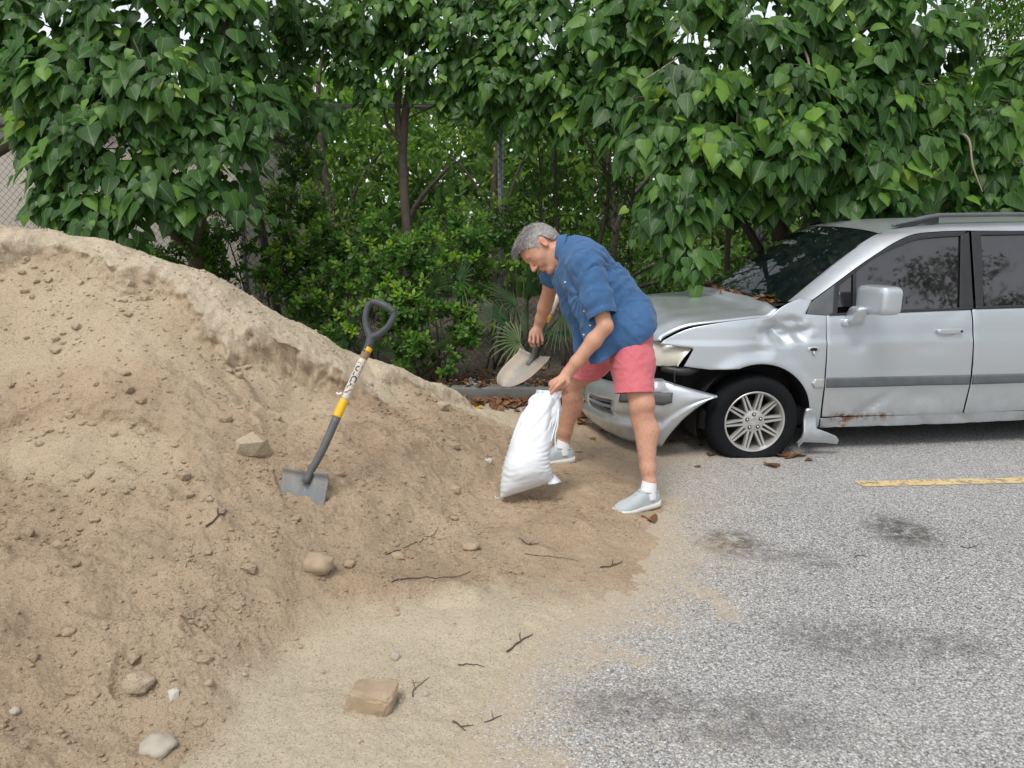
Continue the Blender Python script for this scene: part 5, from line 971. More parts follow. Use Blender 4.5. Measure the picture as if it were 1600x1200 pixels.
pth2 = spline([P(824, 571, 4.845), P(832, 561, 4.868), P(836, 545, 4.855), P(839, 533, 4.845), P(848, 512, 4.85), P(862, 485, 4.86), P(878, 450, 4.875), gr2[0][1][0]], 60)
bd2 = [('socket', 0, .46, M_SOCKET, (.016, .0195)), ('yellow_sleeve', .458, .535, M_YEL, (.0205, .0200)), ('shaft', .533, .93, M_LABEL, (.0188, .0188)), ('yellow_ring', .93, 1.0, M_YEL, (.0205, .0205))]
shovel('shovel', 'round-pointed sand-covered shovel held in the far hand of the bending man', pth2, gr2, bd2, .02, dict(neck=nk2, tip=tip2, side=sd2, nor=nr2, w=lambda s: .104 * (1 if s < .35 else math.sqrt(max(0.0008, 1 - ((s - .35) / .65) ** 2.4))), dish=.026, step=.020), M_STEELW)

# ------------------------------------------------------------------ the sand bag
def bag_material():
    n = N('white_woven_polypropylene'); co = n.co('UV'); w = n.new('TexWave', wave_type='BANDS', bands_direction='X'); w.inputs['Scale'].default_value = 38; n.lk(co, w.inputs[0]); w2 = n.new('TexWave', wave_type='BANDS', bands_direction='Y'); w2.inputs['Scale'].default_value = 60; n.lk(co, w2.inputs[0])
    wv = n.math('ADD', w.outputs[1], w2.outputs[1]); oc = n.co('Object'); c = n.mix(n.noise(9, 5, .6, oc), (.73, .75, .77), (.65, .675, .705)); c = n.mix(n.ramp(n.noise(20, 5, .7, oc), [(.62, 0), (.78, .35)]), c, (.55, .47, .37))
    n.set('Base Color', c); n.set('Roughness', .5); n.set('Subsurface Weight', .1); n.set('Subsurface Radius', (.02, .02, .02)); b = n.bump(wv, .12, .002); n.bump(n.noise(60, 3, .6, oc), .15, .004, b); return n.m
M_BAG = bag_material()
Lp = spline([P(u, v, d) for u, v, d in ((838, 609, 4.24), (827, 629, 4.23), (814, 650, 4.21), (803, 676, 4.19), (793, 703, 4.17), (787.5, 727, 4.155), (784, 752, 4.15), (782, 779, 4.15))], 56)
Rp = spline([P(u, v, d) for u, v, d in ((876, 611, 4.15), (873.5, 630, 4.16), (870, 655, 4.17), (866, 680, 4.17), (862, 704, 4.165), (858.5, 722, 4.16), (860.5, 738, 4.17), (861, 753, 4.18))], 56)
tk = np.interp(np.linspace(0, 1, 56), [0, .08, .2, .35, .5, .65, .8, .92, .98, 1], [.008, .022, .050, .078, .098, .110, .112, .085, .045, .012]); th = np.linspace(0, 2 * np.pi, 72, endpoint=False); V = []; UV = []
for i in range(56):
    c = (Lp[i] + Rp[i]) / 2; h = (Rp[i] - Lp[i]) / 2; hd = nrm(h); td = nrm(np.cross(hd, U_)); td = td if td[1] < 0 else -td; cx_ = np.cos(th); sx_ = np.sin(th); e = .80
    V.append(c + (np.sign(cx_) * np.abs(cx_) ** e)[:, None] * h + (np.sign(sx_) * np.abs(sx_) ** e * tk[i])[:, None] * td); UV.append(np.stack([th / 6.28, np.full(72, i / 56)], 1))
V = np.array(V); UV = np.array(UV).reshape(-1, 2); V = V.reshape(-1, 3); i = np.arange(55)[:, None] * 72; j = np.arange(72); k = (j + 1) % 72; F = np.stack([i + j, i + k, i + 72 + k, i + 72 + j], -1).reshape(-1, 4)
r_ = np.repeat(np.linspace(0, 1, 56), 72); a_ = np.tile(th, 56); F = orient(V, F, (0, 0, 0)) if False else F; nn = vnormals(V, tri(F)); cen = np.repeat((Lp + Rp) / 2, 72, 0); nn = np.where(((nn * (V - cen)).sum(1) < 0)[:, None], -nn, nn)
lowf = sstep(.40, .62, r_) * sstep(1.0, .9, r_); upf = sstep(.62, .3, r_)
ds = lowf * (.0042 * np.sin(r_ * 130 + 5 * noise(np.stack([a_ * 1.3, r_ * 3, a_ * 0], 1)) + 2.5 * noise(V * 9)) * np.clip(.6 + 1.2 * noise(V * 7 + 3), 0, 1.3) + .010 * noise(V * 8)) + upf * (.014 * noise(np.stack([a_ * 2.2, r_ * 2.5, a_ * 0 + 4], 1)) - .010 * np.exp(-(noise(np.stack([a_ * 1.6 - r_ * 4, r_ * 3, a_ * 0 + 9], 1)) / .12) ** 2)) + .0025 * noise(V * 35)
hand_d = np.linalg.norm(V - P(868, 612, 4.16), axis=1); ds += .010 * np.sin(np.arctan2(*(((V - P(868, 612, 4.16)) @ np.stack([X_, U_], 1)).T)) * 9) * np.exp(-((hand_d - .10) / .08) ** 2)
V = V + nn * ds[:, None]; bo = np.array([*(((Lp[-1] + Rp[-1]) / 2)[:2]), 0.0])
gz = sand_z(V[:, 0], V[:, 1]); V[:, 2] = np.where(r_ > .8, np.maximum(V[:, 2], np.minimum(gz, .12) - .012), V[:, 2])
Fl = [tuple(f) for f in F.tolist()] + [tuple(range(55 * 72, 56 * 72))]
bag_e = empty('sand_bag', bo, label='white woven sand bag held up by its top edge beside the man', category='bag')
o = obj('sack', V - bo, Fl, M_BAG, bag_e, uv=UV)
for pts in ([P(872, 640, 4.13), P(869, 660, 4.11), P(861, 690, 4.075)], [P(873, 638, 4.13), P(871, 665, 4.11), P(867.5, 680, 4.10), P(868.5, 709, 4.10)]): Vq, Fq = tube(spline(pts, 14), .0038, 6); obj('tie_string', Vq - bo, Fq, M_BAG, bag_e, uv=np.zeros((len(Vq), 2)))
fl = np.array([P(858, 738, 4.17), P(866, 741, 4.16), P(877, 752, 4.15), P(868, 755, 4.13), P(856, 756, 4.13)]); fl = np.vstack([fl, fl + [0, 0, -.006]]); fl[:, 2] = np.maximum(fl[:, 2], [top_z(p[0], p[1]) + .002 for p in fl]); obj('bag_corner', fl - bo, [(0, 1, 2, 3, 4), (9, 8, 7, 6, 5), (0, 5, 6, 1), (1, 6, 7, 2), (2, 7, 8, 3), (3, 8, 9, 4), (4, 9, 5, 0)], M_BAG, bag_e, uv=np.zeros((10, 2)))
pts = [P(783, 780, 4.14), P(779, 777, 4.12), P(776, 779, 4.11), P(773, 775, 4.12)]; Vq, Fq = tube(spline(pts, 10), .0022, 5); Vq[:, 2] = np.maximum(Vq[:, 2], [top_z(p[0], p[1]) + .002 for p in Vq]); obj('loose_thread', Vq - bo, Fq, M_BAG, bag_e, uv=np.zeros((len(Vq), 2)))
# ------------------------------------------------------------------ chain-link fence and the building beyond it
M_GALV = simple('galvanised_steel', (.36, .37, .37), .5, .5, var=.3, scale=15); M_WIRE = simple('dark_coated_wire', (.055, .058, .055), .6, .2, var=.3)
FY = 8.35; fence = empty('chain_link_fence', (0, FY, 0), label='tall chain-link fence with pipe posts running behind the bushes', category='fence'); FH = 2.72
for k in range(-3, 5):
    x = -.12 + 2.75 * k; V, F = tube([(x, 0, .0), (x, 0, FH + .03)], .030, 12); V2, F2 = lathe([(.034, FH + .02), (.034, FH + .05), (.001, FH + .075)], 12); V2 = V2[:, [0, 2, 1]] + [x, 0, 0]; V, F = join([(V, F), (V2, [f[::-1] for f in F2])]); obj('post', V, F, M_GALV, fence)
V, F = tube([(-8.5, -.045, FH - .02), (11, -.045, FH - .02)], .021, 10); obj('top_rail', V, F, M_GALV, fence)
ps = []; c = .075; hh = FH - .08
for k in range(int(19.5 / c)):
    x0 = -8.5 + k * c
    for sgn in (1, -1): ps.append(tube([(x0, -.036 - .003 * sgn, .06), (x0 + sgn * hh, -.036 - .003 * sgn, .06 + hh)], .0020, 3, False))
V, F = join(ps); obj('chain_mesh', V, F, M_WIRE, fence, smooth=False)
M_WALL = simple('beige_render', (.46, .42, .36), .9, var=.12, scale=3, bump=.3, bscale=60)
bld = empty('beige_building', (-6.45, 11.6, 0), label='pale beige rendered building behind the fence at far left', category='building')
V, F = box((0, 0, 1.35), (6.0, 3.0, 2.7), bev=.02); obj('wall', V, F, M_WALL, bld)
V, F = box((0, 0, 2.77), (6.3, 3.3, .14), bev=.02); obj('roof_slab', V, F, M_CONC, bld)
V, F = box((0, -1.52, .35), (6.02, .06, .7), bev=.01); obj('plinth', V, F, M_CONC, bld)

# ------------------------------------------------------------------ foliage
def leaf_material(name, c_old, c_mid, c_new, veins=True, rough=.42, trans=.35):
    n = N(name); t = n.attr('tint', 'Fac'); c = n.ramp(t, [(0, c_old), (.55, c_mid), (.9, c_new), (1, [c_new[0] * 1.9, c_new[1] * 1.25, c_new[2]])])
    if veins:
        uv = n.new('SeparateXYZ'); n.lk(n.co('UV'), uv.inputs[0]); ax = n.math('ABSOLUTE', n.math('SUBTRACT', uv.outputs[0], .5)); mid = n.ramp(ax, [(.012, 1), (.03, 0)])
        rib = n.math('SINE', n.math('MULTIPLY', n.math('ADD', uv.outputs[1], n.math('MULTIPLY', ax, -1.1)), 34)); rb = n.ramp(rib, [(.90, 0), (.99, .55)])
        c = n.mix(n.math('MULTIPLY', n.math('MAXIMUM', mid, rb), .55), c, (.22, .33, .12))
    oc = n.co('Object'); c = n.mix(.25, c, n.mix(n.noise(25, 3, .6, oc), (.3, .3, .3), (.7, .7, .7)), 'OVERLAY')
    n.set('Base Color', c); n.set('Roughness', rough); n.set('Specular IOR Level', .4)
    tr = n.new('BsdfTranslucent'); n.lk(n.mix(1.0, c, (1.0, 1.25, .55), 'MULTIPLY'), tr.inputs[0]); mx = n.new('MixShader'); mx.inputs[0].default_value = trans; n.lk(n.b.outputs[0], mx.inputs[1]); n.lk(tr.outputs[0], mx.inputs[2]); n.lk(mx.outputs[0], n.out.inputs[0]); return n.m
M_HEART = leaf_material('heart_leaf', (.024, .072, .014), (.056, .148, .026), (.180, .340, .045), True, .44, .45); M_SHRUB = leaf_material('glossy_shrub_leaf', (.020, .060, .010), (.056, .150, .018), (.20, .36, .038), False, .4, .42)
M_FINE = leaf_material('fine_leaf', (.050, .110, .020), (.110, .215, .036), (.24, .38, .06), False, .5, .5); M_PALM = leaf_material('palmetto_leaf', (.030, .070, .030), (.060, .125, .050), (.20, .24, .09), False, .45, .25); M_DRY = leaf_material('dead_brown_leaf', (.075, .030, .016), (.19, .070, .034), (.34, .155, .07), True, .7, .15)
M_BARK = simple('grey_brown_bark', (.085, .068, .052), .9, var=.5, scale=22, bump=.8, bscale=60); M_TWIG = simple('dark_twig', (.085, .068, .052), .9, var=.4, scale=30); M_PALEWOOD = simple('bare_pale_branch', (.30, .25, .19), .85, var=.3, scale=40)

_hx = np.array([0, .13, .30, .415, .43, .34, .20, .075, 0]); _hy = np.array([.0, .09, .11, .02, -.18, -.43, -.67, -.87, -1.0])
def heart():
    """heart-shaped blade: base at origin, tip at -y"""
    my = np.array([0, -.02, -.06, -.12, -.27, -.47, -.68, -.87, -1.0]); m = np.stack([0 * my, my, 0 * my], 1); r = np.stack([_hx, _hy, 0 * _hx], 1); l = r * np.array([-1, 1, 1]); V = np.vstack([m, r, l]); F = []
    for i in range(8): F += [(i, 9 + i, 10 + i, i + 1), (i, i + 1, 19 + i, 18 + i)]
    F = [tuple(dict.fromkeys(f)) for f in F]; return V, [f for f in F if len(f) > 2]
def oval(w=.36):
    y = np.array([0, -.22, -.5, -.78, -1.0]); x = np.array([.03, .55, 1.0, .85, .0]) * w / 2 * 1.3; m = np.stack([0 * y, y, 0 * y], 1); V = np.vstack([m, np.stack([x, y, 0 * y], 1), np.stack([-x, y, 0 * y], 1)]); F = []
    for i in range(4): F += [(i, 5 + i, 6 + i, i + 1), (i, i + 1, 11 + i, 10 + i)]
    return V, F
def diamond(w=.4): return np.array([[0, 0, 0], [w / 2, -.45, -.05], [0, -1, 0], [-w / 2, -.45, -.05]], float), [(0, 1, 2, 3)]
HEART, OVAL, DIAM = heart(), oval(), diamond()
def bend(V, fold, curl):
    V = V.copy(); V[..., 2] = -fold * np.abs(V[..., 0]) - curl * V[..., 1] ** 2 + .02 * np.sin(V[..., 1] * 9) * np.abs(V[..., 0]) * 3; return V
def leaf_frames(t, n_):
    t = nrm(t); n_ = nrm(n_ - t * (n_ * t).sum(-1, keepdims=True)); y = -t; return np.stack([np.cross(y, n_), y, n_], -1)      # columns
def leaf_cloud(shape, pos, R, size, tint, fold=None, curl=None):
    V0, F0 = shape; n = len(pos); fold = np.full(n, .25) if fold is None else fold; curl = np.full(n, .15) if curl is None else curl
    V = np.repeat(V0[None], n, 0); V[..., 2] = V0[:, 2] - fold[:, None] * np.abs(V0[:, 0]) - curl[:, None] * V0[:, 1] ** 2 + .05 * np.sin(V0[:, 1] * 9)[None] * np.abs(V0[:, 0])
    V = np.einsum('nij,nkj->nki', R, V * size[:, None, None]) + pos[:, None]; m = len(V0); out = []
    for ln in (3, 4):
        f = np.array([f for f in F0 if len(f) == ln])
        if len(f): out.append((f[None] + (np.arange(n) * m)[:, None, None]).reshape(-1, ln))
    uv = np.tile(np.stack([V0[:, 0] + .5, -V0[:, 1]], 1), (n, 1)); return V.reshape(-1, 3), out, uv, np.repeat(tint, m)
def to_px(p):
    q = np.asarray(p) - np.array([0, 0, CAM_H]); f = q @ np.array([0, cP, -sP]); return 800 + FOC * q[:, 0] / f, 600 - FOC * (q @ np.array([0, sP, cP])) / f, f
_variants = {}
def leaf_variant(kind, shape, mat, fold, curl, tint):
    k = (kind, fold, curl, tint)
    if k not in _variants:
        V0, F0 = shape; V = bend(V0, fold, curl); _variants[k] = make_mesh('leaf', V, F0, mat, uv=np.stack([V0[:, 0] + .5, -V0[:, 1]], 1), attrs={'tint': np.full(len(V0), tint)})
    return _variants[k]
def place_leaves(parent, org, shape, kind, mat, pos, R, size, tint, fold, curl, singles=300, cell=22):
    """the leaves that show largest as single objects, the others joined"""
    u, v, d = to_px(pos); inn = (u > -5) & (u < 1605) & (v > -5) & (v < 640); score = size / d; cells = {}
    for i in np.where(inn)[0]:
        c = (int(u[i] // cell), int(v[i] // cell))
        if c not in cells or d[i] < d[cells[c]]: cells[c] = i
    vis = np.array(sorted(cells.values(), key=lambda i: -score[i]))[:singles].astype(int) if cells and singles else np.array([], int)
    for i in vis:
        me = leaf_variant(kind, shape, mat, round(float(np.clip(fold[i], .1, .5)) * 5) / 5, round(float(np.clip(curl[i], 0, .4)) * 5) / 5, round(float(np.clip(tint[i], 0, 1)) * 8) / 8)
        M = Matrix.Identity(4); M = Matrix([[*(R[i][r] * size[i]), pos[i][r] - org[r]] for r in range(3)] + [[0, 0, 0, 1]]); o = bpy.data.objects.new('leaf', me); COL.objects.link(o); o.parent = parent; o.matrix_basis = M
    rest = np.ones(len(pos), bool); rest[vis] = False
    if rest.any():
        V, F, uv, tn = leaf_cloud(shape, pos[rest] - org, R[rest], size[rest], tint[rest], fold[rest], curl[rest]); obj('foliage', V, F, mat, parent, uv=uv, attrs={'tint': tn}, kind='stuff')
def heart_tree(name, label, org, blobs, trunks, per=1.0, lsize=(.095, .185), singles=300, seed=1, group=None, young=.10, lean=(0, -.45, .35)):
    """tree with heart-shaped leaves hanging on long stalks: blobs = (centre, (rx, ry, rz))"""
    r = np.random.default_rng(seed); e = empty(name, org, label=label, category='tree', group=group); org = np.asarray(org, float); pos = []; Tn = []; Nn = []; sz_ = []; tn = []; tw = []
    for c, rad in blobs:
        c = np.asarray(c, float); rad = np.asarray(rad, float); area = (rad[0] * rad[2] + rad[1] * rad[2] + rad[0] * rad[1]); ncl = int(area * 46 * per) + 2
        for _ in range(ncl):
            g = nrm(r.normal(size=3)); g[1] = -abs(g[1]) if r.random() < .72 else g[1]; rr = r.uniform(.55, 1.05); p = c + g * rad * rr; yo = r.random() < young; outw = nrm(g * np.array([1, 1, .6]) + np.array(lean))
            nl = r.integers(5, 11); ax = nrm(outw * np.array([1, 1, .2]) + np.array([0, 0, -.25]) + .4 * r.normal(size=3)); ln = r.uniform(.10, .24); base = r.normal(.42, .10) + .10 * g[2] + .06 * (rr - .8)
            tw.append((p - ax * .12, p + ax * ln)); sc = r.uniform(.8, 1.15)
            for k in range(nl):
                f = (k + r.random() * .5) / nl; q = p + ax * ln * f; phi = k * 2.4 + r.random(); sd = nrm(np.cross(ax, [0, 0, 1]) * math.cos(phi) + np.array([0, 0, 1]) * math.sin(phi) * .55 + outw * .45); st = r.uniform(.05, .12); q = q + sd * st + np.array([0, 0, -.03])
                t = np.array([0, 0, -1.0]) + .45 * sd + .30 * outw + .22 * r.normal(size=3); nv = outw * .8 + sd * .35 + np.array([0, -.1, .5]) + .28 * r.normal(size=3)
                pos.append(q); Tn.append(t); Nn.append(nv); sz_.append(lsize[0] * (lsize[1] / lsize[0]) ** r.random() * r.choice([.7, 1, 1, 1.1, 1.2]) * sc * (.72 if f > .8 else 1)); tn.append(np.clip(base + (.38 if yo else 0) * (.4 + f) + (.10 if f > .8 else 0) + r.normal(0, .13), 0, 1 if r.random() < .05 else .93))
    pos = np.array(pos); R = leaf_frames(np.array(Tn), np.array(Nn)); n = len(pos)
    place_leaves(e, org, HEART, 'heart', M_HEART, pos, R, np.array(sz_), np.array(tn), r.uniform(.1, .45, n), r.uniform(0, .35, n), singles)
    V, F = join([tube(np.array([a, (a + b) / 2 + [0, 0, .015], b]) - org, [.006, .0045, .002], 4, False) for a, b in tw]); obj('twigs', V, F, M_TWIG, e, kind='stuff')
    first = True
    for pts, r0, r1, mt in trunks:
        pp = spline(pts, 22); pp = pp + .02 * np.stack([noise(pp * 2.2 + k * 9) for k in range(3)], 1) * (r0 / .05); V, F = tube(pp - org, np.linspace(r0, r1, 22), 9); obj('trunk' if first else 'branch', V, F, mt, e); first = False
    return e
def B_(u, v, d, rx, rz, ry=None): return (P(u, v, d), (rx, ry if ry else min(rx * 1.1, .5), rz))
# left tree, hanging over the heap
heart_tree('heart_leaved_tree', 'heart-leaved tree hanging over the crest of the sand heap', (-3.1, 7.6, .03),
    [B_(*b) for b in ((70, 20, 6.5, .5, .32), (210, 30, 6.4, .6, .35), (340, 40, 6.6, .45, .34), (130, 120, 6.3, .5, .26), (270, 130, 6.2, .5, .26), (50, 110, 6.6, .32, .25), (370, 150, 6.5, .25, .28), (200, 210, 6.2, .5, .24), (90, 200, 6.4, .3, .2), (330, 230, 6.3, .33, .25), (140, 275, 6.15, .32, .2), (245, 290, 6.1, .36, .2), (335, 300, 6.25, .24, .17), (115, 325, 6.15, .2, .14), (185, 345, 6.05, .24, .12), (405, 175, 6.4, .18, .16), (150, -90, 6.6, 1.2, .35), (-120, 30, 6.6, .7, .5), (-60, -80, 6.7, .7, .4), (380, -70, 6.9, .5, .3))],
    [([(-3.1, 7.6, 0), (-3.0, 7.3, .9), (-2.75, 7.0, 1.7), (-2.5, 6.8, 2.6), (-2.3, 6.9, 3.6)], .085, .035, M_BARK), ([P(-40, 250, 7.4), P(20, 215, 7.2), P(60, 160, 7.0), P(140, 90, 6.8)], .075, .03, M_BARK), ([(-2.75, 7.0, 1.7), P(250, 250, 6.7), P(320, 240, 6.5)], .035, .012, M_BARK), ([(-2.9, 7.2, 1.2), P(200, 300, 6.5), P(240, 310, 6.3)], .03, .01, M_BARK), ([(-2.5, 6.8, 2.6), P(330, 100, 6.7), P(400, 60, 6.6)], .03, .012, M_BARK)], 1.6, seed=11)
# right tree, over the car
heart_tree('heart_leaved_tree', 'large heart-leaved tree spreading its branches over the silver car', (2.9, 7.75, .03),
    [B_(*b) for b in ((960, 40, 6.7, .4, .33), (1060, 40, 6.5, .5, .35), (1180, 40, 6.3, .6, .36), (1310, 40, 6.3, .6, .38), (1420, 60, 6.4, .4, .34), (980, 150, 6.6, .28, .2), (1080, 160, 6.3, .5, .26), (1220, 150, 6.2, .55, .30), (1350, 150, 6.3, .5, .3), (1440, 170, 6.4, .3, .25), (1010, 215, 6.3, .3, .15), (1110, 235, 6.15, .42, .22), (1250, 240, 6.1, .4, .26), (1370, 245, 6.3, .42, .2), (1060, 300, 6.05, .32, .18), (1180, 280, 6.3, .35, .2), (1330, 300, 6.4, .42, .17), (1440, 305, 6.5, .35, .15), (1545, 190, 6.4, .3, .24), (1580, 250, 6.4, .3, .2), (1550, 315, 6.6, .35, .14), (1085, 375, 5.95, .15, .2), (1045, 335, 6.0, .18, .13), (1265, 190, 5.9, .22, .16), (1240, 130, 5.95, .2, .14), (1150, -90, 6.6, 1.0, .4), (1380, -90, 6.6, .9, .4), (1640, 120, 6.6, .5, .5), (1700, 280, 6.6, .4, .3))],
    [([(2.9, 7.75, 0), (2.75, 7.6, .8), (2.5, 7.4, 1.6), (2.4, 7.2, 2.4), (2.5, 7.0, 3.6)], .10, .04, M_BARK), ([(2.75, 7.6, .7), P(1150, 330, 7.2), P(1100, 280, 6.7), P(1060, 250, 6.4)], .05, .015, M_BARK), ([(2.6, 7.5, 1.2), P(1290, 340, 7.2), P(1390, 290, 7.0), P(1480, 240, 6.7)], .05, .015, M_BARK), ([(2.9, 7.7, .2), P(1210, 370, 7.4), P(1200, 300, 7.2), P(1190, 200, 6.8)], .045, .02, M_BARK), ([P(1245, 55, 5.95), P(1262, 90, 5.85), P(1268, 128, 5.8)], .012, .006, M_PALEWOOD), ([P(1480, 205, 6.2), P(1512, 215, 6.1), P(1520, 260, 6.1), P(1535, 300, 6.15)], .011, .005, M_PALEWOOD), ([P(1000, 130, 6.3), P(1030, 110, 6.1), P(1062, 88, 6.1)], .010, .005, M_PALEWOOD), ([P(1465, 215, 6.5), P(1495, 222, 6.4), P(1525, 235, 6.4)], .018, .010, M_PALEWOOD)], 1.5, seed=12)
# middle tree, further back, forked trunk
heart_tree('heart_leaved_tree', 'heart-leaved tree with slim forked trunk in the middle above the shrubs', (-1.05, 7.9, .03),
    [B_(*b) for b in ((470, 20, 7.6, .3, .25), (560, 40, 7.7, .4, .22), (660, 30, 7.6, .5, .3), (760, 40, 7.4, .5, .33), (860, 50, 7.2, .5, .36), (700, 110, 7.6, .4, .2), (800, 120, 7.3, .4, .22), (880, 130, 7.1, .35, .22), (640, 110, 7.5, .14, .14), (740, 165, 7.5, .25, .13), (830, 185, 7.3, .25, .13), (910, 190, 7.0, .2, .14), (505, 190, 7.5, .12, .10), (700, -60, 7.6, 1.3, .4), (430, 60, 7.8, .25, .2), (450, 120, 7.6, .2, .16), (560, 105, 7.7, .22, .14), (510, 70, 7.7, .3, .15), (600, 150, 7.7, .12, .1), (480, 165, 7.6, .12, .1), (600, 20, 7.9, .5, .25), (930, 90, 7.2, .3, .3), (940, 20, 7.3, .3, .3))],
    [([(-1.05, 7.9, 0), P(632, 300, 7.9), P(632, 210, 7.85), P(640, 130, 7.8), P(648, 0, 7.7), P(655, -120, 7.6)], .055, .028, M_BARK), ([P(630, 225, 7.85), P(622, 180, 7.8), P(628, 60, 7.75), P(622, -80, 7.7)], .038, .022, M_BARK), ([P(632, 230, 7.85), P(605, 190, 7.8), P(598, 150, 7.8)], .022, .008, M_BARK), ([P(640, 130, 7.8), P(700, 90, 7.6), P(780, 60, 7.4)], .022, .008, M_BARK), ([P(636, 185, 7.8), P(680, 165, 7.7), P(715, 150, 7.6)], .012, .005, M_BARK)], 1.9, (.08, .14), 260, seed=13, young=.07)

# ---- dark, thinly leaved stems left of the middle
def bare_tree(label, org, stems, leafy, seed, n=220):
    r = np.random.default_rng(seed); org = np.asarray(org, float); e = empty('thin_tree', org, label=label, category='tree', group='thin bare-stemmed trees along the fence'); first = True; ends = []
    for pts, r0, r1 in stems:
        pp = spline(pts, 20); V, F = tube(pp - org, np.linspace(r0, r1, 20), 7); obj('trunk' if first else 'branch', V, F, M_BARK, e); first = False; br = []
        for _ in range(14):
            i = r.integers(5, 19); d = nrm(r.normal(size=3) * np.array([1, .6, .5]) + [0, 0, .2]); L = r.uniform(.2, .7); q = spline([pp[i], pp[i] + d * L * .5 + [0, 0, .04], pp[i] + d * L + [0, 0, -.05]], 7); br.append(tube(q - org, np.linspace(.008, .002, 7), 4, False)); ends += list(q[3:])
        V, F = join(br); obj('twigs', V, F, M_TWIG, e, kind='stuff')
    ends = np.array(ends); k = r.integers(0, len(ends), n); pos = ends[k] + r.normal(0, .09, (n, 3)); t = r.normal(size=(n, 3)) * .5 + [0, 0, -.8]; nn_ = r.normal(size=(n, 3)) + [0, -.6, .6]
    V, F, uv, tn = leaf_cloud(OVAL, pos - org, leaf_frames(t, nn_), r.uniform(.06, .11, n) * leafy, np.clip(r.normal(.4, .15, n), 0, 1), r.uniform(.1, .4, n), r.uniform(0, .3, n)); obj('foliage', V, F, M_SHRUB, e, uv=uv, attrs={'tint': tn}, kind='stuff')
bare_tree('dark twiggy tree beside the left heart-leaved crown', (-2.35, 7.95, .03), [([(-2.35, 7.95, 0), P(405, 330, 8), P(395, 200, 8), P(388, 100, 7.9), P(398, -60, 7.9)], .045, .025), ([P(440, 400, 8.0), P(470, 200, 8.0), P(455, 90, 7.9), P(470, -60, 7.9)], .028, .014), ([P(395, 180, 7.95), P(440, 100, 7.9), P(500, 40, 7.8), P(560, -20, 7.8)], .02, .01)], 1.0, 21, 420)
bare_tree('slim dark stems right of the forked trunk, beside the pipe post', (.55, 7.95, .03), [([(.55, 7.95, 0), P(872, 380, 8.0), P(868, 250, 8.0), P(880, 120, 7.9)], .028, .012), ([P(840, 420, 8.0), P(846, 300, 8.0), P(835, 180, 8.0)], .014, .006), ([P(925, 430, 7.9), P(950, 300, 7.9), P(930, 200, 7.8), P(945, 120, 7.7)], .022, .010), ([P(985, 420, 7.9), P(990, 300, 7.9), P(1000, 220, 7.7)], .02, .010)], .9, 22, 500)
bare_tree('dark crooked stems in the shade behind the windscreen', (2.25, 8.0, .03), [([(2.25, 8.0, 0), P(1140, 330, 7.9), P(1160, 250, 7.8)], .035, .02), ([P(1170, 400, 7.9), P(1230, 330, 7.8), P(1300, 300, 7.7)], .02, .01), ([P(1085, 430, 7.9), P(1060, 330, 7.9), P(1075, 220, 7.7)], .03, .015), ([P(1250, 380, 7.9), P(1265, 300, 7.8), P(1240, 220, 7.6)], .03, .015)], .9, 23, 260)

# ---- glossy shrubs along the kerb: rosettes of spoon-shaped leaves
def shrub(label, org, blobs, seed, per=1.0, mat=M_SHRUB, lsize=(.045, .085), singles=120, name='glossy_shrub', nl=(7, 11)):
    r = np.random.default_rng(seed); org = np.asarray(org, float); e = empty(name, org, label=label, category='shrub', group='glossy shrubs behind the kerb'); pos = []; Tn = []; Nn = []; S_ = []; tn = []; st = []
    for c, rad in blobs:
        c = np.asarray(c); rad = np.asarray(rad); ncl = int((rad[0] * rad[2] + rad[1] * rad[2] + rad[0] * rad[1]) * 330 * per)
        for _ in range(ncl):
            g = nrm(r.normal(size=3)); g[1] = -abs(g[1]) if r.random() < .65 else g[1]; rr = r.uniform(.4, 1.12); p = c + g * rad * rr
            if noise(p * 3.4 + seed) < -.12: continue
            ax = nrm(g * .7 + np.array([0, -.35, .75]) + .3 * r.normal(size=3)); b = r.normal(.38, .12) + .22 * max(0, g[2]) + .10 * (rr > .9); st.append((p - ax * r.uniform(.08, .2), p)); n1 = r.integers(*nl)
            x = nrm(np.cross(ax, r.normal(size=3))); y = np.cross(ax, x)
            for k in range(n1):
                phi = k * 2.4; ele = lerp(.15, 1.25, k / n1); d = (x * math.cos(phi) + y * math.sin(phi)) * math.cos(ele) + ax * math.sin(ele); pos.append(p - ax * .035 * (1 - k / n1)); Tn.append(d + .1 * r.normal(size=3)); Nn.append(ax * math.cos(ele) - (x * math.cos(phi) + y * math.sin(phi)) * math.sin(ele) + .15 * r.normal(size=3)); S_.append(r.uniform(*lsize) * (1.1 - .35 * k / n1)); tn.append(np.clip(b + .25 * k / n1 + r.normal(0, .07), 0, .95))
    pos = np.array(pos); n = len(pos); place_leaves(e, org, OVAL, name, mat, pos, leaf_frames(np.array(Tn), np.array(Nn)), np.array(S_), np.array(tn), r.uniform(.1, .35, n), r.uniform(0, .3, n), singles, 16)
    V, F = join([tube(np.array([a, b]) - org, [.005, .003], 4, False) for a, b in st]); obj('twigs', V, F, M_TWIG, e, kind='stuff'); ss = []
    for k in range(7):
        c, rad = blobs[r.integers(0, len(blobs))]; V, F = tube(spline([(org + [r.normal(0, .12), r.normal(0, .08), 0]), (org + np.asarray(c)) / 2 + [r.normal(0, .1), 0, -.1], np.asarray(c) + np.asarray(rad) * .2], 10) - org, np.linspace(.014, .005, 10), 6); obj('stem', V, F, M_BARK, e)
    return e
def S3(*l): return [(P(u, v, d), (rx, .32, rz)) for u, v, d, rx, rz in l]
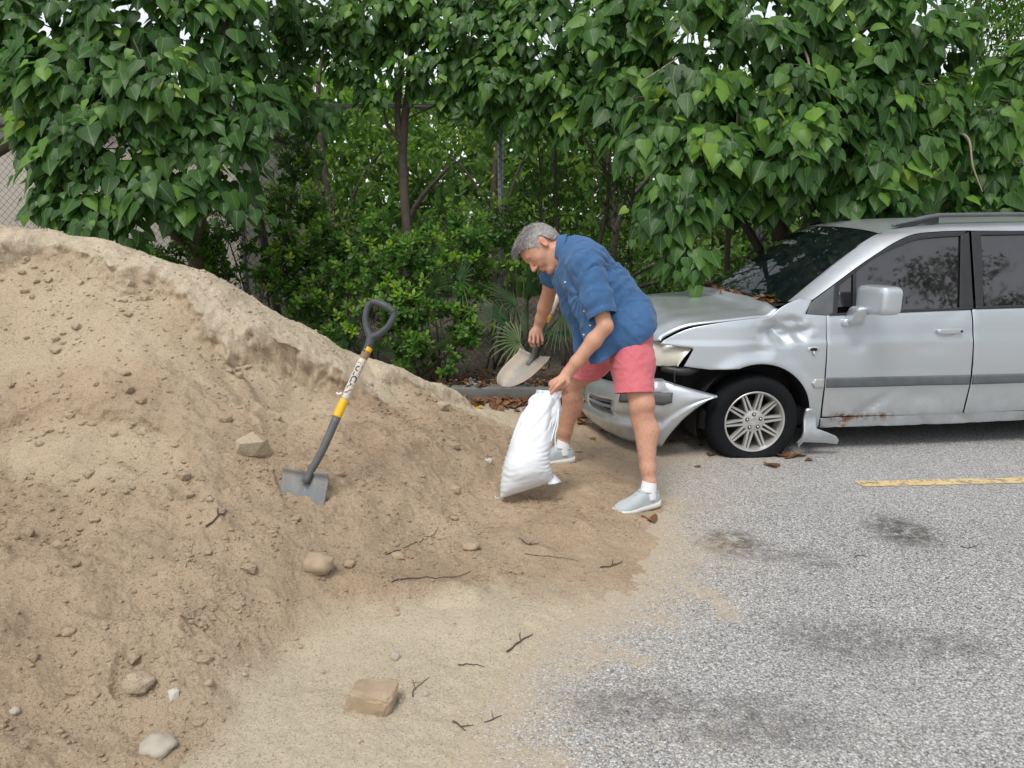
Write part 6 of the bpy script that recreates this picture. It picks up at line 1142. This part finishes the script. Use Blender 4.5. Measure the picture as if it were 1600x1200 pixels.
shrub('glossy green shrub at the left, directly behind the crest of the heap', (-2.4, 7.35, .05), S3((330, 400, 7.4, .35, .3), (400, 370, 7.5, .35, .35), (400, 450, 7.3, .4, .25), (350, 460, 7.3, .3, .2), (440, 320, 7.6, .25, .25), (460, 250, 7.8, .25, .25), (310, 440, 7.3, .25, .25), (290, 380, 7.5, .28, .25), (260, 410, 7.4, .2, .2), (330, 330, 7.7, .2, .2), (290, 340, 7.2, .22, .2), (320, 370, 7.1, .2, .2), (430, 500, 7.2, .3, .2)), 31)
shrub('glossy green shrub behind the handle of the standing shovel', (-1.5, 7.3, .05), S3((480, 380, 7.4, .4, .35), (480, 470, 7.2, .35, .25), (560, 420, 7.2, .4, .3), (590, 500, 7.1, .35, .22), (520, 520, 7.1, .3, .2), (500, 320, 7.7, .25, .2), (580, 345, 7.5, .25, .18), (460, 420, 7.3, .3, .3), (540, 370, 7.5, .35, .22)), 32)
shrub('glossy green shrub right of the standing shovel, ending at the leaf litter', (-.75, 7.25, .05), S3((650, 400, 7.3, .4, .3), (660, 480, 7.1, .38, .25), (640, 540, 7.0, .3, .2), (690, 555, 7.0, .22, .14), (720, 440, 7.2, .28, .28), (700, 345, 7.5, .28, .18), (730, 510, 7.1, .2, .2), (740, 370, 7.4, .22, .2), (610, 470, 7.15, .25, .25)), 33)
shrub('sparse shaded shrub in front of the fence post behind the man', (.0, 7.8, .05), S3((790, 350, 7.8, .3, .3), (770, 420, 7.6, .22, .25), (850, 380, 7.9, .3, .2), (960, 400, 8.0, .35, .2)), 34, .7)

# ---- saw palmettos
def palmetto(label, org, fans, seed):
    r = np.random.default_rng(seed); org = np.asarray(org, float); e = empty('saw_palmetto', org, label=label, category='palm', group='saw palmettos under the shrubs')
    for (c, dr, L, nb_, tn0) in fans:
        c = np.asarray(c, float); dr = nrm(dr); V, F = tube(spline([org + [0, 0, .02], (org + c) / 2 + [0, 0, .12], c], 8) - org, np.linspace(.010, .006, 8), 6); fr_ = obj('frond_stalk', V, F, M_PALM, e, attrs={'tint': np.full(len(V), .5)})
        up = nrm(np.array([0, -.5, 1]) + .3 * r.normal(size=3)); sd = nrm(np.cross(dr, up)); up = np.cross(sd, dr); Vs = []; Fs = []; tt = []
        for k in range(nb_):
            a = lerp(-1.75, 1.75, k / (nb_ - 1)); d = dr * math.cos(a) + sd * math.sin(a) + up * .15; l = L * (1 - .12 * abs(a)) * r.uniform(.85, 1.1); w = .0085; s = nrm(np.cross(d, up)); pts = [c, c + d * l * .45, c + d * l * .8 - np.array([0, 0, .10 * l]), c + d * l - np.array([0, 0, .30 * l * r.uniform(.4, 1.3)])]; ws_ = [.004, w, w * .7, .001]; b = len(Vs)
            for p, ww in zip(pts, ws_): Vs += [p - s * ww + up * .004, p, p + s * ww + up * .004]
            for m in range(3): Fs += [(b + 3 * m, b + 3 * m + 1, b + 3 * m + 4, b + 3 * m + 3), (b + 3 * m + 1, b + 3 * m + 2, b + 3 * m + 5, b + 3 * m + 4)]
            tt += list(np.clip(np.repeat([tn0, tn0, tn0 + .12, tn0 + .4], 3) + r.normal(0, .06), 0, .95))
        obj('fan_blade', np.array(Vs) - org, Fs, M_PALM, e, attrs={'tint': np.array(tt)})
palmetto('saw palmetto with wide fans right behind the hand shovel', (.15, 7.15, .05), [(P(805, 480, 7.1), (-.7, -.3, .5), .45, 22, .5), (P(825, 470, 7.0), (-.2, -.5, .8), .48, 22, .45), (P(855, 465, 7.0), (.3, -.4, .7), .45, 22, .5), (P(880, 490, 6.9), (.6, -.5, .3), .45, 22, .45), (P(812, 535, 6.75), (-.9, -.4, .05), .34, 18, .7), (P(790, 500, 7.0), (-.9, -.2, .3), .42, 20, .4), (P(870, 520, 6.9), (.5, -.7, -.2), .4, 20, .35), (P(840, 510, 7.0), (0, -.8, .1), .4, 20, .4)], 41)
palmetto('small saw palmetto fan beside the handle of the standing shovel', (-1.25, 7.0, .04), [(P(592, 545, 6.95), (.1, -.4, .8), .26, 16, .45), (P(545, 530, 6.95), (-.5, -.4, .7), .26, 16, .4)], 42)
palmetto('small saw palmetto poking out low between two glossy shrubs', (-.6, 6.98, .05), [(P(690, 545, 6.9), (.4, -.5, .6), .24, 16, .6), (P(680, 450, 7.0), (-.1, -.4, .9), .32, 16, .5), (P(720, 440, 7.0), (.5, -.4, .6), .3, 16, .45)], 43)

# ---- woods beyond the fence
def wood_tree(label, org, h, blobs, seed, leaf=.10, per=1.0, shape=DIAM, mat=M_FINE, tint=.5, group='trees beyond the chain-link fence', trunk_r=.07):
    r = np.random.default_rng(seed); org = np.asarray(org, float); e = empty('background_tree', org, label=label, category='tree', group=group)
    V, F = tube(spline([(0, 0, 0), (r.normal(0, .1), 0, h * .4), (r.normal(0, .25), 0, h * .75), (r.normal(0, .3), 0, h)], 14), np.linspace(trunk_r, .02, 14), 8); obj('trunk', V, F, M_BARK, e); pos = []; T_ = []; Nn = []; bs = []
    for c, rad in blobs:
        c = np.asarray(c, float); rad = np.asarray(rad, float); V, F = tube(spline([(0, 0, h * .3), (c * .5 + [0, 0, h * .2]), c], 8), np.linspace(trunk_r * .5, .008, 8), 5); obj('branch', V, F, M_BARK, e)
        ncl = int((rad[0] * rad[2] + rad[1] * rad[2] + rad[0] * rad[1]) * 16 * per) + 3
        for _ in range(ncl):
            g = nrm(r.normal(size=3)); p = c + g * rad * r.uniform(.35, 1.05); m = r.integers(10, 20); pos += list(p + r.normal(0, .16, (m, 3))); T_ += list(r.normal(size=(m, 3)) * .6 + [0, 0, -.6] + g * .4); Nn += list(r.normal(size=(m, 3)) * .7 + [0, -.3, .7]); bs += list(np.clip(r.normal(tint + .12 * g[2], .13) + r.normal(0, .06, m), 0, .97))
    pos = np.array(pos); n = len(pos); V, F, uv, tn = leaf_cloud(shape, pos, leaf_frames(np.array(T_), np.array(Nn)), r.uniform(.6, 1.2, n) * leaf, np.array(bs), r.uniform(.1, .3, n), r.uniform(0, .3, n)); obj('crown', V, F, mat, e, uv=uv, attrs={'tint': tn}, kind='stuff'); return e
wl_ = [('pale green tree behind the fence between the left crown and the forked trunk', (-2.6, 11.5, 0), 4.2, [((0, 0, 2.0), (1.1, .7, .8)), ((.9, 0, 2.7), (.8, .6, .6)), ((-.7, 0, 3.4), (.7, .6, .5)), ((.5, 0, 1.0), (1.0, .5, .5))], 51, .11, 1.1, .62),
       ('pale green tree behind the fence right of the forked trunk', (-.2, 12.0, 0), 4.6, [((0, 0, 1.5), (1.2, .7, .8)), ((-.9, 0, 2.6), (.9, .6, .6)), ((.7, 0, 3.0), (.9, .6, .6)), ((0, 0, 4.0), (.8, .6, .5))], 52, .11, 1.2, .62),
       ('shaded green tree behind the fence above the man', (1.4, 11.0, 0), 4.4, [((0, 0, 1.0), (1.1, .7, .7)), ((.3, 0, 2.1), (1.1, .7, .7)), ((-.6, 0, 3.1), (.9, .6, .6)), ((.8, 0, 3.6), (.9, .6, .6))], 53, .11, 1.5, .5),
       ('green tree behind the fence seen under the crown above the car', (3.6, 11.2, 0), 4.2, [((0, 0, 1.0), (1.3, .7, .7)), ((-.8, 0, 1.9), (1.0, .6, .6)), ((.9, 0, 2.3), (1.0, .6, .6)), ((0, 0, 3.4), (1.1, .6, .6))], 54, .11, 1.5, .55),
       ('feathery pale tree rising behind the car roof at the right edge', (6.6, 10.5, 0), 5.4, [((0, 0, 2.4), (.9, .6, .9)), ((.3, 0, 3.6), (1.0, .6, .8)), ((-.4, 0, 4.4), (.8, .5, .6)), ((1.2, 0, 3.0), (.9, .5, .8)), ((.4, 0, 1.2), (1.5, .6, .7))], 55, .12, 9.0, .6),
       ('low tangled green tree behind the fence at the centre', (-1.3, 9.7, 0), 2.2, [((0, 0, .9), (1.0, .4, .5)), ((1.0, 0, 1.2), (.7, .4, .5)), ((-.9, 0, 1.3), (.7, .4, .5))], 56, .10, 1.8, .45),
       ('low tangled green tree behind the fence right of the pipe post', (1.2, 9.6, 0), 2.1, [((0, 0, .8), (.9, .4, .5)), ((.9, 0, 1.1), (.7, .4, .5)), ((1.8, 0, .9), (.8, .4, .5))], 57, .10, 1.8, .45)]
for lb, og, h, bl, sd_, lf, pr, ti in wl_: wood_tree(lb, og, h, bl, sd_, lf, pr, tint=ti, shape=DIAM if sd_ != 55 else diamond(.28))
r_ = np.random.default_rng(77); n = 30000; xx = r_.uniform(-14, 20, n); pos = np.stack([xx, r_.uniform(15, 19, n), r_.uniform(0, 1, n) ** .9 * (4.4 + 1.1 * noise(np.stack([xx * .45, xx * 0, xx * 0], 1)))], 1); V, F, uv, tn = leaf_cloud(diamond(.55), pos, leaf_frames(r_.normal(size=(n, 3)) + [0, 0, -.6], r_.normal(size=(n, 3)) + [0, -.4, .6]), r_.uniform(.22, .48, n), np.clip(r_.normal(.55, .16, n), 0, .95)); obj('distant_wood', V, F, M_FINE, uv=uv, attrs={'tint': tn}, kind='stuff', label='mass of distant green woodland glimpsed through the trees', category='woodland')
# ---- trees on the far side of the parking lot, seen mirrored in the car windows
for k, (x, y, s) in enumerate(((14.0, -10.5, .66), (17.5, -7.5, .92), (21.5, -6.0, 1.05), (25.5, -8.5, 1.12))):
    wood_tree(['low spreading tree mirrored in the front door window', 'taller tree mirrored behind the door pillar', 'tall layered tree mirrored in the rear side window', 'broad tree mirrored at the rear edge of the windows'][k], (x, y, 0), 9.5 * s, [((0, 0, 4.0 * s), (2.4, 1.8, .5)), ((1.3, 0, 5.4 * s), (2.4, 1.6, .35)), ((-1.8, 0, 6.2 * s), (2.2, 1.6, .3)), ((.6, 0, 7.6 * s), (2.3, 1.6, .35)), ((-.6, 0, 9.0 * s), (2.0, 1.4, .3)), ((0, 0, 2.2 * s), (2.6, 1.6, .8))], 80 + k, .2, 1.0, tint=.25, group='trees across the lot seen as reflections', trunk_r=.2)
# ------------------------------------------------------------------ crumbs, stones, twigs, fallen leaves
def blob_mesh(seed, sub=1, jag=.25, flat=(1, 1, 1)):
    bm = bmesh.new(); bmesh.ops.create_icosphere(bm, subdivisions=sub, radius=1); V = np.array([v.co[:] for v in bm.verts]); F = np.array([[v.index for v in f.verts] for f in bm.faces]); bm.free()
    V = V * (1 + jag * noise(V * 1.3 + seed * 7.7) + .5 * jag * noise(V * 3 + seed))[:, None]; return V * np.array(flat), F
def scatter(n, seed, lo, hi, size, dens):
    r = np.random.default_rng(seed); x = r.uniform(lo[0], hi[0], n); y = r.uniform(lo[1], hi[1], n); k = dens(x, y) > r.random(n); x, y = x[k], y[k]; s = size[0] * (size[1] / size[0]) ** (r.random(len(x)) ** 2.6); return x, y, s, r
def crumbs(name, n, seed, lo, hi, size, dens, mat, attrs=None, **kw):
    x, y, s, r = scatter(n, seed, lo, hi, size, dens); z = np.maximum(sand_z(x, y), 0); Vs = []; Fs = []; b = 0; base = [blob_mesh(k, 1, .45)[0] for k in range(8)]; F0 = blob_mesh(0, 1, .45)[1]; ang = r.uniform(0, 6.28, len(x)); nv = len(base[0]); B0 = np.array(base)[r.integers(0, 8, len(x))]
    c, q = np.cos(ang)[:, None], np.sin(ang)[:, None]; V = np.stack([B0[..., 0] * c - B0[..., 1] * q, B0[..., 0] * q + B0[..., 1] * c, B0[..., 2] * r.uniform(.45, .85, (len(x), 1))], -1) * s[:, None, None] + np.stack([x, y, z + s * .15], 1)[:, None]
    F = (F0[None] + (np.arange(len(x)) * nv)[:, None, None]).reshape(-1, 3); V = V.reshape(-1, 3); at = {}
    if attrs: cr_, pk_, lo_, fc_ = masks(x, y); at = {'crust': np.repeat(cr_, nv), 'pack': np.repeat(pk_, nv), 'face': np.repeat(fc_, nv)}
    return obj(name, V, F, mat, smooth=False, attrs=at, kind='stuff', **kw)
def loose_d(x, y):
    z = _base(x, y); c_, p_, l_, f_ = masks(x, y); return np.where((z > .012) & (y < 5.9), l_ ** 1.1 * np.clip(.55 + .9 * noise(xy0(x, y, 2.2)), .08, 1), 0)
crumbs('sand_crumbs', 36000 if not globals().get('QUICK') else 6000, 5, (-3.6, 1.6), (.95, 5.2), (.003, .0115), loose_d, M_SAND, True, label='loose crumbs and clods of damp sand lying over the heap', category='sand')
M_GRAVEL = simple('pale_gravel', (.40, .39, .37), .85, var=.4, scale=25)
crumbs('verge_gravel', 7000, 6, (-2.2, 6.78), (3.0, 7.15), (.008, .022), lambda x, y: np.where(noise(xy0(x, y, 2.0)) > -.1, .45, .08), M_GRAVEL, label='pale gravel strip between the kerb and the shrubs', category='gravel').location.z = .075
crumbs('sand_grit', 3500, 8, (-.4, 1.8), (2.2, 4.6), (.002, .006), lambda x, y: np.exp(-np.clip(-_base(x, y) * 45, 0, 9)) * (_base(x, y) < .03), M_GRAVEL, label='scattered sand grit where the heap runs out on the asphalt', category='grit')
def clod_d(x, y):
    z = _base(x, y); c_, p_, l_, f_ = masks(x, y); d = np.zeros(x.shape)
    for pl, w in ((_l1, .35), (_l3, .25), (_l4, .22), (_l6, .15), (_l8, .2)): s = seg_dist(x, y, pl); d = np.maximum(d, np.where(s < .03, np.exp(-(s / w) ** 2), 0))
    return np.where((z > .03) & (y < 5.7), np.clip(.10 * l_ + .55 * d * (1 - .6 * c_), 0, 1) * np.clip(.6 + 1.2 * noise(xy0(x, y, 3.0)), 0, 1), 0)
crumbs('sand_clods', 9000 if not globals().get('QUICK') else 2000, 15, (-3.6, 1.8), (.6, 5.5), (.009, .034), clod_d, M_SAND, True, label='broken lumps of sand fallen below the cut edges', category='sand')
def stone_mat(name, c, var=.3): return simple(name, c, .9, var=var, scale=14, bump=.5, bscale=50)
M_ST = stone_mat('tan_stone', (.36, .275, .185)); M_STG = stone_mat('grey_stone', (.40, .355, .29)); M_STW = stone_mat('white_stone', (.52, .485, .42), .2); M_CLOD = M_SAND
def stone(u, v, w, h, label, mat, seed, name='stone', shape='round', dz=.35):
    d = sand_hit(u, v + h * .3); s = d / FOC; c = P(u, v, d); rx = w * s / 2; rz = h * s / 2; x, y = c[0], c[1] + rx * .3
    if shape == 'slab':
        V, F = blob_mesh(seed, 4, 0.0); V = np.sign(V) * np.abs(V) ** .38; V[:, 2] += .22 * V[:, 0] * V[:, 1] - .12 * V[:, 0]; V[:, 0] += .18 * V[:, 2]; V = V * (1 + .10 * noise(V * 1.4 + seed) + .05 * noise(V * 4 + seed) + .025 * noise(V * 10))[:, None]; V[:, 1] *= .85; F = F.tolist()
    elif shape == 'angular': V, F = blob_mesh(seed, 1, .55); F = F.tolist()
    else: V, F = blob_mesh(seed, 3, .30); V = V * (1 + .035 * noise(V * 5 + seed) + .02 * noise(V * 11))[:, None]; F = F.tolist()
    V = V * np.array([rx, rx * .85, rz]); z = top_z(x, y); o = obj(name, V, F, mat, smooth=shape == 'round', label=label, category='stone' if name != 'sand_clod' else 'clod', attrs={'crust': np.full(len(V), .6), 'pack': np.zeros(len(V)), 'face': np.zeros(len(V))} if mat is M_SAND else None); o.location = (x, y, z + rz * dz * .8); o.rotation_euler = (0, 0, seed * .7 % 1.2 - .5 if shape != 'slab' else -.12); return o
for a in ((580, 1097, 74, 42, 'tan broken block lying on the packed sand in the foreground', M_ST, 3, 'stone', 'slab', .8), (495, 888, 50, 34, 'rounded brown stone half sunk below the standing shovel', M_ST, 4, 'stone', 'round', .5), (393, 698, 56, 48, 'angular sandy clod up the slope left of the shovel blade', M_SAND, 5, 'sand_clod', 'angular', .5),
          (243, 1164, 54, 30, 'flat pale stone at the bottom edge of the picture', M_STG, 6, 'stone', 'round', .3), (212, 1072, 50, 28, 'flat sandy clod beside the ribbed footprint', M_SAND, 7, 'sand_clod', 'round', .4), (270, 1086, 18, 20, 'small white stone right of the ribbed footprint', M_STW, 8, 'stone', 'angular', .5), (763, 720, 14, 9, 'small white stone left of the sand bag', M_STW, 9, 'stone', 'round', .5),
          (736, 854, 28, 14, 'smooth brown stone below the sand bag', M_ST, 10, 'stone', 'round', .4), (88, 850, 24, 20, 'small round tan stone low on the left slope', M_ST, 11, 'stone', 'round', .4), (545, 883, 18, 14, 'small brown stone right of the half-sunk stone', M_ST, 12, 'stone', 'round', .5), (617, 1027, 16, 14, 'small pale stone above the broken block', M_STG, 13, 'stone', 'round', .5),
          (22, 1114, 16, 12, 'grey pebble at the lower left picture edge', M_STG, 14, 'stone', 'round', .5), (105, 990, 20, 14, 'tan pebble in the loose sand at the left', M_ST, 15, 'stone', 'round', .4), (693, 637, 26, 18, 'pale clod near the tail of the heap', M_SAND, 16, 'sand_clod', 'angular', .5), (326, 1067, 16, 14, 'tan pebble at the edge of the packed sand', M_ST, 17, 'stone', 'round', .5), (620, 868, 22, 12, 'dark brown stone under the thin straight twig', M_ST, 18, 'stone', 'angular', .4), (665, 1085, 10, 9, 'tiny dark pebble right of the broken block', M_STG, 19, 'stone', 'round', .5)): stone(*a)
for u, v, w, h, z, lb, mt, sd in ((640, 581, 24, 15, .10, 'tan stone behind the crest where the gravel begins', M_ST, 21), (732, 617, 18, 12, .03, 'grey pebble in front of the kerb end', M_STG, 22)):
    c = PG(u, v, z); V, F = blob_mesh(sd, 3, .22); r0 = w * np.linalg.norm(c - [0, 0, CAM_H]) / FOC / 2; o = obj('stone', V * np.array([r0, r0 * .8, r0 * .65]), F.tolist(), mt, label=lb, category='stone'); o.location = (c[0], c[1], top_z(c[0], c[1]) + (.06 if z > .05 else 0) + r0 * .35)
# twigs
def twig(pts, r, label, mat=M_TWIG, side=True):
    q = [];
    for u, v in pts: q.append(P(u, v, sand_hit(u, v)))
    q = spline(q, 14); q[:, 2] = np.array([top_z(a[0], a[1]) for a in q]) + r * .9; q += .002 * np.stack([noise(q * 30 + k) for k in range(3)], 1); org = q[0].copy(); V, F = tube(q - org, np.linspace(r, r * .45, 14) * .8, 6); e = obj('twig', V, F, mat, label=label, category='twig', group='dry twigs on the sand and asphalt'); e.location = org
    if side: b = q[7]; d = q[8] - q[6]; n_ = nrm(np.array([-d[1], d[0], 0])); s = np.array([b, b + n_ * .02 + d, b + n_ * .035 + d * 2]); s[:, 2] += .002; V, F = tube(s - org, [r * .5, r * .4, r * .2], 5); obj('side_shoot', V, F, mat, e)
for pts, r, lb in (([(603, 868), (640, 853), (685, 825)], .0035, 'thin straight twig lying below the shovel and bag'), ([(612, 912), (650, 905), (735, 894)], .004, 'long dark twig on the smooth sand below the thin straight one'), ([(290, 888), (298, 865), (303, 846)], .0035, 'short pale twig upright on the left slope'), ([(322, 826), (340, 810), (355, 800)], .006, 'dark root sticking out of the slope left of the shovel'),
                   ([(812, 843), (826, 852), (842, 850)], .005, 'dark forked twig below the sand bag'), ([(938, 888), (955, 886), (972, 879)], .005, 'dark twig near the edge of the sand'), ([(792, 1020), (812, 1005), (832, 993)], .005, 'brown twig at the lower edge of the sand'), ([(716, 1040), (735, 1040), (757, 1043)], .003, 'thin twig on the asphalt above the broken block'), ([(1335, 871), (1343, 869), (1353, 868)], .003, 'tiny twig alone on the asphalt below the yellow line'),
                   ([(645, 1090), (648, 1078), (670, 1060)], .003, 'angled twig right of the broken block'), ([(708, 1130), (720, 1137), (728, 1142)], .004, 'crossed twig near the bottom edge'), ([(757, 1130), (770, 1126), (783, 1120)], .003, 'short dark twig at the bottom on the asphalt'), ([(1500, 855), (1515, 857), (1530, 851)], .003, 'curled dark twig on the asphalt at far right'), ([(820, 866), (860, 870), (905, 878)], .0025, 'thin twig between the dark forked twig and the sand edge')): twig(pts, r, lb, M_PALEWOOD if 'pale' in lb else M_TWIG, 'thin' not in lb and 'tiny' not in lb)
# single fallen leaves
def curled(seed):
    V0, F0 = HEART; V = V0.copy(); V[:, 1] += .45; V[:, 2] = .30 * V[:, 0] ** 2 * 2 + .18 * V[:, 1] ** 2 + .12 * noise(V * 3 + seed); return V, F0
def dead_leaf(x, y, z, s, seed, label=None, tint=.5, parent=None, group='brown fallen leaves on the ground'):
    V, F = curled(seed); V = V * s; V[:, 2] -= V[:, 2].min(); o = obj('fallen_leaf', V, F, M_DRY, uv=np.stack([HEART[0][:, 0] + .5, -HEART[0][:, 1]], 1), attrs={'tint': np.full(len(V), tint)}, label=label, category='leaf' if label else None, group=group if label else None); o.location = (x, y, z + .003); o.rotation_euler = (.12 * math.sin(seed), .12 * math.cos(seed * 2), seed * 2.4); return o
for k, (u, v, s, lb) in enumerate(((1218, 712, .10, 'curled brown leaf touching the flat tyre'), (1232, 715, .11, 'largest brown leaf in the pile beside the flat tyre'), (1252, 713, .08, 'small brown leaf right of the pile by the flat tyre'), (1203, 728, .10, 'orange-brown leaf alone in front of the flat tyre'), (1018, 814, .10, 'brown leaf beside the toe of the near shoe'), (1091, 729, .05, 'tiny brown leaf in front of the torn bumper'), (1262, 720, .06, 'pale brown leaf furthest right of the flat tyre'), (950, 655, .10, 'brown leaf lying under the bumper between the legs'), (908, 652, .09, 'brown leaf just behind the far leg'), (1110, 712, .07, 'brown leaf in the shade inside the wheel arch'), (1052, 690, .07, 'brown leaf under the bumper corner'), (925, 690, .05, 'small brown leaf on the sand behind the bag'), (815, 632, .10, 'brown leaf between the bag top and the kerb'))):
    c = PG(u, v); dead_leaf(c[0], c[1], top_z(c[0], c[1]), s, k + 1.3, lb, .35 + .3 * (k % 3) / 2)
c = PG(748, 637, .02); o = dead_leaf(c[0], c[1], top_z(c[0], c[1]), .11, 9.1, 'bright yellow scrap lying on the tail of the heap', .5); o.data.materials.clear(); o.data.materials.append(M_YEL); o.name = 'yellow_scrap'; o['category'] = 'scrap'; del o['group']
def litter(name, label, n, seed, spot, size, zf):
    r = np.random.default_rng(seed); p = np.array([spot(r) for _ in range(n)]); pos = np.stack([p[:, 0], p[:, 1], [zf(a, b) for a, b in p[:, :2]]], 1); pos[:, 2] += r.uniform(.006, .03, n); V, F, uv, tn = leaf_cloud(HEART, pos, leaf_frames(r.normal(size=(n, 3)) * np.array([1, 1, .25]), r.normal(size=(n, 3)) * .35 + [0, -.1, 1]), r.uniform(*size, n), np.clip(r.normal(.45, .22, n), 0, .95), r.uniform(-.5, .5, n), r.uniform(-.3, .5, n)); return obj(name, V, F, M_DRY, uv=uv, attrs={'tint': tn}, kind='stuff', label=label, category='leaf litter')
litter('leaf_litter', 'brown leaf litter on the verge under the shrubs and palmettos', 1300, 91, lambda r: (r.uniform(-2.4, 4.5), 6.66 + abs(r.normal(0, .45))), (.035, .085), lambda x, y: .075 if y > 6.77 else .112)
litter('kerb_leaf_litter', 'brown leaves drifted against the front of the kerb', 420, 92, lambda r: (r.uniform(-.55, .9), 6.6 - abs(r.normal(0, .22))), (.03, .08), lambda x, y: max(0, float(_base(np.array([x]), np.array([y]))[0])))
litter('car_side_litter', 'brown leaves on the ground behind the torn bumper', 60, 93, lambda r: (r.uniform(.5, 1.6), r.uniform(5.2, 6.5)), (.04, .09), lambda x, y: 0)
# leaves caught at the foot of the windscreen
def cowl_spot(r):
    cy = r.uniform(.2, 1.52) if r.random() < .5 else 1.52 - abs(r.normal(0, .28)); q = CAR_O + c_ex * (interp(cy, [.2, .85, 1.5], [.20, .11, .19]) + r.normal(0, .035)) + c_ey * cy; return q[0], q[1]
lt = litter('windscreen_leaf_litter', 'brown leaves piled along the foot of the windscreen', 260, 94, cowl_spot, (.03, .075), lambda x, y: 1.0)
q = CAR_O + c_ex * .20 + c_ey * .36; dead_leaf(q[0], q[1], 1.035, .10, 4.4, 'orange-brown leaf standing out at the foot of the windscreen', .9); q = CAR_O + c_ex * .16 + c_ey * .72; dead_leaf(q[0], q[1], 1.02, .09, 2.2, 'pinkish dead leaf in the middle of the windscreen foot', .75)
